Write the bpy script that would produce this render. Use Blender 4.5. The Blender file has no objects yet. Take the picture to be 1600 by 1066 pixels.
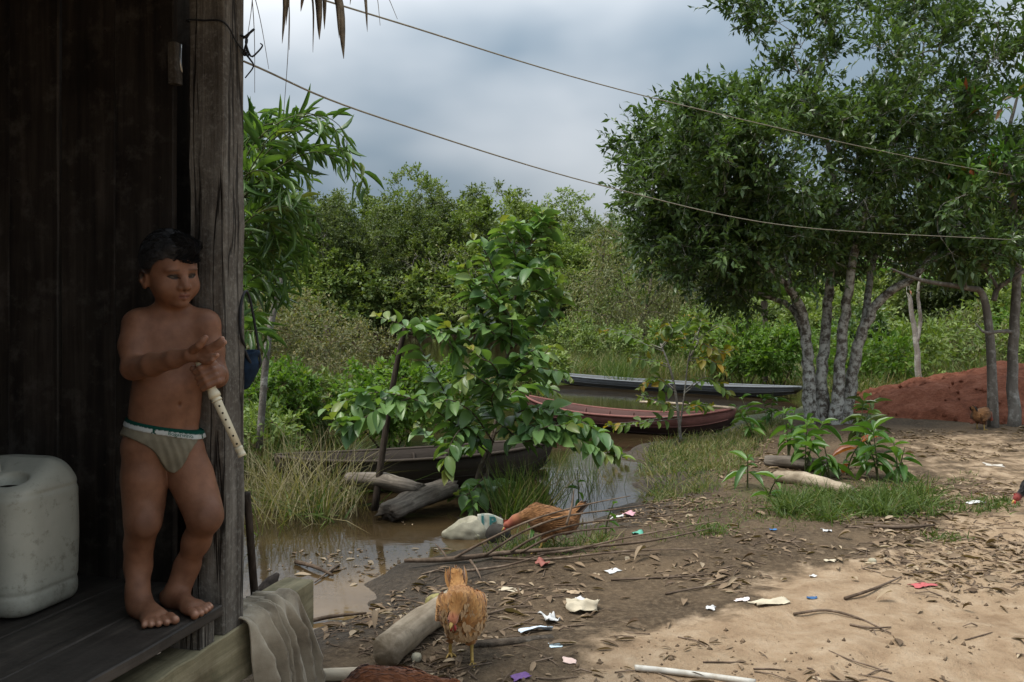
import bpy, math, random
import numpy as np
from mathutils import Vector, Matrix

# ------------------------------------------------------------------ camera, sky, sun, exposure
SC = bpy.context.scene
COL = SC.collection
F_PX, U0, V0, CAM_H = 1400.0, 800.0, 485.0, 1.24
cam_d = bpy.data.cameras.new('camera'); cam = bpy.data.objects.new('camera', cam_d); COL.objects.link(cam)
cam.location = (0, 0, CAM_H); cam.rotation_euler = (math.radians(90), 0, 0)
cam_d.sensor_width = 36.0; cam_d.lens = 36.0 * F_PX / 1600.0
cam_d.shift_y = -(533.0 - V0) / 1600.0
cam_d.clip_start = 0.05; cam_d.clip_end = 2000.0
SC.camera = cam

SUN_EL, SUN_AZ = math.radians(66), math.radians(246)      # azimuth clockwise from +Y
world = bpy.data.worlds.new('World'); SC.world = world; world.use_nodes = True
wn, wl = world.node_tree.nodes, world.node_tree.links
wn.clear()
w_out = wn.new('ShaderNodeOutputWorld'); w_bg = wn.new('ShaderNodeBackground')
w_bg.inputs['Strength'].default_value = 0.1
w_sky = wn.new('ShaderNodeTexSky'); w_sky.sky_type = 'NISHITA'; w_sky.sun_disc = False
w_sky.sun_elevation = SUN_EL; w_sky.sun_rotation = SUN_AZ
w_tc = wn.new('ShaderNodeTexCoord')
w_map = wn.new('ShaderNodeMapping'); w_map.inputs['Scale'].default_value = (1.0, 1.0, 1.9)
w_map.inputs['Location'].default_value = (0.33, 0.2, 0.12)
w_noise = wn.new('ShaderNodeTexNoise'); w_noise.inputs['Scale'].default_value = 2.1
w_noise.inputs['Detail'].default_value = 4.0; w_noise.inputs['Roughness'].default_value = 0.42
w_ramp = wn.new('ShaderNodeValToRGB')
w_ramp.color_ramp.elements[0].position = 0.40; w_ramp.color_ramp.elements[0].color = (1.22, 1.58, 1.92, 1)
w_ramp.color_ramp.elements[1].position = 0.72; w_ramp.color_ramp.elements[1].color = (4.9, 4.95, 5.0, 1)
w_sep = wn.new('ShaderNodeSeparateXYZ')
w_el = wn.new('ShaderNodeMath'); w_el.operation = 'MULTIPLY_ADD'; w_el.use_clamp = False   # overcast: zenith about 2.5x the horizon
w_el.inputs[1].default_value = 3.3; w_el.inputs[2].default_value = 0.62
w_clamp = wn.new('ShaderNodeMath'); w_clamp.operation = 'MAXIMUM'; w_clamp.inputs[1].default_value = 0.0
w_mul = wn.new('ShaderNodeMix'); w_mul.data_type = 'RGBA'; w_mul.blend_type = 'MULTIPLY'; w_mul.inputs[0].default_value = 1.0
w_mul.clamp_result = False
w_mix = wn.new('ShaderNodeMix'); w_mix.data_type = 'RGBA'; w_mix.inputs[0].default_value = 0.93
wl.new(w_tc.outputs['Generated'], w_map.inputs['Vector']); wl.new(w_map.outputs[0], w_noise.inputs['Vector'])
wl.new(w_noise.outputs['Fac'], w_ramp.inputs['Fac'])
wl.new(w_tc.outputs['Generated'], w_sep.inputs[0]); wl.new(w_sep.outputs['Z'], w_clamp.inputs[0])
wl.new(w_clamp.outputs[0], w_el.inputs[0])
wl.new(w_ramp.outputs['Color'], w_mul.inputs[6]); wl.new(w_el.outputs[0], w_mul.inputs[7])
wl.new(w_sky.outputs[0], w_mix.inputs[6]); wl.new(w_mul.outputs[2], w_mix.inputs[7])
wl.new(w_mix.outputs[2], w_bg.inputs['Color']); wl.new(w_bg.outputs[0], w_out.inputs['Surface'])

sun_d = bpy.data.lights.new('sun', 'SUN'); sun = bpy.data.objects.new('sun', sun_d); COL.objects.link(sun)
sun_d.energy = 2.5; sun_d.angle = math.radians(22); sun_d.color = (1.0, 0.95, 0.87)
_sd = Vector((math.sin(SUN_AZ) * math.cos(SUN_EL), math.cos(SUN_AZ) * math.cos(SUN_EL), math.sin(SUN_EL)))
sun.rotation_euler = _sd.to_track_quat('Z', 'Y').to_euler(); sun.location = (-18, -9, 40)

SC.view_settings.view_transform = 'Standard'; SC.view_settings.look = 'None'
SC.view_settings.exposure = 0.76; SC.view_settings.gamma = 1.0; SC.view_settings.use_curve_mapping = False
try:
    SC.cycles.use_denoising = True; SC.cycles.max_bounces = 6; SC.cycles.diffuse_bounces = 4
    SC.cycles.glossy_bounces = 3; SC.cycles.transmission_bounces = 4; SC.cycles.caustics_reflective = False
    SC.cycles.caustics_refractive = False
except Exception:
    pass

# ------------------------------------------------------------------ helpers
RNG = np.random.default_rng(7)
random.seed(7)

def P(u, v, d):                      # a point of the place seen at photo pixel (u, v), d metres ahead
    return np.array([(u - U0) / F_PX * d, d, CAM_H - (v - V0) / F_PX * d])
def G(u, v, z=0.0):                  # the point of the level z seen at (u, v)
    return P(u, v, (CAM_H - z) * F_PX / (v - V0))

def tag(o, label=None, cat=None, group=None, kind=None):
    if label: o['label'] = label
    if cat: o['category'] = cat
    if group: o['group'] = group
    if kind: o['kind'] = kind
    return o

def link(name, me, mat=None, parent=None, loc=None):
    o = bpy.data.objects.new(name, me); COL.objects.link(o)
    if mat is not None and len(me.materials) == 0: me.materials.append(mat)
    if parent is not None: o.parent = parent
    if loc is not None: o.location = tuple(float(c) for c in loc)
    return o

def thing(name, label, cat, loc=(0, 0, 0), rotz=0.0, group=None):
    o = bpy.data.objects.new(name, None); COL.objects.link(o)
    o.empty_display_size = 0.1
    o.location = tuple(float(c) for c in loc); o.rotation_euler = (0, 0, rotz)
    return tag(o, label, cat, group)

def copy_tree(o, parent=None):
    c = o.copy(); COL.objects.link(c); c.parent = parent
    for ch in o.children:
        copy_tree(ch, c)
    return c

def mesh_fast(name, V, F4=None, F3=None, lc=None, smooth=True):
    V = np.asarray(V, np.float32).reshape(-1, 3)
    me = bpy.data.meshes.new(name)
    n4 = 0 if F4 is None else len(F4); n3 = 0 if F3 is None else len(F3)
    loops = []
    if n4: loops.append(np.asarray(F4, np.int32).ravel())
    if n3: loops.append(np.asarray(F3, np.int32).ravel())
    loops = np.concatenate(loops)
    me.vertices.add(len(V)); me.vertices.foreach_set('co', V.ravel())
    me.loops.add(len(loops)); me.loops.foreach_set('vertex_index', loops)
    me.polygons.add(n4 + n3)
    st = np.concatenate([np.arange(n4) * 4, n4 * 4 + np.arange(n3) * 3]).astype(np.int32)
    me.polygons.foreach_set('loop_start', st)
    try: me.polygons.foreach_set('loop_total', np.concatenate([np.full(n4, 4), np.full(n3, 3)]).astype(np.int32))
    except Exception: pass
    if smooth: me.polygons.foreach_set('use_smooth', np.ones(n4 + n3, bool))
    if lc is not None:
        a = me.attributes.new('lc', 'FLOAT_VECTOR', 'POINT'); a.data.foreach_set('vector', np.asarray(lc, np.float32).ravel())
    me.update(calc_edges=True); me.validate()
    return me

class MB:                             # collects quads and triangles into one mesh
    def __init__(s): s.V = []; s.F4 = []; s.F3 = []; s.L = []; s.n = 0
    def add(s, V, F4=None, F3=None, lc=None):
        V = np.asarray(V, float).reshape(-1, 3)
        if F4 is not None and len(F4): s.F4.append(np.asarray(F4, int).reshape(-1, 4) + s.n)
        if F3 is not None and len(F3): s.F3.append(np.asarray(F3, int).reshape(-1, 3) + s.n)
        s.V.append(V); s.L.append(np.zeros((len(V), 3)) if lc is None else np.broadcast_to(np.asarray(lc, float), (len(V), 3)))
        s.n += len(V); return s
    def tube(s, pts, rad, sides=6, cap=True, lc=None):
        V, F4, F3 = tube(pts, rad, sides, cap); return s.add(V, F4, F3, lc)
    def box(s, lo, hi, jit=0.0, lc=None):
        lo = np.asarray(lo, float); hi = np.asarray(hi, float)
        V = np.array([[(lo, hi)[i][0], (lo, hi)[j][1], (lo, hi)[k][2]] for i in (0, 1) for j in (0, 1) for k in (0, 1)])
        if jit: V = V + RNG.normal(0, jit, V.shape)
        F = [(0, 1, 3, 2), (4, 6, 7, 5), (0, 4, 5, 1), (2, 3, 7, 6), (0, 2, 6, 4), (1, 5, 7, 3)]
        return s.add(V, F, None, lc)
    def mesh(s, name, smooth=True):
        return mesh_fast(name, np.concatenate(s.V), np.concatenate(s.F4) if s.F4 else None,
                         np.concatenate(s.F3) if s.F3 else None, np.concatenate(s.L), smooth)
    def build(s, name, mat, parent=None, loc=None, smooth=True):
        return link(name, s.mesh(name, smooth), mat, parent, loc)

def smooth_path(pts, n=4):            # Catmull-Rom through control points
    p = np.asarray(pts, float)
    if len(p) < 3: return np.array([p[0] + (p[-1] - p[0]) * t for t in np.linspace(0, 1, n + 1)])
    q = np.vstack([2 * p[0] - p[1], p, 2 * p[-1] - p[-2]]); out = []
    for i in range(1, len(q) - 2):
        for t in np.arange(n) / n:
            a, b, c, d = q[i - 1], q[i], q[i + 1], q[i + 2]
            out.append(0.5 * (2 * b + (c - a) * t + (2 * a - 5 * b + 4 * c - d) * t * t + (3 * b - a - 3 * c + d) * t ** 3))
    out.append(p[-1]); return np.array(out)

def tube(pts, rad, sides=6, cap=True):
    p = np.asarray(pts, float); m = len(p)
    r = np.broadcast_to(np.asarray(rad, float), (m,)) if np.ndim(rad) == 0 or len(np.atleast_1d(rad)) == m else \
        np.interp(np.linspace(0, 1, m), np.linspace(0, 1, len(rad)), rad)
    T = np.gradient(p, axis=0); T /= np.linalg.norm(T, axis=1, keepdims=True) + 1e-12
    ref = np.array([0, 0, 1.0]) if abs(T[0][2]) < 0.9 else np.array([1.0, 0, 0])
    N = np.cross(ref, T[0]); N /= np.linalg.norm(N); V = []
    ang = np.arange(sides) / sides * 2 * np.pi
    for i in range(m):
        N = N - T[i] * np.dot(N, T[i]); N /= np.linalg.norm(N) + 1e-12
        B = np.cross(T[i], N)
        V.append(p[i] + r[i] * (np.cos(ang)[:, None] * N + np.sin(ang)[:, None] * B))
    V = np.concatenate(V)
    i = np.arange(m - 1)[:, None] * sides; j = np.arange(sides)[None]; j2 = (j + 1) % sides
    F4 = np.stack([i + j, i + j2, i + sides + j2, i + sides + j], -1).reshape(-1, 4)
    F3 = None
    if cap:
        V = np.vstack([V, p[0], p[-1]]); a, b = m * sides, m * sides + 1; e = (m - 1) * sides
        k = np.arange(sides); k2 = (k + 1) % sides
        F3 = np.concatenate([np.stack([np.full(sides, a), k2, k], -1), np.stack([np.full(sides, b), e + k, e + k2], -1)])
    return V, F4, F3

# leaf templates: (along 0..1, across -.5..5, up), quads, triangles
T_DIAMOND = (np.array([[0, 0, 0], [.45, -.5, .04], [1, 0, -.06], [.45, .5, .04]]), np.array([[0, 1, 2, 3]]), None)
T_FOLD = (np.array([[0, 0, 0], [.45, -.5, .10], [.5, 0, 0.02], [.45, .5, .10], [1, 0, -.10]]), None,
          np.array([[0, 1, 2], [1, 4, 2], [0, 2, 3], [2, 4, 3]]))
def _leafT(ws, fold, droop):
    xs = np.linspace(0, 1, len(ws)); V = []; F = []
    for x, w in zip(xs, ws):
        z = -droop * x * x
        V += [[x, -w / 2, z + fold * w], [x, 0, z], [x, w / 2, z + fold * w]]
    for i in range(len(ws) - 1):
        a = 3 * i
        F += [[a, a + 3, a + 4, a + 1], [a + 1, a + 4, a + 5, a + 2]]
    return (np.array(V), np.array(F), None)
T_OVAL = _leafT([0.03, .55, .86, 1.0, .98, .84, .52, .04], .15, .24)
T_FEATH = _leafT([0.3, .9, 1.0, .75, .1], .12, .10)
T_LANCE = _leafT([0.05, .8, 1.0, .72, .03], .18, .25)
T_WILT = _leafT([0.03, .75, 1.0, .8, .03], .25, .75)
T_FLAT = _leafT([0.05, .8, 1.0, .7, .04], .10, .10)
T_BLADE = _leafT([1.0, .85, .6, .05], .2, .35)

def unit(a): return a / (np.linalg.norm(a, axis=-1, keepdims=True) + 1e-9)

def leaf_arrays(T, Pb, D, U, L, W, age=None, rnd=None):
    n = len(Pb); D = unit(D); S = unit(np.cross(D, U)); N = np.cross(S, D)
    L = np.broadcast_to(L, (n,)); W = np.broadcast_to(W, (n,)); t = T[0]; m = len(t)
    V = Pb[:, None] + D[:, None] * (t[None, :, 0, None] * L[:, None, None]) + S[:, None] * (t[None, :, 1, None] * W[:, None, None]) \
        + N[:, None] * (t[None, :, 2, None] * L[:, None, None])
    off = (np.arange(n) * m)[:, None, None]
    F4 = None if T[1] is None else (T[1][None] + off).reshape(-1, 4)
    F3 = None if T[2] is None else (T[2][None] + off).reshape(-1, 3)
    rnd = RNG.random(n) if rnd is None else np.broadcast_to(rnd, (n,))
    age = np.zeros(n) if age is None else np.broadcast_to(age, (n,))
    lc = np.stack([np.repeat(rnd, m), np.repeat(age, m), np.tile(t[:, 0], n)], -1)
    return V.reshape(-1, 3), F4, F3, lc

def rand_dirs(n, rng, up=0.0):
    d = rng.normal(size=(n, 3)); d = unit(d); d[:, 2] += up; return unit(d)

# ------------------------------------------------------------------ signed distance modelling (bodies, cans, birds)
def smin(a, b, k):
    if k <= 0: return np.minimum(a, b)
    h = np.maximum(k - np.abs(a - b), 0) / k
    return np.minimum(a, b) - h * h * k * 0.25
def smax(a, b, k): return -smin(-a, -b, k)

class SDF:
    def __init__(s, lo, hi, vox):
        s.lo = np.asarray(lo, float); s.hi = np.asarray(hi, float); s.vox = vox
        s.ax = [np.arange(s.lo[i], s.hi[i], vox, dtype=np.float32) for i in range(3)]
        s.D = np.full([len(a) for a in s.ax], 1.0, np.float32)
    def _sub(s, lo, hi):
        sl = []
        for i in range(3):
            a = max(0, int((lo[i] - s.lo[i]) / s.vox)); b = min(len(s.ax[i]), int((hi[i] - s.lo[i]) / s.vox) + 2)
            sl.append(slice(a, max(a, b)))
        sl = tuple(sl)
        return sl, s.ax[0][sl[0]][:, None, None], s.ax[1][sl[1]][None, :, None], s.ax[2][sl[2]][None, None, :]
    def _put(s, sl, d, k, sub):
        if d.size == 0: return s
        s.D[sl] = smax(s.D[sl], -d, k) if sub else smin(s.D[sl], d, k); return s
    def cone(s, a, b, ra, rb=None, k=0.01, sub=False):
        a = np.asarray(a, float); b = np.asarray(b, float); rb = ra if rb is None else rb
        m = max(ra, rb) + k + 4 * s.vox
        sl, X, Y, Z = s._sub(np.minimum(a, b) - m, np.maximum(a, b) + m)
        ba = b - a; L2 = max(float(ba @ ba), 1e-9)
        h = np.clip(((X - a[0]) * ba[0] + (Y - a[1]) * ba[1] + (Z - a[2]) * ba[2]) / L2, 0, 1)
        d = np.sqrt((X - a[0] - h * ba[0]) ** 2 + (Y - a[1] - h * ba[1]) ** 2 + (Z - a[2] - h * ba[2]) ** 2) - (ra + (rb - ra) * h)
        return s._put(sl, d.astype(np.float32), k, sub)
    def chain(s, pts, rs, k=0.006, sub=False):
        for i in range(len(pts) - 1): s.cone(pts[i], pts[i + 1], rs[i], rs[i + 1], k, sub)
        return s
    def ell(s, c, r, R=None, k=0.01, sub=False):
        c = np.asarray(c, float); r = np.asarray(r, float); R = np.eye(3) if R is None else R
        m = max(r) + k + 4 * s.vox
        sl, X, Y, Z = s._sub(c - m, c + m)
        X = X - c[0]; Y = Y - c[1]; Z = Z - c[2]
        q = [R[0, i] * X + R[1, i] * Y + R[2, i] * Z for i in range(3)]      # columns of R are the local axes
        k0 = np.sqrt(sum((q[i] / r[i]) ** 2 for i in range(3))); k1 = np.sqrt(sum((q[i] / r[i] ** 2) ** 2 for i in range(3))) + 1e-6
        return s._put(sl, (k0 * (k0 - 1) / k1).astype(np.float32), k, sub)
    def func(s, lo, hi, fn, k=0.0, sub=False):
        sl, X, Y, Z = s._sub(lo, hi)
        return s._put(sl, np.asarray(fn(X, Y, Z) + 0 * (X + Y + Z), np.float32), k, sub)
    def mesh_arrays(s, D=None):
        return surface_nets(s.D if D is None else D, s.ax)

def surface_nets(D, ax):
    ins = D < 0
    c = np.zeros([n - 1 for n in D.shape], np.int8)
    sl = (slice(0, -1), slice(1, None))
    for i in (0, 1):
        for j in (0, 1):
            for k in (0, 1): c += ins[sl[i], sl[j], sl[k]]
    act = (c > 0) & (c < 8); I = np.argwhere(act)
    vid = np.full(act.shape, -1, np.int32); vid[act] = np.arange(len(I))
    val = {}
    for i in (0, 1):
        for j in (0, 1):
            for k in (0, 1): val[i, j, k] = D[I[:, 0] + i, I[:, 1] + j, I[:, 2] + k]
    pos = np.zeros((len(I), 3)); cnt = np.zeros(len(I))
    corners = list(val)
    for a in corners:
        for ax_ in range(3):
            if a[ax_] == 0:
                b = list(a); b[ax_] = 1; b = tuple(b)
                va, vb = val[a], val[b]; x = (va < 0) != (vb < 0)
                t = np.where(x, va / np.where(x, va - vb, 1), 0)
                e = np.zeros((len(I), 3)); e[:] = a; e[:, ax_] += t
                pos += e * x[:, None]; cnt += x
    pos /= cnt[:, None]
    V = np.stack([ax[i][I[:, i]] + pos[:, i] * (ax[i][1] - ax[i][0]) for i in range(3)], -1)
    Fs = []
    for a in range(3):
        b, c_ = (a + 1) % 3, (a + 2) % 3
        s0 = [slice(None)] * 3; s1 = [slice(None)] * 3; s0[a] = slice(0, -1); s1[a] = slice(1, None)
        for q in (b, c_): s0[q] = slice(1, -1); s1[q] = slice(1, -1)
        A = ins[tuple(s0)]; B = ins[tuple(s1)]
        E = np.argwhere(A != B); flip = A[A != B]
        E[:, b] += 1; E[:, c_] += 1
        def cell(db, dc):
            q = E.copy(); q[:, b] -= db; q[:, c_] -= dc; return vid[q[:, 0], q[:, 1], q[:, 2]]
        Q = np.stack([cell(1, 1), cell(0, 1), cell(0, 0), cell(1, 0)], -1)
        Q[~flip] = Q[~flip][:, ::-1]
        Fs.append(Q)
    F = np.concatenate(Fs); F = F[(F >= 0).all(1)]
    return V, F

def relax(V, F, it=1, lam=0.5):
    for _ in range(it):
        acc = np.zeros_like(V); cnt = np.zeros(len(V))
        for k in range(4):
            np.add.at(acc, F[:, k], V[F[:, (k + 1) % 4]]); np.add.at(acc, F[:, k], V[F[:, (k + 3) % 4]])
            np.add.at(cnt, F[:, k], 2)
        V = V + lam * (acc / np.maximum(cnt, 1)[:, None] - V)
    return V
def normals_of(V, F):
    n = np.cross(V[F[:, 2]] - V[F[:, 0]], V[F[:, 3]] - V[F[:, 1]]); N = np.zeros_like(V)
    for k in range(4): np.add.at(N, F[:, k], n)
    return unit(N)
_VN = {}
def vnoise(X, s, seed=0):             # cheap smooth noise from summed sines, about -1..1
    if (s, seed) not in _VN:
        r = np.random.default_rng(seed); ks = []; ph = []
        for i in range(6):
            ks.append(unit(r.normal(size=3)) * s * (0.6 + 0.9 * r.random()) * 6.283); ph.append(r.random() * 6.28)
        _VN[s, seed] = (np.array(ks), np.array(ph))
    ks, ph = _VN[s, seed]; out = 0
    for k, p_ in zip(ks, ph): out = out + np.sin(X @ k + p_)
    return out / 3.0

# ------------------------------------------------------------------ materials
class NT:
    def __init__(s, name):
        s.m = bpy.data.materials.new(name); s.m.use_nodes = True; s.t = s.m.node_tree; s.t.nodes.clear()
        s.out = s.t.nodes.new('ShaderNodeOutputMaterial')
    def n(s, typ, **kw):
        nd = s.t.nodes.new(typ)
        for k, v in kw.items(): setattr(nd, k, v)
        return nd
    def l(s, a, b): s.t.links.new(a, b)
    def noise(s, vec, scale, detail=4, rough=0.55, dist=0.0):
        nd = s.n('ShaderNodeTexNoise'); nd.inputs['Scale'].default_value = scale; nd.inputs['Detail'].default_value = detail
        nd.inputs['Roughness'].default_value = rough; nd.inputs['Distortion'].default_value = dist
        if vec is not None: s.l(vec, nd.inputs['Vector'])
        return nd.outputs['Fac']
    def ramp(s, fac, stops):
        nd = s.n('ShaderNodeValToRGB'); e = nd.color_ramp.elements
        while len(e) < len(stops): e.new(0.5)
        for q, (p, c) in zip(e, stops): q.position = p; q.color = (*c, 1) if len(c) == 3 else c
        s.l(fac, nd.inputs['Fac']); return nd.outputs['Color']
    def mix(s, fac, a, b, mode='MIX'):
        nd = s.n('ShaderNodeMix', data_type='RGBA', blend_type=mode)
        for sock, v in ((nd.inputs[0], fac), (nd.inputs[6], a), (nd.inputs[7], b)):
            if isinstance(v, (int, float)): sock.default_value = v
            elif isinstance(v, tuple): sock.default_value = (*v, 1)
            else: s.l(v, sock)
        return nd.outputs[2]
    def math(s, op, a, b=0.0, clamp=False):
        nd = s.n('ShaderNodeMath', operation=op, use_clamp=clamp)
        for sock, v in ((nd.inputs[0], a), (nd.inputs[1], b)):
            if isinstance(v, (int, float)): sock.default_value = v
            else: s.l(v, sock)
        return nd.outputs[0]
    def coord(s, kind='Object', scale=None, rand=False):
        tc = s.n('ShaderNodeTexCoord').outputs[kind]
        if rand:
            oi = s.n('ShaderNodeObjectInfo'); mu = s.n('ShaderNodeVectorMath', operation='SCALE')
            cx = s.n('ShaderNodeCombineXYZ')
            for i in range(3): s.l(oi.outputs['Random'], cx.inputs[i])
            s.l(cx.outputs[0], mu.inputs[0]); mu.inputs['Scale'].default_value = 37.0
            ad = s.n('ShaderNodeVectorMath', operation='ADD'); s.l(tc, ad.inputs[0]); s.l(mu.outputs[0], ad.inputs[1]); tc = ad.outputs[0]
        if scale is not None:
            mp = s.n('ShaderNodeMapping'); mp.inputs['Scale'].default_value = scale; s.l(tc, mp.inputs['Vector']); tc = mp.outputs[0]
        return tc
    def attr(s):
        a = s.n('ShaderNodeAttribute', attribute_name='lc'); x = s.n('ShaderNodeSeparateXYZ'); s.l(a.outputs['Vector'], x.inputs[0]); return x.outputs
    def bump(s, h, strength=0.4, dist=0.01):
        b = s.n('ShaderNodeBump'); b.inputs['Strength'].default_value = strength; b.inputs['Distance'].default_value = dist
        s.l(h, b.inputs['Height']); return b.outputs['Normal']
    def pbr(s, color, rough=0.7, normal=None, spec=0.3, **kw):
        b = s.n('ShaderNodeBsdfPrincipled')
        for nm, v in (('Base Color', color), ('Roughness', rough), ('Specular IOR Level', spec)):
            if isinstance(v, tuple): b.inputs[nm].default_value = (*v, 1)
            elif isinstance(v, (int, float)): b.inputs[nm].default_value = v
            else: s.l(v, b.inputs[nm])
        if normal is not None: s.l(normal, b.inputs['Normal'])
        for k, v in kw.items(): b.inputs[k.replace('_', ' ')].default_value = v
        return b.outputs[0]
    def done(s, sh): s.l(sh, s.out.inputs['Surface']); return s.m

def mat_leaf(name, dark, light, young=None, trans=0.32, rough=0.42, spec=0.35, tree_var=0.0):
    t = NT(name); a = t.attr()
    c = t.mix(a[0], dark, light)
    if young is not None: c = t.mix(a[1], c, young)
    if tree_var:
        oi = t.n('ShaderNodeObjectInfo'); hs = t.n('ShaderNodeHueSaturation')
        t.l(t.math('MULTIPLY_ADD', oi.outputs['Random'], tree_var), hs.inputs['Value']); hs.inputs['Value'].links[0].from_node.inputs[2].default_value = 1 - tree_var / 2
        t.l(c, hs.inputs['Color']); c = hs.outputs[0]
    p = t.pbr(c, rough, None, spec)
    tr = t.n('ShaderNodeBsdfTranslucent'); t.l(t.mix(1.0, c, (1.5, 1.6, 0.55), 'MULTIPLY'), tr.inputs['Color'])
    mx = t.n('ShaderNodeMixShader'); mx.inputs[0].default_value = trans; t.l(p, mx.inputs[1]); t.l(tr.outputs[0], mx.inputs[2])
    return t.done(mx.outputs[0])

def mat_wood(name, c0, c1, c2, grain=(30, 30, 1.6), rough=0.75, bump=0.5, spec=0.2, stain=None, stain_amt=0.5):
    t = NT(name); v = t.coord('Object', grain, True); n1 = t.noise(v, 1.0, 6, 0.65, 0.4)
    v2 = t.coord('Object', None, True); n2 = t.noise(v2, 5.0, 5, 0.6)
    c = t.ramp(n1, [(0.3, c0), (0.52, c1), (0.75, c2)])
    c = t.mix(t.ramp(n2, [(0.45, (0, 0, 0)), (0.7, (1, 1, 1))]), c, t.mix(1.0, c, (0.55, 0.52, 0.5), 'MULTIPLY'))
    if stain is not None:
        n3 = t.noise(v2, 11.0, 5, 0.7); c = t.mix(t.math('MULTIPLY', t.ramp(n3, [(0.52, (0, 0, 0)), (0.68, (1, 1, 1))]), stain_amt), c, stain)
    oi = t.n('ShaderNodeObjectInfo'); hs = t.n('ShaderNodeHueSaturation'); t.l(c, hs.inputs['Color'])
    m = t.n('ShaderNodeMath', operation='MULTIPLY_ADD'); t.l(oi.outputs['Random'], m.inputs[0]); m.inputs[1].default_value = 0.4; m.inputs[2].default_value = 0.8
    t.l(m.outputs[0], hs.inputs['Value'])
    h = t.math('ADD', n1, t.math('MULTIPLY', t.noise(v2, 60, 3), 0.3))
    return t.done(t.pbr(hs.outputs[0], rough, t.bump(h, bump, 0.006), spec))

def mat_plain(name, c, rough=0.6, spec=0.3, var=0.25, scale=25.0, bump=0.15, bd=0.003, dirt=None, dirt_at=(0.5, 0.7), dscale=8.0, **kw):
    t = NT(name); v = t.coord('Object', None, True); n = t.noise(v, scale, 5)
    lo = tuple(x * (1 - var) for x in c); hi = tuple(min(1, x * (1 + var)) for x in c)
    col = t.ramp(n, [(0.3, lo), (0.7, hi)])
    if dirt is not None: col = t.mix(t.ramp(t.noise(v, dscale, 6, 0.65), [(dirt_at[0], (0, 0, 0)), (dirt_at[1], (1, 1, 1))]), col, dirt)
    return t.done(t.pbr(col, rough, t.bump(n, bump, bd), spec, **kw))
# ------------------------------------------------------------------ setting: ground, pond
WZ = -0.10
_shore_px = [(330, 1010), (420, 985), (480, 966), (535, 955), (590, 936), (640, 892), (700, 870), (790, 838), (880, 822), (950, 792), (1008, 772),
             (1002, 748), (985, 712), (1010, 694), (1090, 684), (1150, 662), (1262, 630), (1275, 602), (1200, 577), (1010, 558), (960, 546), (930, 529)]
SHORE = [G(u, v, WZ)[:2] for u, v in _shore_px]
SHORE += [np.array(q) for q in [(3.0, 46.0), (-6, 46.8), (-14, 45.5), (-30, 47), (-70, 44), (-75, 6), (-30, 1.2), (-8, 1.4), (-3.0, 2.2)]]
SHORE = np.array(SHORE)

def _shore_dist_grid(X, Y):           # > 0 on land, < 0 in the pond
    p = np.stack([X, Y], -1); a = SHORE; b = np.roll(SHORE, -1, 0)
    best = np.full(X.shape, 1e9); inside = np.zeros(X.shape, bool)
    for i in range(len(a)):
        e = b[i] - a[i]; w = p - a[i]; h = np.clip((w @ e) / (e @ e), 0, 1)
        best = np.minimum(best, np.linalg.norm(w - h[..., None] * e, axis=-1))
        c = (a[i][1] > Y) != (b[i][1] > Y)
        with np.errstate(divide='ignore', invalid='ignore'):
            inside ^= c & (X < (b[i][0] - a[i][0]) * (Y - a[i][1]) / (b[i][1] - a[i][1]) + a[i][0])
    return np.where(inside, -best, best)

def ground_z(X, Y):
    X = np.asarray(X, float); Y = np.asarray(Y, float)
    q = np.stack([X, Y, 0 * X], -1)
    sd = shore_dist(X, Y) + 0.07 * vnoise(q, 0.9, 3) + 0.03 * vnoise(q, 2.6, 4)
    z = np.where(sd > 0, WZ + 0.10 * (1 - np.exp(-np.maximum(sd, 0) / 0.35)), WZ - 0.45 * (1 - np.exp(np.minimum(sd, 0) / 0.9)))
    near = np.clip(1 - (Y - 12) / 10, 0, 1)
    z = z + 0.012 * vnoise(q, 0.5, 5) + near * (0.010 * vnoise(q, 1.9, 6) + 0.006 * vnoise(q, 4.6, 9) + 0.0035 * vnoise(q, 8, 8)) * (sd > 0)
    z = z + np.clip((Y - 46.5) / 8, 0, 1) * 0.5 + np.clip((Y - 60) / 60, 0, 1) * 1.5
    return z
_A = SHORE; _E = np.roll(SHORE, -1, 0) - SHORE; _E2 = (_E * _E).sum(1)
def shore_dist(X, Y):                 # same, all edges at once (few points)
    X = np.asarray(X, float); Y = np.asarray(Y, float)
    if X.size > 4000: return _shore_dist_grid(X, Y)
    p = np.stack([X, Y], -1)[..., None, :]; w = p - _A; h = np.clip((w * _E).sum(-1) / _E2, 0, 1)
    best = np.linalg.norm(w - h[..., None] * _E, axis=-1).min(-1)
    b1 = _A[:, 1] + _E[:, 1]; c = (_A[:, 1] > Y[..., None]) != (b1 > Y[..., None])
    xi = _E[:, 0] * (Y[..., None] - _A[:, 1]) / np.where(_E[:, 1] == 0, 1e-9, _E[:, 1]) + _A[:, 0]
    return np.where(((c & (X[..., None] < xi)).sum(-1) % 2) == 1, -best, best)
def gz(x, y): return float(ground_z(np.array([x]), np.array([y]))[0])
def on_ground(u, v):
    p = G(u, v, 0.0)
    for _ in range(4): p = G(u, v, max(gz(p[0], p[1]), WZ))
    return p
def sm(e0, e1, x):
    t = np.clip((x - e0) / (e1 - e0), 0, 1); return t * t * (3 - 2 * t)

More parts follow.
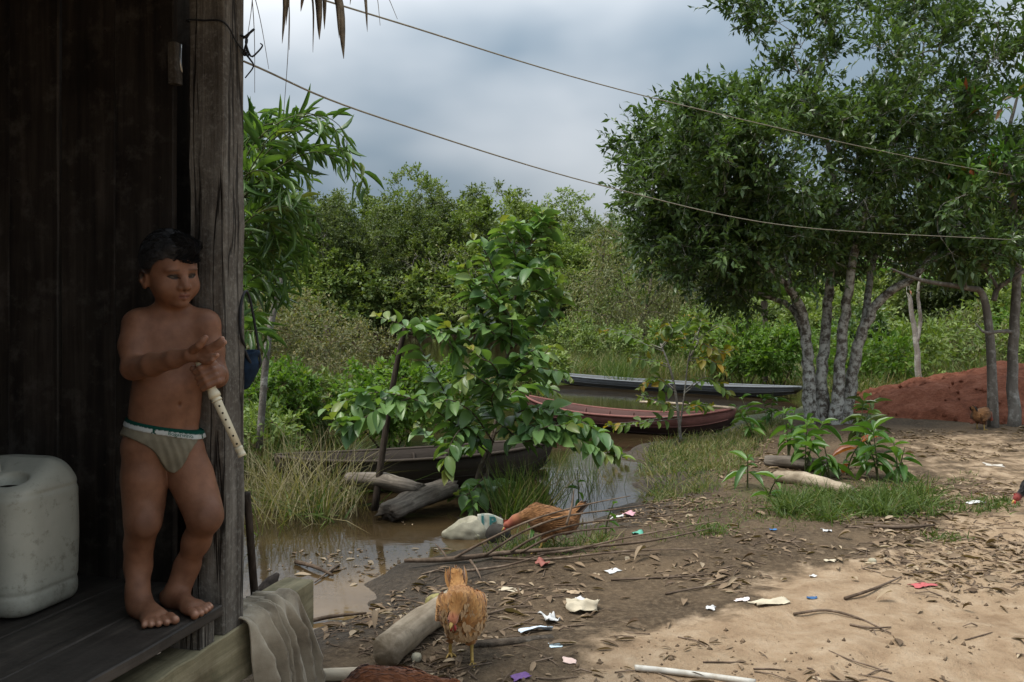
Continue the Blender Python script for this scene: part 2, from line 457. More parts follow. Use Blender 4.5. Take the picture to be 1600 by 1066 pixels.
def mat_ground():
    t = NT('sandy_soil'); v = t.coord('Object'); a = t.attr()
    nf = t.noise(v, 38, 6, 0.7); nm = t.noise(v, 6.5, 6, 0.65); nb = t.noise(v, 1.3, 5, 0.6); ng = t.noise(v, 190, 3, 0.6)
    sand = t.ramp(nm, [(0.28, (0.25, 0.165, 0.098)), (0.5, (0.36, 0.255, 0.16)), (0.72, (0.46, 0.35, 0.24))])
    sand = t.mix(t.ramp(nf, [(0.56, (0, 0, 0)), (0.75, (.7, .7, .7))]), sand, (0.21, 0.13, 0.075))
    loam = t.ramp(nf, [(0.3, (0.042, 0.029, 0.018)), (0.52, (0.100, 0.070, 0.043)), (0.75, (0.195, 0.145, 0.092))])
    loam = t.mix(t.ramp(nb, [(0.45, (0, 0, 0)), (0.65, (.55, .55, .55))]), loam, (0.2, 0.14, 0.085))
    mud = t.ramp(nf, [(0.3, (0.035, 0.026, 0.018)), (0.55, (0.075, 0.057, 0.040)), (0.78, (0.13, 0.10, 0.072))])
    green = t.ramp(nf, [(0.3, (0.045, 0.055, 0.02)), (0.7, (0.12, 0.125, 0.05))])
    edge = t.math('ADD', a[0], t.math('MULTIPLY', t.math('SUBTRACT', nm, 0.5), 1.1))
    c = t.mix(t.ramp(edge, [(0.38, (0, 0, 0)), (0.66, (1, 1, 1))]), loam, sand)
    e2 = t.math('ADD', a[1], t.math('MULTIPLY', t.math('SUBTRACT', nm, 0.5), 0.5))
    wet = t.ramp(e2, [(0.4, (0, 0, 0)), (0.65, (1, 1, 1))])
    c = t.mix(wet, c, mud)
    e3 = t.math('ADD', a[2], t.math('MULTIPLY', t.math('SUBTRACT', nb, 0.5), 0.9))
    c = t.mix(t.ramp(e3, [(0.45, (0, 0, 0)), (0.75, (1, 1, 1))]), c, green)
    h = t.math('ADD', t.math('MULTIPLY', nm, 1.2), t.math('ADD', t.math('MULTIPLY', nf, 0.6), t.math('MULTIPLY', ng, 0.2)))
    rough = t.n('ShaderNodeMapRange'); t.l(wet, rough.inputs[0]); rough.inputs[3].default_value = 0.95; rough.inputs[4].default_value = 0.6
    return t.done(t.pbr(c, rough.outputs[0], t.bump(h, 1.0, 0.035), 0.2))

def build_ground():
    def axis(c, lo, hi, n, k):
        s = np.linspace(-1, 1, n); w = np.sinh(k * s) / np.sinh(k); return c + np.where(w < 0, -w * (lo - c), w * (hi - c))
    xs = axis(0.8, -160, 160, 420, 5.6); ys = axis(4.2, -25, 260, 440, 5.8)
    X, Y = np.meshgrid(xs, ys, indexing='ij'); Z = ground_z(X, Y)
    V = np.stack([X, Y, Z], -1).reshape(-1, 3)
    nx, ny = X.shape; i = np.arange(nx - 1)[:, None] * ny; j = np.arange(ny - 1)[None]
    F = np.stack([i + j, i + ny + j, i + ny + j + 1, i + j + 1], -1).reshape(-1, 4)
    sd = _shore_dist_grid(X, Y)
    ysand = np.interp(X, [-3, -.5, -.22, .18, .75, 1.6, 2.16, 3.1, 8], [1.8, 2.4, 2.75, 3.15, 3.65, 4.15, 4.75, 5.6, 7.2])
    q = np.stack([X, Y, 0 * X], -1)
    sand = sm(0.75, -0.55, Y - ysand + 0.25 * vnoise(q, 0.8, 11))
    path = 0.56 * np.exp(-((X - 3.3 - 0.28 * (Y - 5)) / 1.2) ** 2) * (Y > 4) * sm(9.8, 8.6, Y); sand = np.maximum(sand, path)
    mud = sm(0.95, 0.1, sd); mud = np.where(Y > 40, 0.0, mud)
    grass = sm(9.0, 11.5, Y + 0.5 * vnoise(q, .4, 12)) * 0.9
    dry = (Y > 44) & (Y < 52); grass = np.where(dry, 0.35, grass); sand = np.where(dry, 0.5, sand)
    grass = np.maximum(grass, 0.55 * np.exp(-(((X - 1.9) / 1.1) ** 2 + ((Y - 6.1) / 0.9) ** 2)))
    lc = np.stack([sand, mud, grass], -1).reshape(-1, 3)
    o = link('ground', mesh_fast('ground', V, F, None, lc), mat_ground()); tag(o, 'sandy earth yard turning to dark mud by the pond', 'ground', kind='structure')
build_ground()

def build_water():
    t = NT('murky_water'); v = t.coord('Object'); at_ = t.attr()
    n = t.noise(v, 2.2, 4, 0.5); n2 = t.noise(t.coord('Object', (5, 9, 5)), 3.0, 3, 0.5)
    deep = t.ramp(n, [(0.35, (0.016, 0.011, 0.006)), (0.7, (0.030, 0.021, 0.010))]); mud = t.ramp(n, [(0.35, (0.095, 0.060, 0.027)), (0.7, (0.150, 0.098, 0.046))])
    c = t.mix(at_[0], deep, mud)                                     # silt shows through where it is shallow
    b = t.bump(t.math('ADD', n, t.math('MULTIPLY', n2, 0.35)), 0.09, 0.02)
    m = t.done(t.pbr(c, 0.03, b, 0.5, IOR=1.33))
    xs = np.concatenate([np.linspace(-120, -6, 20), np.linspace(-5.9, 6, 120), np.linspace(6.3, 12, 10)]); ys = np.concatenate([np.linspace(1, 14, 130), np.linspace(14.5, 50, 40)])
    X, Y = np.meshgrid(xs, ys, indexing='ij'); V = np.stack([X, Y, 0 * X + WZ], -1).reshape(-1, 3); ny = len(ys); i = np.arange(len(xs) - 1)[:, None] * ny; j = np.arange(ny - 1)[None]
    dep = np.maximum(WZ - ground_z(X, Y), 0).reshape(-1); sh = np.exp(-(dep / .19) ** 2)
    sh = sh * np.clip((6.3 - Y.reshape(-1)) / 1.2, .15, 1)
    o = link('pond_water', mesh_fast('pond_water', V, np.stack([i + j, i + ny + j, i + ny + j + 1, i + j + 1], -1).reshape(-1, 4), None, np.stack([sh, sh * 0, sh * 0], -1)), m); tag(o, 'brown still pond water reflecting the sky', 'water', kind='structure')
build_water()

# ------------------------------------------------------------------ the house: s runs right along the wall, t away from the camera
HO = np.array([-0.787, 2.45, 0.0]); HB = np.array([0.970, -0.2425, 0.0]); HA = np.array([0.2425, 0.970, 0.0])
H_ROT = math.atan2(HB[1], HB[0])
def H(s, t, z): return HO + HB * s + HA * t + np.array([0, 0, z])
FLOOR_Z = 0.44
M = {}
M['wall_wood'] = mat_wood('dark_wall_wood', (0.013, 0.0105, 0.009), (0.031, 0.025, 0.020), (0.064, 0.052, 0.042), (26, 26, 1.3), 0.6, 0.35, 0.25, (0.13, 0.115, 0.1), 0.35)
M['post_wood'] = mat_wood('grey_post_wood', (0.075, 0.060, 0.046), (0.175, 0.145, 0.115), (0.29, 0.25, 0.205), (34, 34, 1.5), 0.85, 0.7, 0.15, (0.10, 0.085, 0.07), 0.5)
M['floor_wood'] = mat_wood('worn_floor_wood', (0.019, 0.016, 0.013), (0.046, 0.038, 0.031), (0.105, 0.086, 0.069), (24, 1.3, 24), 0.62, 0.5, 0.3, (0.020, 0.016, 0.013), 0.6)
def mat_cracked(name):
    t = NT(name); v = t.coord('Object', (34, 34, 1.5), True); n1 = t.noise(v, 1.0, 7, .7, .5); v2 = t.coord('Object', None, True); n2 = t.noise(v2, 6, 6, .65); n3 = t.noise(v2, 70, 4, .7)
    cr = t.noise(t.coord('Object', (22, 22, .9), True), 1.0, 3, .5, .3)
    c = t.ramp(n1, [(.28, (.055, .048, .040)), (.5, (.135, .120, .100)), (.74, (.245, .225, .195))]); c = t.mix(t.ramp(n2, [(.42, (0, 0, 0)), (.68, (.85, .85, .85))]), c, (.060, .050, .041))
    c = t.mix(t.math('MULTIPLY', t.ramp(n3, [(.5, (0, 0, 0)), (.72, (1, 1, 1))]), .45), c, (.30, .285, .25))
    crack = t.ramp(cr, [(.475, (0, 0, 0)), (.497, (1, 1, 1)), (.503, (1, 1, 1)), (.525, (0, 0, 0))]); c = t.mix(t.math('MULTIPLY', crack, .85), c, (.016, .013, .011))
    h = t.math('SUBTRACT', t.math('ADD', n1, t.math('MULTIPLY', n3, .35)), t.math('MULTIPLY', crack, 1.2))
    return t.done(t.pbr(c, .9, t.bump(h, .9, .008), .12))
M['post_wood'] = mat_cracked('cracked_grey_post_wood')
M['beam_wood'] = mat_wood('mossy_beam_wood', (0.11, 0.095, 0.058), (0.205, 0.175, 0.105), (0.32, 0.275, 0.18), (22, 1.6, 22), 0.85, 0.7, 0.15, (0.085, 0.08, 0.045), 0.6)
M['log_wood'] = mat_wood('pale_log_wood', (0.24, 0.19, 0.13), (0.41, 0.34, 0.25), (0.54, 0.46, 0.35), (22, 1.6, 22), 0.85, 0.6, 0.15, (0.12, 0.09, 0.06), 0.6)
M['weathered'] = mat_wood('weathered_grey_wood', (0.05, 0.042, 0.034), (0.13, 0.11, 0.09), (0.24, 0.21, 0.175), (40, 2.0, 40), 0.9, 1.0, 0.15, (0.04, 0.034, 0.028), 0.5)
M['dark_stick'] = mat_wood('dark_stick_wood', (0.02, 0.015, 0.012), (0.05, 0.038, 0.030), (0.10, 0.08, 0.065), (40, 40, 3), 0.85, 0.6, 0.15)
M['twig'] = mat_wood('dry_twig', (0.07, 0.05, 0.035), (0.15, 0.11, 0.08), (0.26, 0.2, 0.15), (20, 20, 4), 0.9, 0.4, 0.1)
M['thatch'] = mat_plain('dry_palm_thatch', (0.16, 0.125, 0.085), 0.85, 0.15, 0.5, 30, 0.4, 0.01)
M['string'] = mat_plain('pale_cord', (0.24, 0.22, 0.17), 0.8, 0.2, 0.2)
M['wire'] = mat_plain('black_wire', (0.015, 0.015, 0.016), 0.6, 0.3, 0.2)
M['rope'] = mat_plain('dark_rope', (0.03, 0.028, 0.025), 0.9, 0.1, 0.3)

def plank_mesh(name, w, th, l, axis, nseg=10, wob=0.0025, seed=0):
    # a sawn board along `axis` (1 = t, 2 = z), with slightly uneven edges and eased corners
    r = np.random.default_rng(seed); e = min(0.0035, th * 0.2)
    prof = np.array([[-w / 2 + e, -th / 2], [w / 2 - e, -th / 2], [w / 2, -th / 2 + e], [w / 2, th / 2 - e],
                     [w / 2 - e, th / 2], [-w / 2 + e, th / 2], [-w / 2, th / 2 - e], [-w / 2, -th / 2 + e]])
    V = []
    a0, a1 = r.normal(0, wob, nseg + 1), r.normal(0, wob, nseg + 1); b0 = r.normal(0, wob * 0.5, nseg + 1)
    for i in range(nseg + 1):
        q = prof.copy(); q[q[:, 0] > 0, 0] += a0[i]; q[q[:, 0] < 0, 0] += a1[i]; q[:, 1] += b0[i]
        s = i / nseg * l
        V.append(np.stack([q[:, 0], q[:, 1], np.full(8, s)] if axis == 2 else [q[:, 0], np.full(8, s), q[:, 1]], -1))
    V = np.concatenate(V); F = []
    for i in range(nseg):
        for k in range(8):
            a = i * 8 + k; b = i * 8 + (k + 1) % 8
            F.append((a, b, b + 8, a + 8) if axis == 2 else (a, a + 8, b + 8, b))
    me = bpy.data.meshes.new(name); caps = [tuple(range(7, -1, -1)), tuple(range(nseg * 8, nseg * 8 + 8))]
    if axis != 2: caps = [c[::-1] for c in caps]
    me.from_pydata(V.tolist(), [], [tuple(int(x) for x in f) for f in F] + caps); me.update()
    return me

def roof_z(s): return 2.27 + (0.36 - s) * 0.55

def build_house():
    rot = (0, 0, H_ROT)
    wall = thing('plank_wall', 'dark wall of wide vertical planks behind the standing child', 'wall', H(-1.4, 0.14, FLOOR_Z), H_ROT)
    seams = [-0.246, -0.449, -0.646, -0.829, -1.03, -1.22, -1.43, -1.62, -1.83, -2.04, -2.24, -2.45, -2.66]
    for i in range(len(seams) - 1):
        r, l = seams[i], seams[i + 1]; w = (r - l) - 0.004; mid = (r + l) / 2
        h = roof_z(mid) - FLOOR_Z - 0.04
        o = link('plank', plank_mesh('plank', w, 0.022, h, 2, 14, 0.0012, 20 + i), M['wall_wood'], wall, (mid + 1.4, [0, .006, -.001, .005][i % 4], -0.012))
    nm = mat_plain('rusty_nail', (.06, .045, .038), .6, .4, Metallic=.7); nail = MB().tube([(0, 0, 0), (0, -.003, 0)], [.0042, .0035], 8).mesh('nail'); nail.materials.append(nm)
    for o in [c for c in wall.children][:6]:
        for z in (.35, .78, 1.22, 1.66):
            for sx in (-.055, .06):
                link('nail', nail, None, o, (sx + random.uniform(-.006, .006), -.0115, z + random.uniform(-.02, .02)))
    # narrow recess beside the door post, with a back board and filler strip added to keep out light
    rec = thing('door_recess', 'black narrow gap between plank wall and corner post', 'gap backing', H(-0.2, 0.25, FLOOR_Z), H_ROT)
    link('back_board', plank_mesh('back_board', 0.36, 0.02, 1.95, 2, 8, .001, 41), M['wall_wood'], rec, (-0.115, 0.06, 0))
    link('gap_light_filler', plank_mesh('gap_light_filler', 0.018, 0.13, 1.95, 2, 8, .001, 42), M['wall_wood'], rec, (0.066, -0.02, 0))
    cl = thing('door_cleat', 'small wooden block with metal hook at the top of the gap', 'cleat', H(-0.232, 0.115, 1.90), H_ROT)
    link('block', plank_mesh('block', 0.028, 0.035, 0.12, 2, 4, .001, 43), M['post_wood'], cl)
    mb = MB(); mb.tube(smooth_path([(0.028, -0.01, 0.03), (0.031, -0.02, 0.06), (0.029, -0.015, 0.11)], 4), 0.004, 6)
    mb.build('hook', mat_plain('bright_metal', (0.55, 0.55, 0.53), 0.35, 0.5, Metallic=1.0), cl)
    # corner post
    post = link('corner_post', plank_mesh('corner_post', 0.108, 0.104, 2.25, 2, 26, 0.0016, 5), M['post_wood'])
    post.location = H(-0.054, 0.052, 0.352); post.rotation_euler = rot
    tag(post, 'weathered grey square corner post beside the child', 'post')
    # porch floor
    fl = thing('porch_floor', 'worn dark porch floor of long boards under the bare feet', 'floor', H(0, 0, FLOOR_Z), H_ROT)
    edges = [0.006, -0.188, -0.39, -0.59, -0.80, -1.0, -1.21, -1.42, -1.63, -1.85, -2.06, -2.28, -2.5, -2.7]
    for i in range(len(edges) - 1):
        r, l = edges[i], edges[i + 1]; end = -0.012 if i == 0 else 0.30
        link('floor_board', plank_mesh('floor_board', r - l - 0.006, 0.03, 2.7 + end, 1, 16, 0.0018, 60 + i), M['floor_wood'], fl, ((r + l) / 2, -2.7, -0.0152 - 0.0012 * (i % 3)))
    link('floor_board', plank_mesh('floor_board', 0.075, 0.03, 0.12, 1, 3, .001, 90), M['floor_wood'], fl, (-0.149, -0.006, -0.016))
    for t0 in (-0.075, -0.9, -1.8):
        jo = link('joist', plank_mesh('joist', 0.065, 0.075, 2.7, 1, 10, .0015, 95), M['post_wood']); jo.rotation_euler = (0, 0, H_ROT + math.pi / 2)
        jo.location = H(-0.004, t0, FLOOR_Z - 0.030 - 0.040); tag(jo, 'square joist end under the floor boards' if t0 > -.1 else 'hidden floor joist under the porch boards', 'joist', None if t0 > -.1 else 'porch joists')
    sill = link('sill_beam', plank_mesh('sill_beam', 0.112, 0.16, 1.95, 1, 26, 0.0025, 7), M['beam_wood'])
    sill.location = H(-0.048, -1.42, 0.27); sill.rotation_euler = rot
    tag(sill, 'thick mossy sill beam under the corner post with splintered end', 'beam')
    for k, t0 in enumerate((-0.03, -1.3)):
        st = link('stilt_post', plank_mesh('stilt_post', 0.10, 0.10, 0.46, 2, 6, 0.002, 30 + k), M['post_wood'])
        st.location = H(-0.05, t0, -0.272); st.rotation_euler = rot
        tag(st, 'short stilt holding up the sill beam', 'stilt', 'porch stilts')
    # unseen wall added further left to keep light off the porch
    sw = thing('left_shade_wall', 'added unseen plank wall blocking light from the left of the porch', 'wall', H(-2.62, -1.3, FLOOR_Z), H_ROT)
    for i in range(13):
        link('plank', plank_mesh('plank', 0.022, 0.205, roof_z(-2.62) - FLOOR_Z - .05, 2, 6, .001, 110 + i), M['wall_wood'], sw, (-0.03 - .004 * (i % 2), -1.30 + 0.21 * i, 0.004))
    fw = thing('end_shade_wall', 'added unseen plank wall blocking light across from the child', 'wall', H(-1.2, -2.72, FLOOR_Z), H_ROT)  # unseen wall added to cut the light from the front left
    for i in range(12):
        sx = -2.5 + 0.21 * i
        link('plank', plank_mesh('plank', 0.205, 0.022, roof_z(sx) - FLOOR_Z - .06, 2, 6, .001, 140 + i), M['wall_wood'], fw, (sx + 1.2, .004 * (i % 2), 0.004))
    # thatched roof
    rf = thing('thatched_roof', 'dry palm thatch roof with strips hanging over the eave', 'roof', H(0, -1.2, 2.2), H_ROT)
    mb = MB(); r = np.random.default_rng(3)
    ns, nt = 26, 22
    ss = np.linspace(0.34, -3.1, ns); ts = np.linspace(-1.9, 1.36, nt)
    for lay in (0, 1):
        Vg = np.array([[s, t, roof_z(s) - 2.2 + 0.10 * lay + r.normal(0, .008)] for s in ss for t in ts])
        i = np.arange(ns - 1)[:, None] * nt; j = np.arange(nt - 1)[None]
        Fq = np.stack([i + j, i + nt + j, i + nt + j + 1, i + j + 1], -1).reshape(-1, 4)
        mb.add(Vg, Fq if lay else Fq[:, ::-1])
    mb.build('thatch', M['thatch'], rf)
    # hanging strips along the eave and the gable corner: (photo u, v of tip, width, u root)
    tips = [(441, 68, 7, 436), (447, 40, 5, 440), (489, 82, 4, 476), (499, 62, 13, 482), (507, 46, 10, 492), (537, 92, 14, 512), (530, 60, 8, 508),
            (574, 50, 6, 552), (470, 18, 9, 468), (547, 8, 5, 540)]
    for k, (u, v, w, ur) in enumerate(tips):
        d = 2.62 + 0.02 * (k % 3); a = P(ur, -52, d); b = P(u, v, d - 0.04)
        m2 = (a + b) / 2 + np.array([0.012, 0, 0.02])
        path = smooth_path([a, m2, b], 4); wid = w / F_PX * d * np.array([0.75, .95, 1.0, 1.0, .95, .85, .7, .45, .06])
        frond_strip(path, wid, rf, k)
    thin = [(443, 182, 452), (384, 72, 396), (398, 145, 390), (420, 108, 386), (594, 40, 578), (621, 30, 580), (452, 78, 446)]
    for k, (u, v, ur) in enumerate(thin):
        d = 2.60 + 0.015 * k; a = P(ur, -50, d); b = P(u, v, d); mid = (a + b) / 2 + np.array([.006, 0, .0])
        mb = MB(); path = smooth_path([a, mid, b], 5); path = path - np.array(rf.location); path = unrot(path, H_ROT)
        mb.tube(path, np.linspace(0.0016, 0.0007, len(path)), 5); mb.build('fibre', M['thatch'], rf)
    rr = np.random.default_rng(9)
    for k in range(26):                # the rest of the eave, towards the camera and out of frame
        t0 = -0.05 - k * 0.1; a = H(0.345 + rr.normal(0, .01), t0, 2.30); b = a + np.array([rr.normal(.04, .03), rr.normal(0, .03), -0.12 - .1 * rr.random()])
        if b[1] > 0.4: frond_strip(smooth_path([a, (a + b) / 2 + np.array([.015, 0, .01]), b], 4), 0.016 * np.array([.7, .9, 1, 1, .95, .8, .6, .4, .05]), rf, 20 + k)

def unrot(p, ang):
    c, s = math.cos(-ang), math.sin(-ang); q = np.array(p, float)
    x = q[..., 0] * c - q[..., 1] * s; y = q[..., 0] * s + q[..., 1] * c
    q[..., 0] = x; q[..., 1] = y; return q

def frond_strip(path, wid, root, k):
    r = np.random.default_rng(500 + k); ang = r.uniform(-.5, .5); side = np.array([math.cos(ang), math.sin(ang), 0])
    p = np.array(path); n = len(p); wid = np.interp(np.linspace(0, 1, n), np.linspace(0, 1, len(wid)), wid)
    V = np.concatenate([np.stack([p - side * wid[:, None] / 2, p + np.array([0, -.003, 0]), p + side * wid[:, None] / 2,
                                  p + np.array([0, .0012, 0])], 1).reshape(-1, 3)])
    V = unrot(V - np.array(root.location), H_ROT); F = []
    for i in range(n - 1):
        for a in range(4):
            b = (a + 1) % 4; F.append((4 * i + a, 4 * i + b, 4 * i + 4 + b, 4 * i + 4 + a))
    MB().add(V, F).build('frond_strip', M['thatch'], root, smooth=False)
build_house()

# ------------------------------------------------------------------ lines, wire, bag, cloth, stake
def cord(name, label, pts, r, mat, cat, sides=6):
    p = smooth_path(pts, 10); b = p[0].copy()
    o = MB().tube(p - b, r, sides).build(name, mat, None, b); return tag(o, label, cat)
cord('clothes_line', 'upper thin cord running from the eave into the big tree', [P(440, -22, 2.62), P(600, 29, 3.0), P(1015, 152, 5.0), P(1420, 245, 8.0), P(1660, 288, 9.4)], 0.0030, M['string'], 'cord')
cord('clothes_line', 'lower thin cord running from the corner post past the tree', [P(381, 96, 2.53), P(600, 186, 3.1), P(960, 295, 4.8), P(1250, 355, 6.6), P(1585, 375, 8.45)], 0.0030, M['string'], 'cord')
def tie_wire():
    root = thing('tie_wire', 'black wire wrapped round the top of the post with twisted ends', 'wire', H(0, 0, 2.0), 0)
    L = np.array(root.location)
    loop = [H(-.112, .11, 2.045), H(-.113, -.004, 2.04), H(-.06, -.007, 2.035), H(.004, -.006, 2.025), H(.006, .06, 1.985), H(.012, .108, 1.965)]
    MB().tube(smooth_path(loop, 5) - L, 0.0028, 6).build('loop', M['wire'], root)
    d = 2.53
    for pts in ([(376, 55), (386, 62), (382, 80), (390, 92), (396, 104), (383, 122)], [(380, 60), (397, 46), (390, 52), (384, 66), (392, 88), (402, 82), (410, 72), (407, 68)],
                [(383, 78), (381, 86), (386, 84), (384, 70)]):
        MB().tube(smooth_path([P(u, v, d + .008 * (i % 3)) for i, (u, v) in enumerate(pts)], 4) - L, [0.0035, 0.003, 0.0018], 6).build('twisted_end', M['wire'], root)
tie_wire()

def hanging_bag():
    root = thing('hanging_bag', 'navy blue bag hanging by a black strap from the corner post', 'bag', P(388, 600, 2.60))
    L = np.array(root.location); d = 2.585
    S = [P(u, v, d + dd) for u, v, dd in [(383, 543, -.03), (376, 520, -.075), (376, 480, -.06), (382, 457, -.03), (389, 462, 0), (397, 500, .01), (404, 545, .01), (407, 568, 0), (400, 577, 0), (391, 566, -.02), (381, 545, -.03)]]
    MB().tube(smooth_path(S, 5) - L, 0.0042, 6).build('strap', M['wire'], root)
    b = SDF((-.08, -.06, -.06), (.08, .06, .16), 0.004)
    c = P(385, 578, d) - L
    b.ell(c + [0, 0, 0.012], (.038, .026, .036), k=.0); b.ell(c + [-0.008, 0, -.028], (.024, .018, .03), k=.03); b.ell(c + [.01, 0, .05], (.03, .02, .012), k=.02)
    b.ell(c + [.004, -.006, .064], (.026, .014, .02), k=.01, sub=True)
    V, F = b.mesh_arrays(); link('pouch', mesh_fast('pouch', V, F), mat_plain('navy_cloth', (0.008, 0.020, 0.040), 0.8, 0.2, 0.4, 60, 0.3), root)
hanging_bag()

def draped_cloth():
    nu, nv = 110, 90; V = []
    for i in range(nu):
        a = i / (nu - 1)
        for j in range(nv):
            b = j / (nv - 1) * 0.62             # metres of cloth along the drop
            t0 = 0.085 + a * 0.245
            w1 = math.sin(a * 17 + 1.0 + 2.6 * b); w2 = math.sin(a * 31 + 0.5 - 4 * b); fold = 0.020 * (1 - 1.7 * abs(w1) ** .7) + 0.009 * w2 + .005 * math.sin(a * 60 + b * 14)
            if b < 0.10:   s, z = -0.09 + b, 0.357 + 0.5 * abs(fold) + 0.006
            elif b < 0.14: q = (b - .10) / .04 * math.pi / 2; s, z = 0.012 + .022 * math.sin(q), 0.335 + .026 * math.cos(q) + 0.4 * abs(fold) * math.cos(q)
            else:          s, z = 0.034 + 0.02 * math.sin((b - .14) * 4), 0.335 - (b - .14)
            drop = max(0, b - .11)
            t = t0 * (1 - .1 * drop) + drop * (0.10 + 0.28 * a) - .012 * math.sin(a * 9 + b * 11)
            s += (fold + .012) * min(1, drop / .10) * (1.0 + 1.6 * drop) + 0.012 * a
            z += 0.010 * math.sin(a * 26 + b * 8) * (1 - min(1, drop / .2)) * (b > .06)
            V.append(H(s, t, z))
    V = np.array(V); F = [(i * nv + j, i * nv + j + 1, (i + 1) * nv + j + 1, (i + 1) * nv + j) for i in range(nu - 1) for j in range(nv - 1)]
    base = H(0.03, 0.3, 0.0); t = NT('muddy_cloth'); v = t.coord('Object'); n = t.noise(v, 7, 6, .65); n2 = t.noise(v, 300, 2); n3 = t.noise(v, 2.5, 4)
    c = t.ramp(n, [(0.3, (0.17, 0.135, 0.095)), (0.5, (0.33, 0.275, 0.20)), (0.72, (0.46, 0.395, 0.30))])
    c = t.mix(t.ramp(n3, [(.5, (0, 0, 0)), (.7, (.7, .7, .7))]), c, (0.12, 0.09, 0.06))
    m = t.done(t.pbr(c, 0.95, t.bump(t.math('ADD', n, t.math('MULTIPLY', n2, .25)), .5, .006), .08, Sheen_Weight=0.2))
    o = link('draped_cloth', mesh_fast('draped_cloth', V - base, F), m, None, base)
    mo = o.modifiers.new('thickness', 'SOLIDIFY'); mo.thickness = 0.004
    tag(o, 'muddy beige cloth draped over the sill beam', 'cloth')
    # second rag end tucked below the beam
    nu, nv = 22, 26; V = []
    for i in range(nu):
        for j in range(nv):
            a, b = i / (nu - 1), j / (nv - 1); V.append(H(0.028 + .016 * math.sin(a * 15 + b * 3) * (.4 + b), -.02 + a * (.08 + .16 * b) + .02 * b, 0.186 - b * .26))
    V = np.array(V); F = [(i * nv + j, i * nv + j + 1, (i + 1) * nv + j + 1, (i + 1) * nv + j) for i in range(nu - 1) for j in range(nv - 1)]
    base = H(0.03, 0.05, -0.07); o = link('cloth_scrap', mesh_fast('cloth_scrap', V - base, F), m, None, base); mo = o.modifiers.new('thickness', 'SOLIDIFY'); mo.thickness = .004
    tag(o, 'loose muddy rag hanging below the sill beam', 'cloth')
draped_cloth()

def stick(name, label, cat, pts, r, mat, sides=8, group=None):
    p = np.array(pts, float); b = p[0].copy()
    o = MB().tube(smooth_path(p, 5) - b, r, sides).build(name, mat, None, b); return tag(o, label, cat, group)
stick('dark_pole', 'thin dark pole standing behind the corner post', 'pole', [P(408, 1010, 2.86), P(398, 930, 2.8), P(391, 840, 2.72), P(386, 770, 2.68)], [0.013, 0.013, 0.012, .011], M['dark_stick'])
stick('charred_stick', 'black charred piece of wood behind the dark pole', 'wood', [P(404, 940, 3.0), P(418, 918, 3.05), P(434, 897, 3.1)], [.03, .028, .024, .008], M['dark_stick'])
# ------------------------------------------------------------------ the child leaning on the wall
def gf(u, v): return P(u, v, (CAM_H - FLOOR_Z) * F_PX / (v - V0))
BOY = np.array([-0.93, 2.35, FLOOR_Z])

def rot_cols(yaw, pitch=0.0, roll=0.0):
    # columns: left, forward, up of a figure facing `yaw` (0 = towards -Y, positive turns to +X); pitch > 0 looks down
    F = np.array([math.sin(yaw), -math.cos(yaw), 0.0]); L = np.array([math.cos(yaw), math.sin(yaw), 0.0]); U = np.array([0, 0, 1.0])
    F2 = F * math.cos(pitch) - U * math.sin(pitch); U2 = U * math.cos(pitch) + F * math.sin(pitch)
    L3 = L * math.cos(roll) + U2 * math.sin(roll); U3 = U2 * math.cos(roll) - L * math.sin(roll)
    return np.stack([L3, F2, U3], -1)

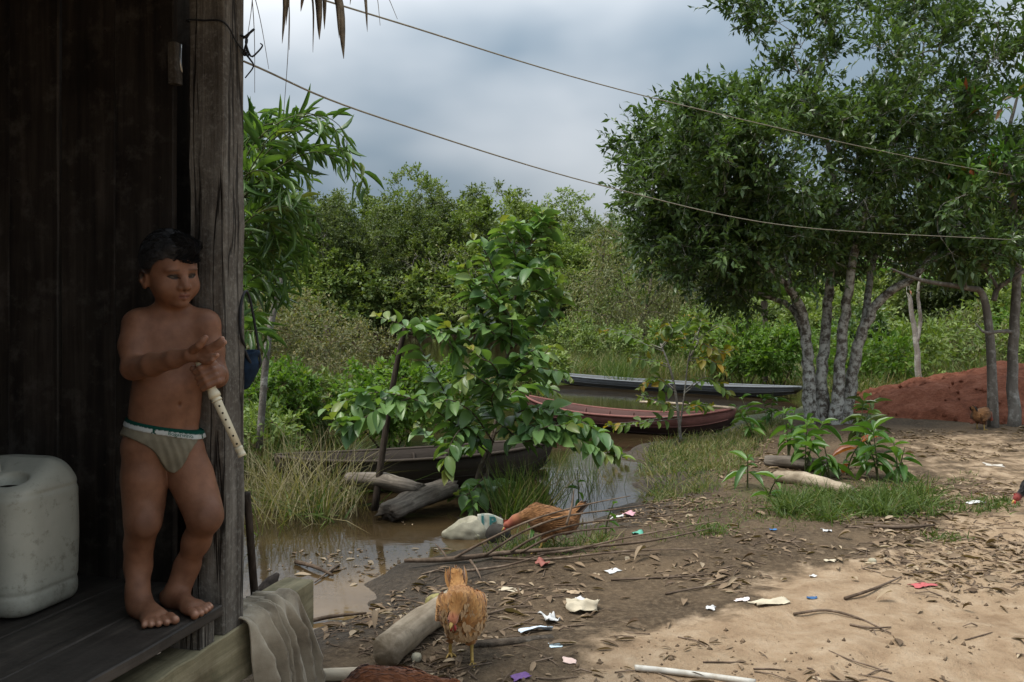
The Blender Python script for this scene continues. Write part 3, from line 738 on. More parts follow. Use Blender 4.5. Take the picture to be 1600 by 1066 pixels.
def build_child():
    q = lambda u, v, d: P(u, v, d) - BOY
    s = SDF((-.27, -.20, -.012), (.27, .34, 1.08), 0.0026)
    RB = rot_cols(math.radians(42)); RH = rot_cols(math.radians(49), math.radians(10), math.radians(5))
    # torso
    s.ell(q(254, 693, 2.410), (.093, .074, .060), RB, .02)
    s.ell(q(257, 650, 2.415), (.090, .077, .062), RB, .05)
    s.ell(q(261, 610, 2.410), (.089, .078, .068), RB, .05)
    s.ell(q(265, 560, 2.425), (.093, .070, .070), RB, .05)
    s.ell(q(268, 525, 2.435), (.096, .062, .045), RB, .04)
    s.cone(q(222, 508, 2.380), q(322, 508, 2.445), .036, .036, .045)
    s.cone(q(270, 500, 2.435), q(268, 460, 2.405), .033, .031, .03)            # neck
    s.cone(q(228, 500, 2.385), q(262, 486, 2.415), .024, .026, .03); s.cone(q(316, 503, 2.440), q(278, 488, 2.435), .024, .026, .03)
    s.ell(q(250, 545, 2.385), (.045, .018, .038), RB, .05); s.ell(q(297, 547, 2.425), (.040, .016, .036), RB, .05)      # chest
    # legs, each blended with the trunk but not with one another
    trunk = s; s = SDF(trunk.lo, trunk.hi, trunk.vox); legR = s
    s.chain([q(226, 703, 2.385), q(226, 750, 2.370), q(225, 790, 2.365), q(223, 818, 2.340)], [.058, .051, .043, .0375], .04)
    s.chain([q(223, 818, 2.340), q(217, 850, 2.365), q(216, 885, 2.375), q(215, 925, 2.345), q(215, 940, 2.342)], [.0360, .0310, .0290, .0235, .0225], .035)
    s.ell(q(229, 814, 2.318), (.020, .010, .024), RB, .035)
    s = SDF(trunk.lo, trunk.hi, trunk.vox); legL = s
    s.chain([q(287, 708, 2.405), q(300, 750, 2.400), q(313, 785, 2.385), q(321, 808, 2.365)], [.056, .050, .043, .0375], .04)
    s.chain([q(321, 808, 2.365), q(307, 845, 2.405), q(292, 885, 2.435), q(281, 915, 2.425), q(279, 925, 2.420)], [.0360, .0310, .0285, .0235, .0225], .035)
    s.ell(q(327, 806, 2.343), (.020, .010, .024), RB, .035)
    trunk.D = smin(smin(trunk.D, legR.D, .03), smin(trunk.D, legL.D, .03), .004); s = trunk; del legR, legL
    # feet
    nails = []
    def foot(heel, ang, side, ank):
        f = np.array([math.sin(ang), -math.cos(ang), 0]); l = np.array([math.cos(ang), math.sin(ang), 0]); m = side * l    # m: towards the big toe
        up = np.array([0, 0, 1.0]); h = heel - BOY; h[2] = 0
        s.ell(h + f * .012 + up * .023, (.023, .027, .0235), rot_cols(ang), .015)
        s.cone(ank, h + f * .040 + up * .034, .0225, .025, .015)
        s.cone(h + f * .040 + up * .034, h + f * .122 + m * .012 + up * .020, .026, .0165, .02)
        s.cone(h + f * .03 + up * .018, h + f * .118 - m * .016 + up * .014, .020, .013, .02)
        s.ell(h + f * .118 + up * .014, (.034, .026, .014), rot_cols(ang), .015)
        for i, (off, ln, r) in enumerate([(.025, .052, .0115), (.008, .050, .0088), (-.007, .044, .0083), (-.020, .036, .0080), (-.031, .027, .0078)]):
            a = h + f * .130 + m * off + up * (.013 if i else .014); b = a + f * (ln - .016) + m * (off * .22) - up * (.003 if i else .002)
            mid = (a + b) / 2 + up * .004
            s.chain([a, mid, b], [r, r * .93, r], .004); nails.append((b + f * r * .45 + up * r * .62, r * .62))
    hr = gf(208, 958); foot(hr, math.radians(48), +1, q(215, 938, 2.342))
    hl = gf(259, 945); foot(hl, math.radians(56), -1, q(279, 923, 2.42))
    # right arm across the belly, open hand
    s.chain([q(213, 507, 2.372), q(208, 540, 2.345), q(208, 574, 2.315)], [.036, .033, .029], .022)
    s.chain([q(208, 576, 2.315), q(238, 570, 2.265), q(272, 561, 2.225), q(291, 556, 2.215)], [.030, .029, .0225, .0185], .012)
    s.ell(q(305, 553, 2.208), (.026, .012, .021), rot_cols(math.radians(30), 0, math.radians(12)), .012)
    for pts in ([(313, 546), (326, 543), (338, 537), (347, 529)], [(316, 550), (330, 548), (342, 541), (351, 535)],
                [(315, 556), (326, 558), (334, 558), (339, 555)], [(311, 560), (320, 565), (327, 566), (332, 563)]):
        n = len(pts); s.chain([q(u, v, 2.208 - .006 * i) for i, (u, v) in enumerate(pts)], [.0088, .0078, .0072, .0064], .003)
    s.chain([q(302, 546, 2.195), q(311, 540, 2.18), q(317, 533, 2.178), q(321, 528, 2.18)], [.011, .0095, .0085, .0075], .004)
    # left arm folded back, fist round the flute
    FT, FB = P(303, 548, 2.225), P(379, 713, 2.225)
    A = unit(FB - FT); C = unit(np.array([0, 0, CAM_H]) - (FT + FB) / 2); Rr = unit(np.cross(A, C)); Rr = Rr if Rr[0] > 0 else -Rr; C = unit(np.cross(Rr, A)); C = C if C[1] < 0 else -C
    g0 = FT + A * .072 - BOY
    for i, (o, rr) in enumerate([(-.0235, .0086), (-.0075, .0090), (.0085, .0088), (.0235, .0078)]):
        b = g0 + A * o
        s.chain([b + Rr * .030 - C * .006, b + Rr * .021 + C * .0155, b - Rr * .004 + C * .0200, b - Rr * .019 + C * .009 + A * .002], [rr * 1.1, rr, rr * .95, rr * .85], .003)
    s.ell(g0 + Rr * .026 - C * .012, (.031, .013, .021), np.stack([A, Rr, C], -1), .008)
    s.chain([g0 - A * .008 + Rr * .018 - C * .022, g0 - A * .022 - Rr * .008 - C * .016, g0 - A * .032 - Rr * .020 - C * .001], [.012, .010, .0085], .004)
    wr = g0 + Rr * .030 - C * .045 + A * .004
    s.cone(g0 + Rr * .027 - C * .015, wr, .019, .0185, .012)
    el = q(338, 588, 2.425)
    s.cone(wr, (wr + el) / 2, .0185, .026, .012); s.cone((wr + el) / 2, el, .026, .028, .012)
    s.chain([q(320, 507, 2.435), q(330, 545, 2.435), el], [.035, .032, .028], .02)
    # head
    HO_ = q(267, 427, 2.385)
    HK = 0.88; hp = lambda x, y, z: HO_ + RH @ (HK * np.array([x, y, z]))
    he = lambda c, r, k=.01, sub=False, R=None: s.ell(hp(*c), HK * np.asarray(r, float), RH if R is None else R, k * HK, sub)
    he((0, -.014, .036), (.075, .090, .085), .02)
    he((0, .012, -.022), (.064, .064, .064), .04)
    he((0, .030, -.052), (.047, .042, .038), .03)
    for sg in (-1, 1):
        he((sg * .037, .044, -.034), (.029, .028, .029), .02)
        he((sg * .073, -.012, -.016), (.009, .017, .027), .008); he((sg * .083, -.020, -.006), (.006, .017, .024), .006); he((sg * .078, -.010, -.034), (.006, .010, .010), .006)
        he((sg * .086, -.010, -.010), (.009, .009, .015), .004, True)
        he((sg * .030, .082, .004), (.017, .012, .010), .010, True)
        he((sg * .029, .0600, .001), (.0165, .0150, .0135), .004)
        he((sg * .030, .064, .021), (.020, .012, .006), .012)
    he((0, .064, -.082), (.020, .016, .014), .02)
    s.chain([hp(0, .070, .012), hp(0, .080, -.012), hp(0, .088, -.027)], [0.00704, 0.00836, 0.01100], .012)
    for sg in (-1, 1):
        he((sg * .0135, .082, -.032), (.0095, .0095, .0085), .005); he((sg * .0065, .089, -.038), (.0035, .004, .003), .002, True)
    he((0, .066, -.052), (.026, .016, .016), .015)
    s.chain([hp(-.019, .071, -.0570), hp(-.007, .0815, -.0525), hp(0, .0825, -.0535), hp(.007, .0815, -.0525), hp(.019, .071, -.0570)], [0.00264, 0.00458, 0.00422, 0.00458, 0.00264], .004)
    s.chain([hp(-.015, .073, -.0600), hp(0, .0815, -.0630), hp(.015, .073, -.0600)], [0.00264, 0.00493, 0.00264], .004)
    s.chain([hp(-.016, .0790, -.0585), hp(0, .0895, -.0580), hp(.016, .0790, -.0585)], [0.00132, 0.00194, 0.00132], .002, True)
    s.chain([hp(-.004, .084, -.042), hp(-.003, .086, -.048)], [0.00176, 0.00176], .004, True)
    for sg in (-1, 1):                # eye openings, looking down
        s.chain([hp(sg * .0140, .074, -.0020), hp(sg * .024, .080, -.0010), hp(sg * .034, .078, -.0004), hp(sg * .0460, .066, .0010)], [0.00299, 0.00616, 0.00616, 0.00299], .001, True)
    he((0, 0, 0), (.0001, .0001, .0001), 0)
    s.ell(q(284, 633, 2.345), (.006, .022, .008), RB, .006, True)             # navel
    D0 = s.D.copy()
    V, F = surface_nets(D0, s.ax); V = relax(V, F, 2, .4)
    leg_ = sm(.40, .36, V[:, 2]) * sm(.07, .10, V[:, 2]); Vs = relax(V, F, 14, .5); V = V + (Vs - V) * leg_[:, None]
    # skin tone features: x = brow and eyelash hair, painted shade in nostrils, mouth line and lid fold, y = lips, z = paler nails and palms
    hl_ = (V - HO_) @ RH / HK; x, y, z = hl_.T
    brow = np.exp(-((z - (.0205 + .05 * np.maximum(0, .036 - np.abs(x)) - 3.5 * np.maximum(0, np.abs(x) - .03) ** 2 - .0006)) / .0030) ** 2) * sm(.010, .018, np.abs(x)) * sm(.050, .038, np.abs(x)) * (y > .03)
    lash_shade = np.exp(-((z - .0072 + 9 * (np.abs(x) - .029) ** 2) / .0026) ** 2) * sm(.012, .017, np.abs(x)) * sm(.046, .040, np.abs(x)) * (y > .04)
    ex = (np.abs(x) - .0295) / .0165; ez = z - .0005 - .0022 * np.clip(ex, -1, 1)
    almond = (np.abs(ex) < 1) * sm(.0016, -.0008, np.abs(ez) - .0062 * np.clip(1 - ex ** 2, 0, 1) ** .8) * (y > .045)
    mouth = np.exp(-((z + .0582 + .9 * (x * x) * 6) / .0015) ** 2) * sm(.021, .017, np.abs(x)) * (y > .055)
    nost = np.exp(-(np.hypot(np.abs(x) - .0068, (z + .0385) * 1.3) / .0038) ** 2) * (y > .07)
    lid_line = np.exp(-((ez - .0105 + .0035 * ex ** 2) / .0013) ** 2) * (np.abs(ex) < 1.05) * (y > .04) * .4
    lash_shade = np.maximum.reduce([lash_shade, almond, mouth * .55, nost * .8, lid_line])  # eyelash hair joined with shade painted into mouth line, nostrils and lid fold
    lip = np.exp(-((z + .0575) / .0072) ** 2) * sm(.021, .014, np.abs(x)) * (y > .05)
    scalp = sm(-.002, .012, z - np.interp(y, [-.1, -.03, -.005, .014, .026, .045, .06, .09], [-.05, -.035, -.006, .0, .026, .046, .050, .050])) * (np.abs(z) < .2) * (np.abs(x) < .12) * (np.abs(y) < .15)
    pale = np.zeros(len(V))
    for c, r in nails: pale = np.maximum(pale, np.exp(-(np.linalg.norm(V - c, axis=1) / r) ** 2 * 1.2))
    for u, v in ((350, 528), (354, 535), (322, 527), (341, 554)): pale = np.maximum(pale, .8 * np.exp(-(np.linalg.norm(V - q(u, v, 2.195), axis=1) / .014) ** 2))
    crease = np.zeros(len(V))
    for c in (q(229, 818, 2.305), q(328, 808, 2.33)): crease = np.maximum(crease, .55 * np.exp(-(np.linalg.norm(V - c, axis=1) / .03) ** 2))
    lc = np.stack([np.clip(np.maximum.reduce([brow * .6, lash_shade * .95, scalp * .9]), 0, 1), np.clip(lip, 0, 1), np.clip(pale - crease, -1, 1)], -1)
    t = NT('brown_skin'); a = t.attr(); v = t.coord('Object'); n = t.noise(v, 26, 4, .6); nf = t.noise(v, 420, 2)
    n_b = t.noise(v, 7, 5, .6); c = t.ramp(t.math('ADD', t.math('MULTIPLY', n, .5), t.math('MULTIPLY', n_b, .5)), [(.36, (0.128, 0.056, 0.030)), (.64, (0.235, 0.110, 0.062))])
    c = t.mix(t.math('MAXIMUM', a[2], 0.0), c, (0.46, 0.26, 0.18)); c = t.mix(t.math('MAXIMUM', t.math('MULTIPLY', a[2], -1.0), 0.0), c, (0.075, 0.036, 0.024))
    c = t.mix(t.math('MULTIPLY', a[1], .75), c, (0.150, 0.052, 0.045)); c = t.mix(a[0], c, (0.010, 0.008, 0.007))
    skin = t.done(t.pbr(c, 0.58, t.bump(t.math('ADD', n, t.math('MULTIPLY', nf, .5)), .2, .003), .28, Subsurface_Weight=0.1, Subsurface_Scale=0.008))
    root = thing('person', 'barefoot small child in briefs leaning on the dark wall holding a flute', 'person', BOY)
    link('body', mesh_fast('body', V, F, None, lc), skin, root)
    # eyes
    tt = NT('eye'); vv = tt.coord('Object'); sp = tt.n('ShaderNodeSeparateXYZ'); tt.l(vv, sp.inputs[0])
    ec = tt.ramp(sp.outputs['Y'], [(.0, (.09, .078, .07)), (.52, (.09, .078, .07)), (.60, (.012, .008, .006)), (1.0, (.008, .006, .005))])
    for nd in tt.t.nodes:
        if nd.bl_idname == 'ShaderNodeTexCoord': pass
    em = tt.done(tt.pbr(ec, .08, None, .6))
    for sg in (-1, 1):
        th = np.linspace(0, np.pi, 13); ph = np.linspace(0, 2 * np.pi, 20, endpoint=False)
        ev = np.array([[math.sin(a) * math.cos(b), math.cos(a), math.sin(a) * math.sin(b)] for a in th for b in ph])
        ef = [(i * 20 + j, i * 20 + (j + 1) % 20, (i + 1) * 20 + (j + 1) % 20, (i + 1) * 20 + j) for i in range(12) for j in range(20)]
        eo = link('eye', mesh_fast('eye', ev, ef), em, root)
        Re = RH @ np.array(Matrix.Rotation(math.radians(-14), 3, 'X')) @ np.array(Matrix.Rotation(math.radians(-8), 3, 'Z'))
        eo.matrix_local = Matrix.Translation(Vector(hp(sg * .029, .0590, .0))) @ Matrix(Re.tolist()).to_4x4() @ Matrix.Scale(.0135 * HK, 4)
    # hair: a cap over the skull plus short combed locks
    hsd = SDF(HO_ - .16, HO_ + .19, 0.003)
    hsd.ell(hp(0, -.016, .040), np.array((.081, .096, .094)) * HK, RH, 0); hsd.ell(hp(.012, .050, .088), np.array((.046, .036, .024)) * HK, RH, .03)
    X, Y, Z = np.meshgrid(*hsd.ax, indexing='ij'); L3 = (np.stack([X, Y, Z], -1) - HO_) @ RH / HK
    lx, ly, lz = L3[..., 0], L3[..., 1], L3[..., 2]
    hline = np.interp(ly, [-.12, -.06, -.03, -.006, .004, .014, .024, .040, .055, .065, .09], [-.050, -.045, -.030, -.006, -.004, -.004, .012, .040, .050, .050, .048]) + .003 * np.sin(lx * 260) - .006 * (lx > .0) * (ly > .05)
    fade = np.clip((hline + .03 - lz) / .03, 0, 1) * .006
    D = np.maximum(hsd.D + fade - .0006 * vnoise(L3, 60, 21), (hline - lz) * .7)
    hv, hf = surface_nets(D.astype(np.float32), hsd.ax)
    tt = NT('black_hair'); v = tt.coord('Object'); nn = tt.noise(tt.coord('Object', (60, 260, 60)), 1.0, 3)
    hm = tt.done(tt.pbr(tt.ramp(nn, [(.3, (.006, .0055, .006)), (.7, (.020, .019, .019))]), .62, tt.bump(nn, .6, .004), .45))
    hair = link('hair', mesh_fast('hair', hv, hf), hm, root)
    hn = normals_of(hv, hf); hl2 = (hv - HO_) @ RH / HK
    r = np.random.default_rng(4); pick = r.choice(np.where(hl2[:, 2] > .035)[0], 2200)
    pb = hv[pick] - hn[pick] * .002; comb = RH @ np.array([.35, .8, .15]); dr = unit(hn[pick] * .18 + unit(comb - hn[pick] * (hn[pick] @ comb)[:, None]) * .95 + r.normal(0, .13, (2200, 3)))
    ln = np.where((hl2[pick, 1] > .035) & (hl2[pick, 0] > -.03), .024, .012) * r.uniform(.7, 1.3, 2200)
    lv, l4, l3, llc = leaf_arrays(T_BLADE, pb, dr, hn[pick], ln, .0022)
    link('locks', mesh_fast('locks', lv, l4, l3, llc), hm, hair)
    # briefs: the body surface let out a little between waist and leg openings
    X, Y, Z = np.meshgrid(*s.ax, indexing='ij', sparse=True)
    Lv, Fv = RB[:, 0], RB[:, 1]
    cw = q(254, 690, 2.41); lxx = (X - cw[0]) * Lv[0] + (Y - cw[1]) * Lv[1]; lyy = (X - cw[0]) * Fv[0] + (Y - cw[1]) * Fv[1]; zz = Z - cw[2]
    top = zz - (.048 - .19 * lxx - .10 * lyy)                                  # below the waist line
    legcut = (-.018 + .62 * np.maximum(np.abs(lxx + .006) - .026, 0) + .0 * lyy) - .055 * np.exp(-((lxx + .004) / .03) ** 2) - zz   # above the leg openings
    reg = np.maximum(np.maximum(top, legcut * .85), np.maximum(np.abs(lxx) - .14, np.abs(lyy) - .13))
    fold = .0012 * np.sin(lxx * 330 + zz * 90) * np.exp(-((lxx) / .06) ** 2)
    hips = SDF(s.lo, s.hi, s.vox)
    hips.ell(q(254, 693, 2.41), (.093, .074, .060), RB, .0); hips.ell(q(257, 650, 2.415), (.090, .077, .062), RB, .05)
    for a_, b_, ra, rb in (((226, 703, 2.385), (226, 750, 2.37), .060, .054), ((287, 708, 2.405), (300, 750, 2.40), .057, .052)): hips.cone(q(*a_), q(*b_), ra, rb, .045)
    base = np.minimum(hips.D, D0)
    base = hips.D
    D = np.maximum(base - .0042 + fold, reg).astype(np.float32); bv, bf = surface_nets(D, s.ax); bv = relax(bv, bf, 1, .4)
    bm = mat_plain('khaki_cotton', (0.175, 0.155, 0.110), 0.9, 0.1, 0.2, 30, 0.4, 0.003)
    br = link('briefs', mesh_fast('briefs', bv, bf), bm, root)
    D = np.maximum(base - .0060, np.maximum(np.maximum(top - .002, -(top + .019)), np.maximum(np.abs(lxx) - .14, np.abs(lyy) - .13))).astype(np.float32)
    wv, wf = surface_nets(D, s.ax); wv = relax(wv, wf, 1, .4)
    wz = wv - cw; wt = wz[:, 2] - (.048 - .19 * (wz @ Lv) - .10 * (wz @ Fv)); ang = np.arctan2(wz @ Lv, wz @ Fv)
    # x: green upper stripe, printed figures and lettering-like band on white
    def glyphs():
        g = np.zeros(len(wv))
        for a0 in (-.62, .86, -2.2, 2.4):            # small running figures
            dx = (ang - a0) * .085; dz = wt + .0095
            for sx, sz, ex, ez, w in ((0, .006, 0, -.001, .0030), (0, .003, -.005, .005, .0016), (0, .003, .006, .001, .0016), (0, -.001, -.004, -.008, .0018), (0, -.001, .004, -.008, .0018)):
                vx, vz = ex - sx, ez - sz; h = np.clip(((dx - sx) * vx + (dz - sz) * vz) / (vx * vx + vz * vz), 0, 1)
                g = np.maximum(g, (np.hypot(dx - sx - h * vx, dz - sz - h * vz) < w) * 1.0)
        return g
    green = np.maximum((wt > -.0065) * 1.0, glyphs())
    t = NT('printed_waistband'); a = t.attr(); cc = t.mix(a[0], (.43, .45, .43), (.004, .048, .034)); wm = t.done(t.pbr(cc, .85, t.bump(t.noise(t.coord('Object', (40, 40, 900)), 1.0, 2), .4, .002), .1))
    wb = link('waistband', mesh_fast('waistband', wv, wf, None, np.stack([green, green * 0, green * 0], -1)), wm, br)
    # green lettering wrapped on the band
    cu = bpy.data.curves.new('lettering', 'FONT'); cu.body = 'Bogarinho'; cu.size = .0135; cu.align_x = 'CENTER'
    to = bpy.data.objects.new('lettering_tmp', cu); COL.objects.link(to); bpy.context.view_layer.update()
    me = bpy.data.meshes.new_from_object(to); bpy.data.objects.remove(to)
    front = np.abs(ang - .12) < 1.2; out = []
    for vt in me.vertices:
        an = .12 + vt.co.x / .085; tz = vt.co.y - .0150
        k = np.argmin(((ang - an) * .085) ** 2 + (wt - tz) ** 2 + (~front) * 1.0 + (np.hypot(wz @ Lv, wz @ Fv) < .06) * 1.0)
        rad = Lv * math.sin(an) + Fv * math.cos(an); hh = np.hypot(wz[k] @ Lv, wz[k] @ Fv)
        lx_, ly_ = hh * math.sin(an), hh * math.cos(an); p = cw + Lv * lx_ + Fv * ly_; p[2] = cw[2] + tz + (.048 - .19 * lx_ - .10 * ly_)
        out.append(p + rad * .0012)
    for vt, p in zip(me.vertices, out): vt.co = p
    link('lettering', me, mat_plain('green_print', (.006, .10, .065), .8, .1), wb)
    return FT, FB, A, C, Rr
FLUTE = build_child()

def build_flute():
    FT, FB, A, C, Rr = FLUTE; L = float(np.linalg.norm(FB - FT))
    root = thing('recorder_flute', 'cream plastic recorder flute gripped in the child\'s fist', 'flute', FB)
    base = np.array(root.location); m = mat_plain('cream_plastic', (0.60, 0.53, 0.37), 0.38, 0.4, 0.08, 20, .05)
    ax = lambda x: FT + A * x - base
    def seg(name, xs, rs): return MB().tube(np.array([ax(x) for x in xs]), rs, 20).build(name, m, root)
    seg('mouthpiece', [.028, .03, .04, .05], [.008, .0095, .0100, .0102])
    seg('head_joint', [.0505, .06, .098, .100, .104, .106, .112, .120, .127, .1275, .133, .134, .1375, .138], [.0102, .0102, .0106, .0118, .0122, .0112, .0128, .0150, .0146, .0120, .0122, .0132, .0132, .0112])
    seg('body_tube', [.1385, .145, .20, .262], [.0112, .0110, .0102, .0092])
    seg('foot_joint', [.2625, .2635, .270, .272, L - .008, L - .007, L], [.0092, .0102, .0104, .0095, .0094, .0104, .0104])
    hm = mat_plain('hole_dark', (0.02, 0.016, 0.012), .8, .1)
    nrm = unit(C * .93 + Rr * .0)
    for i, x in enumerate([.152, .171, .189, .211, .233, .255]):
        rr = np.interp(x, [.1385, .262], [.0112, .0092]); p = ax(x) + nrm * (rr - .0016)
        MB().tube([p, p + nrm * .0021], [.0026, .0026], 10).build('finger_hole', hm, root)
build_flute()

def jerry_can():
    c = P(20, 950, 2.44); c[2] = FLOOR_Z; rz = math.radians(-14)
    root = thing('jerry_can', 'grimy white plastic jerry can with open mouth on the porch floor', 'jerry can', c + np.array([0, 0, .001]), rz)
    s = SDF((-.20, -.19, -.02), (.20, .19, .47), 0.0042)
    def body(X, Y, Z, hx=.138, hy=.124, z0=.0, z1=.395, r=.062):
        sh = np.clip((Z - .315) / .08, 0, 1); kx = hx - .035 * sh ** 1.6; ky = hy - .03 * sh ** 1.6
        dx = np.abs(X) - (kx - r); dy = np.abs(Y) - (ky - r)
        d2 = np.sqrt(np.maximum(dx, 0) ** 2 + np.maximum(dy, 0) ** 2) + np.minimum(np.maximum(dx, dy), 0) - r
        dz = np.maximum(z0 - Z, (Z - z1 + .42 * np.maximum(0, .035 - Y)) * .93)
        d2 = d2 + .004 * np.exp(-((Z - .317) / .006) ** 2) + .0035 * np.exp(-((Z - .060) / .006) ** 2) - .003 * np.exp(-((Z - .19) / .09) ** 2)
        return smax(d2, dz, .032)
    s.func((-.2, -.2, -.02), (.2, .2, .47), body)
    s.ell((-.095, -.045, .385), (.075, .05, .045), None, .03, True)                       # grip recess
    s.ell((.055, -.066, .360), (.050, .036, .034), None, .003, True)                      # open mouth
    V, F = s.mesh_arrays(); V = relax(V, F, 2, .45)
    t = NT('grimy_white_plastic'); v = t.coord('Object'); n = t.noise(v, 5, 6, .65); n2 = t.noise(v, 26, 6, .75); sp = t.n('ShaderNodeSeparateXYZ'); t.l(v, sp.inputs[0])
    cc = t.ramp(n, [(.3, (.38, .37, .30)), (.7, (.50, .485, .40))]); cc = t.mix(t.ramp(n2, [(.55, (0, 0, 0)), (.75, (.8, .8, .8))]), cc, (.13, .11, .075))
    low = t.math('ADD', t.math('MULTIPLY', t.math('SUBTRACT', .085, sp.outputs['Z']), 9.0), t.math('SUBTRACT', n2, .5)); cc = t.mix(t.math('MULTIPLY', low, .75, True), cc, (.10, .08, .055))
    m = t.done(t.pbr(cc, .5, t.bump(n2, .15, .004), .35))
    link('body', mesh_fast('body', V, F), m, root)
    link('handle', MB().tube(smooth_path([(-.165, -.05, .345), (-.14, -.045, .385), (-.06, -.035, .398), (-.032, -.034, .394), (-.018, -.036, .372), (-.014, -.038, .345)], 5), [.012, .014, .015, .014, .011, .011], 12).mesh('handle'), m, root)
    link('mouth_inside', MB().tube([(.055, -.066, .322), (.055, -.066, .334)], [.026, .030], 20).mesh('mouth_inside'), mat_plain('dark_inside', (.03, .024, .018), .8, .1), root)
jerry_can()
# ------------------------------------------------------------------ plants: generators
M['bark_lichen'] = None
def mat_bark(name, c0, c1, lichen, amt=(.48, .62), scale=9):
    t = NT(name); v = t.coord('Object', None, True); n = t.noise(v, scale, 6, .7); n2 = t.noise(v, 60, 4); n3 = t.noise(t.coord('Object', (14, 14, 3), True), 1.0, 5)
    c = t.ramp(n3, [(.3, c0), (.7, c1)]); c = t.mix(t.ramp(n, [(amt[0], (0, 0, 0)), (amt[1], (1, 1, 1))]), c, lichen)
    return t.done(t.pbr(c, .92, t.bump(t.math('ADD', n3, t.math('MULTIPLY', n2, .5)), .8, .02), .1))
M['bark_lichen'] = mat_bark('lichen_bark', (.060, .050, .040), (.14, .12, .10), (.44, .44, .40), (.43, .57), 14)
M['bark_brown'] = mat_bark('brown_bark', (.055, .042, .032), (.15, .12, .09), (.27, .25, .21), (.55, .7))
M['bark_grey'] = mat_bark('grey_bark', (.09, .08, .068), (.2, .18, .155), (.33, .32, .29), (.5, .68))
M['stem_green'] = mat_plain('green_stem', (.075, .085, .035), .7, .2, .35)
M['stem_brown'] = mat_plain('brown_stem', (.085, .06, .04), .8, .15, .35)
M['lf_big'] = mat_leaf('leaf_dark_glossy', (0.036, 0.066, 0.023), (0.100, 0.161, 0.047), (.13, .21, .05), .26, .36, .45)
M['lf_shrub'] = mat_leaf('leaf_mid_green', (0.067, 0.140, 0.046), (0.160, 0.264, 0.083), (.26, .24, .055), .30, .38, .4)
M['lf_bamboo'] = mat_leaf('leaf_bamboo', (.062, .130, .036), (.150, .250, .075), (.21, .25, .07), .32, .38, .45)
M['lf_bright'] = mat_leaf('leaf_bright_green', (0.059, 0.122, 0.018), (0.129, 0.216, 0.036), (.2, .22, .05), .38, .5, .3)
M['lf_seed'] = mat_leaf('leaf_fresh_green', (0.053, 0.124, 0.028), (0.119, 0.216, 0.049), (.28, .07, .03), .32, .36, .4)
M['lf_yellow'] = mat_leaf('leaf_yellowing', (.060, .110, .024), (.130, .190, .040), (.34, .20, .025), .35, .45, .3)
M['lf_far_dark'] = mat_leaf('far_leaf_dark', (0.063, 0.094, 0.034), (0.158, 0.197, 0.067), (.11, .12, .04), .25, .5, .25, .35)
M['lf_far_mid'] = mat_leaf('far_leaf_mid', (0.090, 0.138, 0.042), (0.225, 0.287, 0.088), (.15, .15, .05), .28, .5, .25, .35)
M['lf_far_bright'] = mat_leaf('far_leaf_bright', (0.099, 0.150, 0.036), (0.201, 0.261, 0.064), (.18, .2, .05), .3, .5, .25, .25)
M['lf_tan'] = mat_leaf('far_leaf_tan', (.085, .100, .045), (.190, .200, .095), (.24, .20, .09), .25, .6, .2, .2)
M['lf_grass'] = mat_leaf('grass_blade', (0.044, 0.080, 0.017), (0.115, 0.160, 0.040), (.26, .215, .11), .30, .5, .25)
M['lf_dry'] = mat_leaf('dry_weed', (.12, .105, .060), (.26, .230, .140), (.34, .29, .18), .2, .7, .15)
M['lf_litter'] = mat_leaf('dead_leaf', (.085, .055, .034), (.270, .195, .125), (.40, .32, .22), .08, .75, .2)

def grow_branches(mb, limbs, clumps, rng, r_tip=.004, thick=.012, sides=5, lift=.10, wig=.08):
    NP, NR = [], []
    for pts, rad in limbs:
        path = smooth_path(pts, 5); rr = np.interp(np.linspace(0, 1, len(path)), np.linspace(0, 1, len(rad)), rad)
        jj = rng.normal(0, 1, path.shape) * (rr * .12)[:, None]; jj[0] = 0
        mb.tube(path + jj, rr, 10); NP += list(path[len(path) // 4:]); NR += list(rr[len(path) // 4:])
    N = np.array(NP); R = np.array(NR)
    d0 = np.array([np.min(np.linalg.norm(N - c, axis=1)) for c in clumps])
    for ci in np.argsort(d0):
        c = clumps[ci]; d = np.linalg.norm(N - c, axis=1); k = np.argmin(d + .7 * np.maximum(0, N[:, 2] - c[2]) + .0 * R); a = N[k]; L = d[k]
        if L < 1e-3: continue
        m1 = a + (c - a) * .35 + rng.normal(0, wig, 3) * L + [0, 0, lift * L]; m2 = a + (c - a) * .7 + rng.normal(0, wig, 3) * L + [0, 0, lift * .8 * L]
        path = smooth_path([a, m1, m2, c], 2); r0 = min(R[k] * .8, r_tip + thick * L)
        rr = np.linspace(r0, r_tip, len(path)); mb.tube(path, rr, sides, False)
        N = np.vstack([N, path[1:]]); R = np.concatenate([R, rr[1:]])
    return N, R

def sample_clumps(ells, rng, mind=0.0, shell=.45):
    out = []
    for c, r, n in ells:
        d = unit(rng.normal(size=(n * 3, 3))); rad = (shell + (1 - shell) * rng.random((n * 3, 1))) ** .6
        pts = np.asarray(c) + d * rad * np.asarray(r); kept = []
        for p in pts:
            if len(kept) >= n: break
            if mind and out and min(np.linalg.norm(np.array(out) - p, axis=1)) < mind: continue
            kept.append(p); out.append(p)
    return np.array(out)

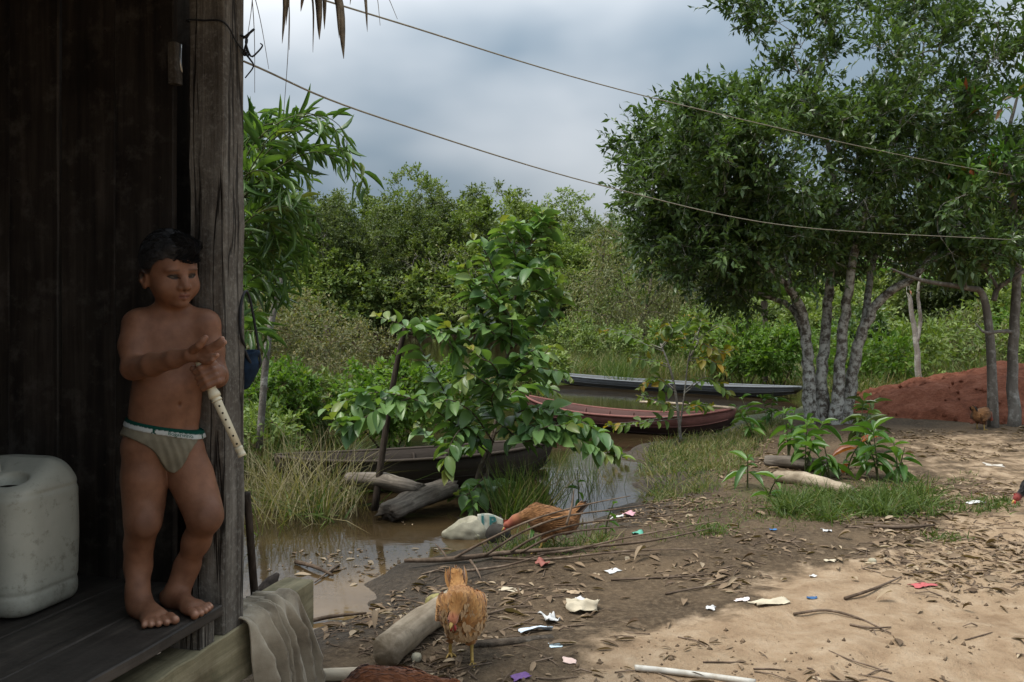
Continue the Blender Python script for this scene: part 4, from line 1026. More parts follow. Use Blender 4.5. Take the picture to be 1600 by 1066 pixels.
def clump_leaves(clumps, rng, nt, tl, nl, L, W, T, up=.25, droop=.25, center=None, age_tip=0.0, twigs=None, tw_r=.0025, flat=.6):
    C = len(clumps); d = rand_dirs(C * nt, rng, up).reshape(C, nt, 3)
    if center is not None:
        o = unit(clumps - center); d = unit(d + .55 * o[:, None])
    ln = tl * rng.uniform(.5, 1.2, (C, nt, 1))
    t = np.linspace(.25, 1.0, nl)[None, None, :, None]
    pos = clumps[:, None, None] + d[:, :, None] * ln[:, :, None] * t; pos[..., 2] -= (droop * .5 * ln[:, :, None] * t ** 2)[..., 0]
    side = unit(rng.normal(size=pos.shape)); ld = unit(d[:, :, None] * .75 + side * .8 - np.array([0, 0, droop])); ld[:, :, -1] = unit(d + .2 * rng.normal(size=d.shape))
    U = np.array([0, 0, 1.0]) + rng.normal(0, flat, pos.shape)
    n = C * nt * nl; sz = rng.uniform(.65, 1.2, n)
    crnd = np.repeat(np.clip(rng.normal(.5, .22, C), 0, 1), nt * nl)                      # whole sprays lighter or darker
    rnd = np.clip(crnd + rng.normal(0, .22, n), 0, 1)
    age = np.where(rng.random(n) < age_tip, rng.random(n), 0)
    if twigs is not None:
        for i in range(C):
            for j in range(0, nt, 2):
                a = clumps[i]; b = a + d[i, j] * ln[i, j]; b = b - [0, 0, droop * .5 * ln[i, j, 0]]
                twigs.tube(np.array([a, (a + b) / 2 + [0, 0, .01], b]), [tw_r, tw_r * .7, tw_r * .4], 3, False)
    return leaf_arrays(T, pos.reshape(-1, 3), ld.reshape(-1, 3), U.reshape(-1, 3), L * sz, W * sz, age, rnd)

def spray(mb_leaf, mb_stem, pts, rng, n, L, W, T, r=(.006, .002), start=.15, droop=.35, side_w=1.0, age=.0, tip_age=.0, twist=.35, fwd=.55, mat_up=(0, 0, 1)):
    # a leafy shoot: leaves in two ranks along a polyline, hanging a little, youngest at the tip
    path = smooth_path(pts, 8); seg = np.linalg.norm(np.diff(path, axis=0), axis=1); s = np.concatenate([[0], np.cumsum(seg)]); Lt = s[-1]
    mb_stem.tube(path, np.linspace(r[0], r[1], len(path)), 5, False)
    x = np.linspace(start, 1.0, n) ** .9 * Lt; pos = np.stack([np.interp(x, s, path[:, i]) for i in range(3)], -1)
    tan = unit(np.stack([np.interp(x, s, np.gradient(path[:, i], s)) for i in range(3)], -1))
    upv = np.asarray(mat_up, float) + rng.normal(0, twist, (n, 3)); sd = unit(np.cross(tan, upv)); sg = np.where(np.arange(n) % 2, 1, -1)[:, None]
    dr = unit(sd * sg * side_w + tan * fwd - np.array([0, 0, 1]) * (droop + rng.normal(0, .18, (n, 1))) + rng.normal(0, .15, (n, 3)))
    k = np.interp(x / Lt, [0, .3, .8, 1], [.85, 1.05, .95, .6]) * rng.uniform(.55, 1.2, n)
    ag = np.clip(np.where(rng.random(n) < age, rng.random(n) * .8, 0) + tip_age * np.clip((x / Lt - .82) / .18, 0, 1) * rng.random(n), 0, 1)
    V, F4, F3, lc = leaf_arrays(T, pos, dr, upv + rng.normal(0, .25, (n, 3)), L * k, W * k, ag, np.clip(rng.normal(.5, .28, n), 0, 1))
    mb_leaf.add(V, F4, F3, lc)

def tree(name, label, cat, base, limbs, ells, rng, leafmat, barkmat, nt=10, tl=.3, nl=9, L=.07, W=.028, T=T_FOLD, mind=0., group=None, twigs=False, age=0.05, droop=.25, up=.25,
         thick=.012, r_tip=.004, shell=.45, lift=.1, wig=.08, extra=None):
    root = thing(name, label, cat, base, 0, group); b = np.asarray(base, float)
    cl = sample_clumps([(np.asarray(c) - b, r, n) for c, r, n in ells], rng, mind, shell)
    lm = [(np.asarray(p) - b, r) for p, r in limbs]; mb = MB()
    grow_branches(mb, lm, cl, rng, r_tip, thick, 5, lift, wig)
    cen = np.mean(cl, axis=0)
    V, F4, F3, lc = clump_leaves(cl, rng, nt, tl, nl, L, W, T, up, droop, cen, age, mb if twigs else None)
    mb.build('trunk', barkmat, root); link('crown', mesh_fast('crown', V, F4, F3, lc, True), leafmat, root)
    return root

def grass(name, label, cat, spots, rng, h, w, n, spread, mat, droop=.45, kind='stuff', group=None, dry=.15, base=None, lean=.45):
    # spots: (x, y, z); each grows n arching blades
    S = np.asarray(spots, float); b = S.mean(0) if base is None else np.asarray(base, float)
    m = len(S) * n; p = np.repeat(S, n, 0) + np.concatenate([rng.normal(0, spread, (m, 2)), np.zeros((m, 1))], 1) - b; p[:, 2] -= .01
    d = unit(np.concatenate([rng.normal(0, lean, (m, 2)), np.ones((m, 1))], 1)); hh = h * rng.uniform(.45, 1.15, m)
    sd = unit(np.cross(d, rng.normal(size=(m, 3)))); out = np.concatenate([d[:, :2], np.zeros((m, 1))], 1)
    ts = [0, .35, .7, 1.0]; ws = [1, .9, .6, .04]; V = np.zeros((m, 8, 3))
    for i, (t, ww) in enumerate(zip(ts, ws)):
        c = p + d * (hh * t)[:, None] + out * (hh * droop * t * t)[:, None] - np.array([0, 0, 1]) * (hh * droop * .6 * t ** 2.2 * np.linalg.norm(out, axis=1) * 1.3)[:, None]
        V[:, 2 * i] = c - sd * w * ww / 2; V[:, 2 * i + 1] = c + sd * w * ww / 2
    off = (np.arange(m) * 8)[:, None, None]; q = np.array([[0, 1, 3, 2], [2, 3, 5, 4], [4, 5, 7, 6]])
    lc = np.stack([np.repeat(rng.random(m), 8), np.repeat(np.where(rng.random(m) < dry, rng.uniform(.4, 1, m), 0), 8), np.tile([0, 0, .35, .35, .7, .7, 1, 1], m)], -1)
    kind = 'stuff'; o = link(name, mesh_fast(name, V.reshape(-1, 3), (q[None] + off).reshape(-1, 4), None, lc), mat, None, b); return tag(o, label, cat, group, kind)

# ------------------------------------------------------------------ the large tree on the right
def big_tree():
    r = np.random.default_rng(11); D = 9.9; b = on_ground(1290, 660); D = b[1]
    p = lambda u, v, dd=0: P(u, v, D + dd)
    g = lambda u, dd: np.array([(u - U0) / F_PX * (D + dd), D + dd, gz((u - U0) / F_PX * (D + dd), D + dd) - .08])
    limbs = [([g(1272, 0), p(1264, 600), p(1262, 545), p(1254, 490), p(1228, 445, -.1), p(1180, 405, -.3), p(1120, 352, -.5)], [0.092, 0.068, 0.061, 0.052, 0.041, 0.026, 0.010]),
             ([g(1288, .08), p(1283, 590, .05), p(1290, 520, .1), p(1296, 440, .1), p(1306, 340, 0), p(1292, 220, -.2), p(1240, 90, -.2)], [0.089, 0.065, 0.056, 0.049, 0.037, 0.026, 0.009]),
             ([g(1304, -.05), p(1310, 600, -.05), p(1318, 520, -.1), p(1328, 440, -.2), p(1345, 350, -.3), p(1400, 215, -.4), p(1440, 110, -.3)], [0.089, 0.063, 0.056, 0.047, 0.037, 0.025, 0.009]),
             ([g(1318, .05), p(1332, 585, .0), p(1348, 515, -.1), p(1376, 468, -.2), p(1428, 432, -.4), p(1482, 372, -.5), p(1530, 300, -.5)], [0.089, 0.063, 0.056, 0.049, 0.038, 0.027, 0.010]),
             ([p(1258, 510), p(1232, 478, .2), p(1196, 462, .3), p(1140, 446, .4)], [0.041, 0.033, 0.025, 0.009]),
             ([p(1350, 510, -.1), p(1360, 430, .3), p(1372, 380, .6), p(1382, 300, .9)], [0.044, 0.037, 0.030, 0.010]),
             ([p(1262, 545, 0), p(1240, 470, .5), p(1225, 380, 1.0), p(1210, 300, 1.2)], [0.037, 0.030, 0.022, 0.009]),
             ([p(1306, 340), p(1330, 300, .6), p(1420, 240, 1.0)], [0.030, 0.022, 0.009])]
    E = lambda u, v, dd, rx, ry, rd, n: (p(u, v, dd), (rx * D / F_PX, rd, ry * D / F_PX), n)
    ells = [E(1095, 265, -.2, 125, 120, 1.2, 84), E(1045, 320, -.2, 70, 60, .9, 26), E(1200, 260, 0, 130, 120, 1.5, 80), E(1225, 30, -.1, 70, 90, .7, 17), E(1160, 15, 0, 28, 30, .4, 4), E(1310, 150, .2, 80, 100, 1.1, 20),
            E(1430, 120, 0, 125, 120, 1.4, 46), E(1330, 290, 0, 140, 110, 1.5, 50), E(1480, 300, -.2, 130, 110, 1.3, 46), E(1385, 235, -.6, 60, 70, .6, 14), E(1590, 190, 0, 100, 160, 1.2, 38), E(1100, 385, 0, 100, 65, 1.1, 46),
            E(1220, 390, .3, 130, 60, 1.3, 46), E(1430, -30, .1, 150, 50, 1.0, 16), E(1480, 400, -.1, 90, 45, 1.0, 14), E(1150, 450, .5, 60, 25, .7, 8)]
    t = tree('broadleaf_tree', 'large spreading tree with several lichen-patched stems beside the mound', 'tree', b, limbs, ells, r, M['lf_big'], M['bark_lichen'], nt=14, tl=.36, nl=11, L=.090, W=.036, T=T_FOLD,
             mind=.10, twigs=True, age=.14, droop=.2, up=.45, thick=.016)
    # a few dead twigs around the base read as bark roots
big_tree()

# ------------------------------------------------------------------ far bank
def proto_tree(name, label, h, ells, mat, bark, seed, group, nt=13, tl=.62, nl=10, L=.16, W=.095, trunk_r=.11, lean=.3, **kw):
    r = np.random.default_rng(seed); b = np.zeros(3)
    limbs = [([(0, 0, -.2), (lean * .3, .1, h * .22), (lean * .6, -.1, h * .45), (lean, 0, h * .68)], [trunk_r, trunk_r * .8, trunk_r * .6, trunk_r * .3]),
             ([(lean * .2, 0, h * .2), (-h * .08, .2, h * .38), (-h * .16, .3, h * .55)], [trunk_r * .6, trunk_r * .4, trunk_r * .2]),
             ([(lean * .4, 0, h * .3), (h * .1, -.2, h * .45), (h * .2, -.3, h * .6)], [trunk_r * .6, trunk_r * .4, trunk_r * .2])]
    o = tree(name, label, 'tree', b, limbs, ells, r, mat, bark, nt=nt, tl=tl, nl=nl, L=L, W=W, T=T_DIAMOND, group=group, r_tip=.012, thick=.02, **kw)
    return o

PROTO = {}
def far_protos():
    G1 = 'trees along the far bank'
    PROTO['broad'] = proto_tree('bank_tree', 'dark olive broad-crowned tree on the far bank', 8.5, [((0, 0, 5.2), (3.0, 2.8, 2.9), 110), ((-1.6, 0, 3.6), (2.0, 2.0, 1.8), 40), ((1.8, .3, 4.2), (1.9, 1.8, 1.9), 40), ((0, -1, 2.3), (2.6, 1.6, 1.6), 40)], M['lf_far_dark'], M['bark_grey'], 31, G1, age=.12)
    PROTO['airy'] = proto_tree('bank_tree', 'tall airy mid green tree on the far bank', 9.5, [((.3, 0, 6.8), (2.0, 1.9, 2.4), 80), ((-1.2, .2, 4.6), (1.6, 1.5, 1.6), 40), ((1.4, -.3, 4.2), (1.6, 1.5, 1.5), 40), ((0, -.6, 2.4), (1.8, 1.4, 1.5), 30)], M['lf_far_mid'], M['bark_grey'], 32, G1, nt=7, age=.2, L=.16)
    PROTO['dome'] = proto_tree('bank_tree', 'dense bright green domed tree on the far bank', 7.0, [((0, 0, 3.9), (3.1, 2.8, 2.9), 130), ((-1.8, -.6, 2.2), (1.8, 1.6, 1.8), 40), ((1.9, -.5, 2.2), (1.8, 1.6, 1.8), 40)], M['lf_far_bright'], M['bark_grey'], 33, G1, age=.1, L=.2, W=.12)
    PROTO['bush'] = proto_tree('bank_shrub', 'low dark shrub at the waterline of the far bank', 3.0, [((0, 0, 1.2), (2.0, 1.5, 1.2), 60), ((1.2, 0, .8), (1.2, 1.0, .8), 25), ((-1.2, 0, .9), (1.3, 1.0, .9), 25)], M['lf_far_mid'], M['bark_grey'], 34, 'shrubs along the far bank', L=.17, trunk_r=.05, age=.2)
    PROTO['tangle'] = proto_tree('bare_shrub', 'half-bare grey tangle of branches on the far bank', 4.5, [((0, 0, 2.6), (2.0, 1.4, 1.7), 55), ((-1, 0, 1.2), (1.6, 1.1, 1.1), 40), ((1, 0, 1.4), (1.6, 1.1, 1.2), 40)], M['lf_tan'], M['bark_grey'], 35, 'half-bare shrubs on the far bank', nt=3, nl=3, L=.15, trunk_r=.06, wig=.2)
    PROTO['tan'] = proto_tree('drooping_tree', 'feathery olive and tan drooping tree across the water', 4.4, [((0, 0, 2.5), (1.9, 1.6, 1.7), 110), ((-1.1, 0, 1.5), (1.3, 1.2, 1.2), 50), ((1.2, 0, 1.5), (1.3, 1.2, 1.2), 50), ((0, -.6, .9), (2, .9, .8), 40)], M['lf_tan'], M['bark_brown'], 36, None, nt=9, nl=9, L=.085, W=.035, tl=.5, droop=1.0, up=-.1, trunk_r=.06, age=.2)
far_protos()
USED = set()
def put(kind, u, d, sc=1.0, rz=0.0, sz=None, label=None, group=None):
    p0 = PROTO[kind]; first = kind not in USED
    o = p0 if first else copy_tree(p0); USED.add(kind)
    x = (u - U0) / F_PX * d; o.location = (x, d, max(gz(x, d), WZ) - .05); o.rotation_euler = (0, 0, rz); o.scale = (sc, sc, sz or sc)
    if label: o['label'] = label
    if group: o['group'] = group
    return o
_r = np.random.default_rng(50)
for k, u, d, sc, sz in [('airy', 455, 52, 1.0, .82), ('broad', 505, 50, .95, .92), ('broad', 560, 53, 1.05, 1.0), ('airy', 640, 55, 1.0, 1.03), ('broad', 590, 49.5, .8, .78), ('broad', 690, 52, 1.1, .96),
                        ('dome', 775, 50, 1.05, 1.12), ('broad', 770, 56, 1.1, 1.08), ('dome', 830, 52, .9, .95), ('airy', 885, 62, 1.15, .98), ('broad', 905, 54, .9, .78), ('dome', 930, 51, .85, .75), ('airy', 965, 56, .9, .72),
                        ('broad', 420, 50, 1.0, .95), ('broad', 350, 50, 1.05, 1.0), ('airy', 300, 53, 1.05, 1.0), ('dome', 240, 52, 1.1, 1.1), ('broad', 150, 52, 1.1, 1.0), ('airy', 60, 54, 1.1, 1.0), ('broad', -40, 52, 1.2, 1.0), ('dome', -150, 53, 1.2, 1.0),
                        ('broad', 1010, 46, .8, .62), ('dome', 1060, 44, .85, .62), ('broad', 1130, 42, .85, .66), ('airy', 1200, 44, .9, .60), ('broad', 1270, 38, .8, .62), ('dome', 1350, 34, .75, .60), ('broad', 1420, 31, .75, .66), ('broad', 1500, 28, .70, .66),
                        ('broad', 1580, 27, .75, .72), ('airy', 1640, 24, .7, .62), ('dome', 1690, 23, .7, .7), ('broad', 1760, 24, .8, .8), ('broad', 1460, 36, .9, .72), ('dome', 1560, 34, .9, .74), ('airy', 1860, 26, .8, .8), ('broad', 480, 60, 1.25, 1.0), ('dome', 555, 61, 1.3, 1.25), ('broad', 630, 62, 1.3, 1.08), ('broad', 720, 62, 1.3, 1.06), ('dome', 800, 63, 1.3, 1.2), ('broad', 850, 60, 1.1, .92), ('broad', 935, 62, 1.1, .85), ('broad', 990, 60, 1.1, .8), ('dome', 520, 48.5, .75, .72), ('dome', 650, 50, .7, .85), ('dome', 870, 49.5, .75, .8)]:
    put(k, u, d, sc, _r.random() * 6.28, sz)
for u, d, sc in [(470, 47.5, 1.0), (540, 47.5, .9), (600, 48, .9), (505, 48.4, 1.4), (570, 48.8, 1.5), (630, 49, 1.5), (690, 49.2, 1.5), (760, 48.6, 1.5), (810, 48.2, 1.4), (860, 47.8, 1.2), (915, 48, 1.3), (985, 44, 1.1), (400, 47.6, 1.2), (330, 47, 1.2), (220, 47, 1.2), (90, 47, 1.2), (-30, 47, 1.3)]:
    put('bush', u, d, sc, _r.random() * 6.28)
for u, d, sc in [(650, 48.0, 1.0), (705, 47.6, 1.05), (740, 48.2, .8), (870, 47.0, .8), (940, 46.6, .7), (600, 47.4, .7)]:
    put('tangle', u, d, sc, _r.random() * 6.28)
put('tan', 1005, 27.5, 1.05, .4)
put('tan', 1075, 29.0, .85, 2.4, label='smaller feathery drooping tree behind the broadleaf tree')
PL = {'a': 'dense shrub under the trees beyond the mound'}
for u, d, sc in [(1180, 27, .8), (1240, 24, .7), (1310, 22, .7), (1620, 21, .8), (1680, 20, .9), (1120, 30, .8), (1350, 30, .9)]:
    put('bush', u, d, sc, _r.random() * 6.28, label='dense shrub in the dark under the trees beyond the mound', group='shrubs under the trees')
# ------------------------------------------------------------------ nearer plants
def sapling():
    r = np.random.default_rng(21); b = on_ground(744, 786); D = b[1]; b[2] = min(b[2], WZ) - .03
    root = thing('shrub_sapling', 'young leafy shrub with large oval leaves standing at the muddy water edge', 'shrub', b)
    lf, st = MB(), MB(); q = lambda u, v, dd=0.0: P(u, v, D + dd) - b
    trunk = [np.zeros(3), q(747, 745), q(764, 700, .02), q(776, 655, .05), q(787, 600, .05), q(796, 530, .08), q(806, 460, .1), q(824, 395, .1), q(842, 338, .08)]
    st.tube(smooth_path(trunk, 5), [.024, .02, .017, .014, .012, .010, .008, .005, .003], 7)
    st.tube(smooth_path([q(752, 800, .0), q(760, 760, -.05), q(764, 715, -.02), q(775, 670, .02)], 4), [.014, .012, .011, .009], 6)
    S = [([(765, 700, 0), (712, 640, -.15), (668, 565, -.25), (640, 515, -.3), (588, 494, -.35)], 24, .34), ([(650, 522, -.28), (690, 520, -.3), (708, 545, -.35), (735, 600, -.3)], 14, .3),
         ([(640, 515, -.3), (676, 498, -.2)], 8, .3),
         ([(760, 705, 0), (700, 655, -.3), (640, 622, -.45), (575, 615, -.5), (512, 640, -.5)], 30, .3), ([(640, 622, -.45), (590, 640, -.6), (545, 668, -.65), (520, 655, -.7)], 16, .3),
         ([(762, 700, -.05), (730, 668, -.35), (706, 690, -.5), (694, 738, -.55)], 18, .5), ([(770, 690, 0), (738, 645, -.3), (700, 625, -.4), (672, 640, -.45)], 16, .4),
         ([(772, 680, .02), (820, 640, -.1), (880, 648, -.25), (930, 672, -.35), (974, 716, -.4)], 34, .5), ([(800, 655, -.05), (850, 672, -.3), (905, 688, -.4), (950, 712, -.45)], 26, .5), ([(780, 660, 0), (820, 690, -.3), (850, 668, -.4), (900, 664, -.45)], 16, .4),
         ([(790, 600, .05), (830, 575, .0), (870, 580, -.1), (892, 592, -.12)], 14, .35), ([(796, 545, .08), (838, 520, .0), (866, 480, -.05), (882, 458, -.05)], 20, .25), ([(800, 520, .08), (845, 490, .2), (870, 462, .25)], 16, .25),
         ([(796, 540, .08), (758, 500, -.1), (738, 455, -.2), (712, 408, -.2)], 22, .25), ([(803, 480, .1), (776, 430, -.05), (756, 390, -.1), (738, 374, -.1)], 18, .25), ([(812, 440, .1), (842, 410, 0), (858, 398, -.05)], 14, .2),
         ([(790, 590, .05), (752, 555, -.2), (720, 520, -.3), (700, 512, -.35)], 20, .35), ([(800, 500, .08), (770, 470, -.25), (745, 450, -.3), (730, 420, -.3)], 16, .3), ([(815, 430, .1), (800, 385, -.05), (782, 350, -.1)], 14, .2),
         ([(806, 460, .1), (815, 420, .2), (850, 432, .25), (872, 440, .25)], 16, .25), ([(824, 395, .1), (836, 360, .05), (850, 330, 0)], 14, .15), ([(786, 620, .05), (760, 600, -.35), (735, 585, -.4), (712, 600, -.45)], 18, .4),
         ([(790, 580, .05), (812, 560, -.3), (838, 548, -.35), (846, 575, -.4)], 16, .4), ([(796, 540, .08), (800, 505, -.3), (790, 480, -.35)], 14, .3), ([(780, 650, .05), (768, 625, -.3), (780, 600, -.4)], 12, .4),
         ([(776, 655, .05), (800, 615, .3), (840, 600, .4), (870, 615, .45)], 18, .35), ([(772, 690, 0), (720, 700, .1), (680, 690, .15), (650, 660, .15)], 14, .35), ([(760, 740, 0), (735, 770, -.2), (712, 775, -.25)], 8, .3), ([(755, 770, 0), (790, 758, -.2), (805, 770, -.2)], 8, .3)]
    S += [([(800, 500, .08), (780, 455, -.2), (760, 420, -.25), (752, 400, -.25)], 12, .2), ([(806, 460, .1), (835, 455, -.1), (862, 450, -.15), (880, 440, -.15)], 12, .2), ([(796, 540, .08), (770, 520, -.3), (742, 505, -.35), (730, 490, -.35)], 12, .25), ([(815, 430, .1), (830, 420, -.2), (856, 420, -.25)], 9, .2),
          ([(790, 590, .05), (820, 585, -.35), (845, 560, -.4), (862, 540, -.4)], 12, .3), ([(787, 600, .05), (770, 570, -.4), (752, 560, -.45), (735, 545, -.45)], 12, .3), ([(824, 395, .1), (815, 370, 0), (800, 345, -.05)], 8, .1), ([(830, 380, .1), (850, 362, .05), (862, 352, .05)], 8, .1)]
    for pts, n, dr in S:
        spray(lf, st, [q(*p) for p in pts], r, int(n * 2.1), .148, .074, T_OVAL, (.007, .0025), .10, dr * .45, 1.0, .02, .8, .38)
    st.build('stem', M['bark_brown'], root); lf.build('foliage', M['lf_shrub'], root)
sapling()

def bamboo():
    r = np.random.default_rng(22); d0 = 4.55
    base = np.array([P(330, 600, d0)[0], d0, -.1]); root = thing('bamboo_clump', 'arching bamboo with long narrow leaves behind the corner post', 'bamboo', base)
    lf, st = MB(), MB(); q = lambda u, v, dd=0.0: P(u, v, d0 + dd) - base
    for k, (u, dd) in enumerate([(330, 0), (352, .2), (318, .3)]):
        st.tube(smooth_path([q(u, 960, dd) * [1, 1, 0], q(u + 8, 600, dd), q(u + 20, 350, dd), q(u + 60, 230, dd), q(u + 130, 195, dd)], 5), [.016, .014, .011, .008, .004], 7)
    S = [[(350, 330), (410, 235), (480, 190), (530, 205), (552, 262)], [(350, 340), (420, 260), (495, 222), (545, 250), (562, 290)], [(345, 300), (390, 215), (430, 195), (480, 185)], [(350, 280), (385, 205), (415, 188), (440, 192)],
         [(350, 360), (400, 300), (450, 262), (490, 272)], [(350, 380), (400, 330), (446, 318), (478, 345)], [(352, 420), (400, 370), (450, 356), (484, 384)], [(350, 440), (400, 400), (440, 392), (468, 415)],
         [(352, 470), (395, 430), (430, 420), (455, 446)], [(355, 480), (390, 455), (420, 448), (436, 470)], [(350, 300), (390, 265), (430, 290), (455, 330)], [(350, 360), (385, 330), (410, 345), (430, 385)],
         [(352, 250), (400, 225), (450, 228), (500, 240)], [(350, 320), (400, 290), (440, 300), (470, 300)], [(350, 400), (390, 390), (420, 410)], [(350, 340), (420, 240), (470, 205), (515, 192)], [(355, 520), (385, 500), (405, 515)]]
    for i, pts in enumerate(S):
        dd = [(-.25, -.1, .05, .2, .35)[(i + j) % 5] * .8 for j in range(1)][0]
        for k in range(3):
            jit = r.normal(0, 9, 2); spray(lf, st, [q(u + jit[0] * (a > 0), v + jit[1] * (a > 0), dd + .12 * (k - 1) * (a > 0)) for a, (u, v) in enumerate(pts)], r, 17, .165, .0150, T_LANCE, (.004, .0012), .18, .14, 1.05, .06, .2, .9, .8)
    st.build('culm', M['stem_green'], root); lf.build('foliage', M['lf_bamboo'], root)
bamboo()

def bush(name, label, base, w, h, seed, leafmat, n=26, nt=9, nl=8, L=.06, W=.03, tl=.16, T=T_FOLD, droop=.2, z0=.45, cat='bush', group=None, bark=None, age=.08, tw=True):
    r = np.random.default_rng(seed); b = np.asarray(base, float)
    ells = [(b + [0, 0, h * (z0 + (1 - z0) * .5)], (w / 2, w / 2, h * (1 - z0) * .5), n)]
    limbs = [([b + [x * w * .08, y * w * .08, -.05], b + [x * w * .2, y * w * .2, h * z0 * .8], b + [x * w * .3, y * w * .3, h * (z0 + .1)]], [.008, .006, .004]) for x, y in ((1, .2), (-1, .3), (.1, -1), (-.2, 1), (.6, -.7), (-.7, -.6))]
    return tree(name, label, cat, b, limbs, ells, r, leafmat, bark or M['stem_brown'], nt=nt, tl=tl, nl=nl, L=L, W=W, T=T, droop=droop, up=.4, r_tip=.002, thick=.01, twigs=tw, age=age, group=group, shell=.3)
def at(u, v, z=None):
    p = on_ground(u, v); return p
b = at(440, 702); bush('leafy_bush', 'bright green small-leaved bush behind the tall grass by the post', b, .66, .84, 61, M['lf_bright'], 60, 9, 9, .062, .026, z0=.18)
b = at(610, 700); bush('leafy_bush', 'bright green bush between the leaning stake and the wooden canoe', b, 1.05, .80, 62, M['lf_bright'], 84, 9, 9, .066, .030, z0=.15)
b = at(700, 668); bush('leafy_bush', 'low bright green bush behind the young shrub', b, .85, .70, 63, M['lf_bright'], 44, 8, 8, .07, .03, z0=.1)
b = at(840, 640); bush('leafy_bush', 'dull green bush at the left tip of the red canoe', b, .8, .75, 64, M['lf_far_mid'], 26, 8, 8, .08, .035)
b = at(500, 690); bush('leafy_bush', 'mid green weedy bush between the two bright bushes', b, .7, .62, 65, M['lf_far_mid'], 44, 8, 8, .07, .03, z0=.1)
b = at(405, 735); bush('leafy_bush', 'dark weedy growth at the left tip of the wooden canoe', b, .55, .50, 66, M['lf_far_mid'], 34, 8, 8, .07, .026, z0=.1)
grass('water_weeds', 'thin brown and green weed stems in front of the wooden canoe', 'weeds', np.array([[*P(u, 700, d)[:2], WZ - .03] for u, d in zip(np.random.default_rng(3).uniform(385, 560, 34), np.random.default_rng(4).uniform(5.6, 6.35, 34))]), np.random.default_rng(8), .62, .0055, 12, .06, M['lf_dry'], .6, 'stuff', None, .5, None, .3)
# weedy half-dry shrubs standing in the pond behind the bushes
for i, (u, v, w, h) in enumerate([(425, 640, 1.2, 1.45), (480, 630, 1.3, 1.55), (530, 618, 1.1, 1.2), (395, 640, .9, 1.6), (455, 612, 1.4, 1.7), (560, 600, 1.4, 1.1)]):
    bush('dry_weed_shrub', 'straggly half-dry olive weed shrub standing in the pond', at(u, v), w, h, 70 + i, M['lf_tan'], 46, 7, 7, .060, .026, .24, T_FOLD, .3, .2, 'weed', 'dry weeds in the pond', M['twig'], .4)
# shrub in front of the red canoe
def canoe_shrub():
    r = np.random.default_rng(23); b = on_ground(1064, 690); D = b[1]; root = thing('spindly_shrub', 'spindly yellow-green shrub in front of the red canoe', 'shrub', b)
    lf, st = MB(), MB(); q = lambda u, v, dd=0.0: P(u, v, D + dd) - b
    st.tube(smooth_path([q(1064, 692), q(1060, 650), q(1054, 605), q(1045, 570), q(1032, 537)], 4), [.016, .014, .012, .010, .008], 6)
    st.tube(smooth_path([q(1062, 670), q(1070, 610), q(1076, 560), q(1088, 520)], 4), [.010, .008, .006, .004], 6)
    S = [[(1036, 545), (1010, 535), (980, 520), (940, 512)], [(1034, 540), (1050, 520), (1045, 505), (1030, 520)], [(1076, 560), (1100, 520), (1130, 505), (1142, 515)], [(1080, 540), (1060, 515), (1040, 508)], [(1086, 525), (1110, 540), (1130, 548), (1148, 542)],
         [(1056, 610), (1030, 590), (1010, 595), (1000, 605)], [(1070, 610), (1100, 590), (1125, 600), (1140, 615)], [(1062, 640), (1030, 625), (1010, 618), (998, 620)], [(1045, 570), (1015, 560), (985, 555)], [(1076, 560), (1110, 560), (1130, 575)],
         [(1060, 650), (1020, 655), (985, 660), (950, 662)], [(1090, 522), (1095, 500), (1085, 490)], [(1066, 640), (1090, 630), (1110, 632)]]
    for i, p in enumerate(S):
        for k in (0, 1): spray(lf, st, [q(u, v + 4 * k, (.15 - .3 * k) * (a > 0)) for a, (u, v) in enumerate(p)], r, 14, .115, .055, T_OVAL, (.005, .002), .2, .35, 1, .85 if i in (4, 9) else .12, .5, .45)
    st.build('stem', M['bark_grey'], root); lf.build('foliage', M['lf_yellow'], root)
canoe_shrub()

# mid-distance growth on the right bank behind the canoes
_r2 = np.random.default_rng(77)
for i, (u, v, w, h, m) in enumerate([(1165, 600, 1.0, 1.05, 'lf_bright'), (1215, 605, .9, 1.0, 'lf_bright'), (1130, 590, 1.1, .9, 'lf_far_bright'), (1070, 575, 1.5, 1.1, 'lf_yellow'), (1010, 568, 1.5, 1.0, 'lf_far_mid'), (950, 566, 1.4, .9, 'lf_far_mid'), (890, 562, 1.6, 1.0, 'lf_far_mid'), (1110, 560, 1.8, 1.5, 'lf_far_mid')]):
    bush('bank_bush', ['bright bush left of the palm stub behind the grey canoe', 'bright bush between the palm stub and the broadleaf tree', 'pale green bush behind the grey canoe', 'yellowish bush behind the spindly shrub', 'olive bush behind the red canoe', 'olive bush among reeds past the grey canoe', 'olive bush behind the young shrub on the bank', 'tall olive bush in front of the drooping tree'][i],
         at(u, v), w, h, 80 + i, M[m], 40, 8, 7, .11, .045, .26, T_FOLD, .25, .2)
for i, (u, v, w, h) in enumerate([(1365, 612, 1.3, .75), (1410, 600, 1.5, .9), (1470, 590, 1.6, 1.05), (1530, 585, 1.7, 1.1), (1590, 580, 1.8, 1.15), (1650, 590, 1.8, 1.2), (1345, 590, 1.3, .8), (1585, 555, 2.4, 1.3), (1300, 580, 1.5, .9)]):
    bush('meadow_bush', 'light green leafy bush in the grass behind the red mound', at(u, v), w, h, 100 + i, M[('lf_bright', 'lf_far_bright', 'lf_far_mid', 'lf_tan')[i % 4]], 40, 8, 6, .12, .045, .34, T_FOLD, .25, .1, 'bush', 'bushes behind the mound')
b = at(1345, 600); bush('vine_bush', 'dark leafy growth around the stems behind the broadleaf tree', b, .7, 1.25, 120, M['lf_big'], 26, 8, 7, .1, .05, .2)
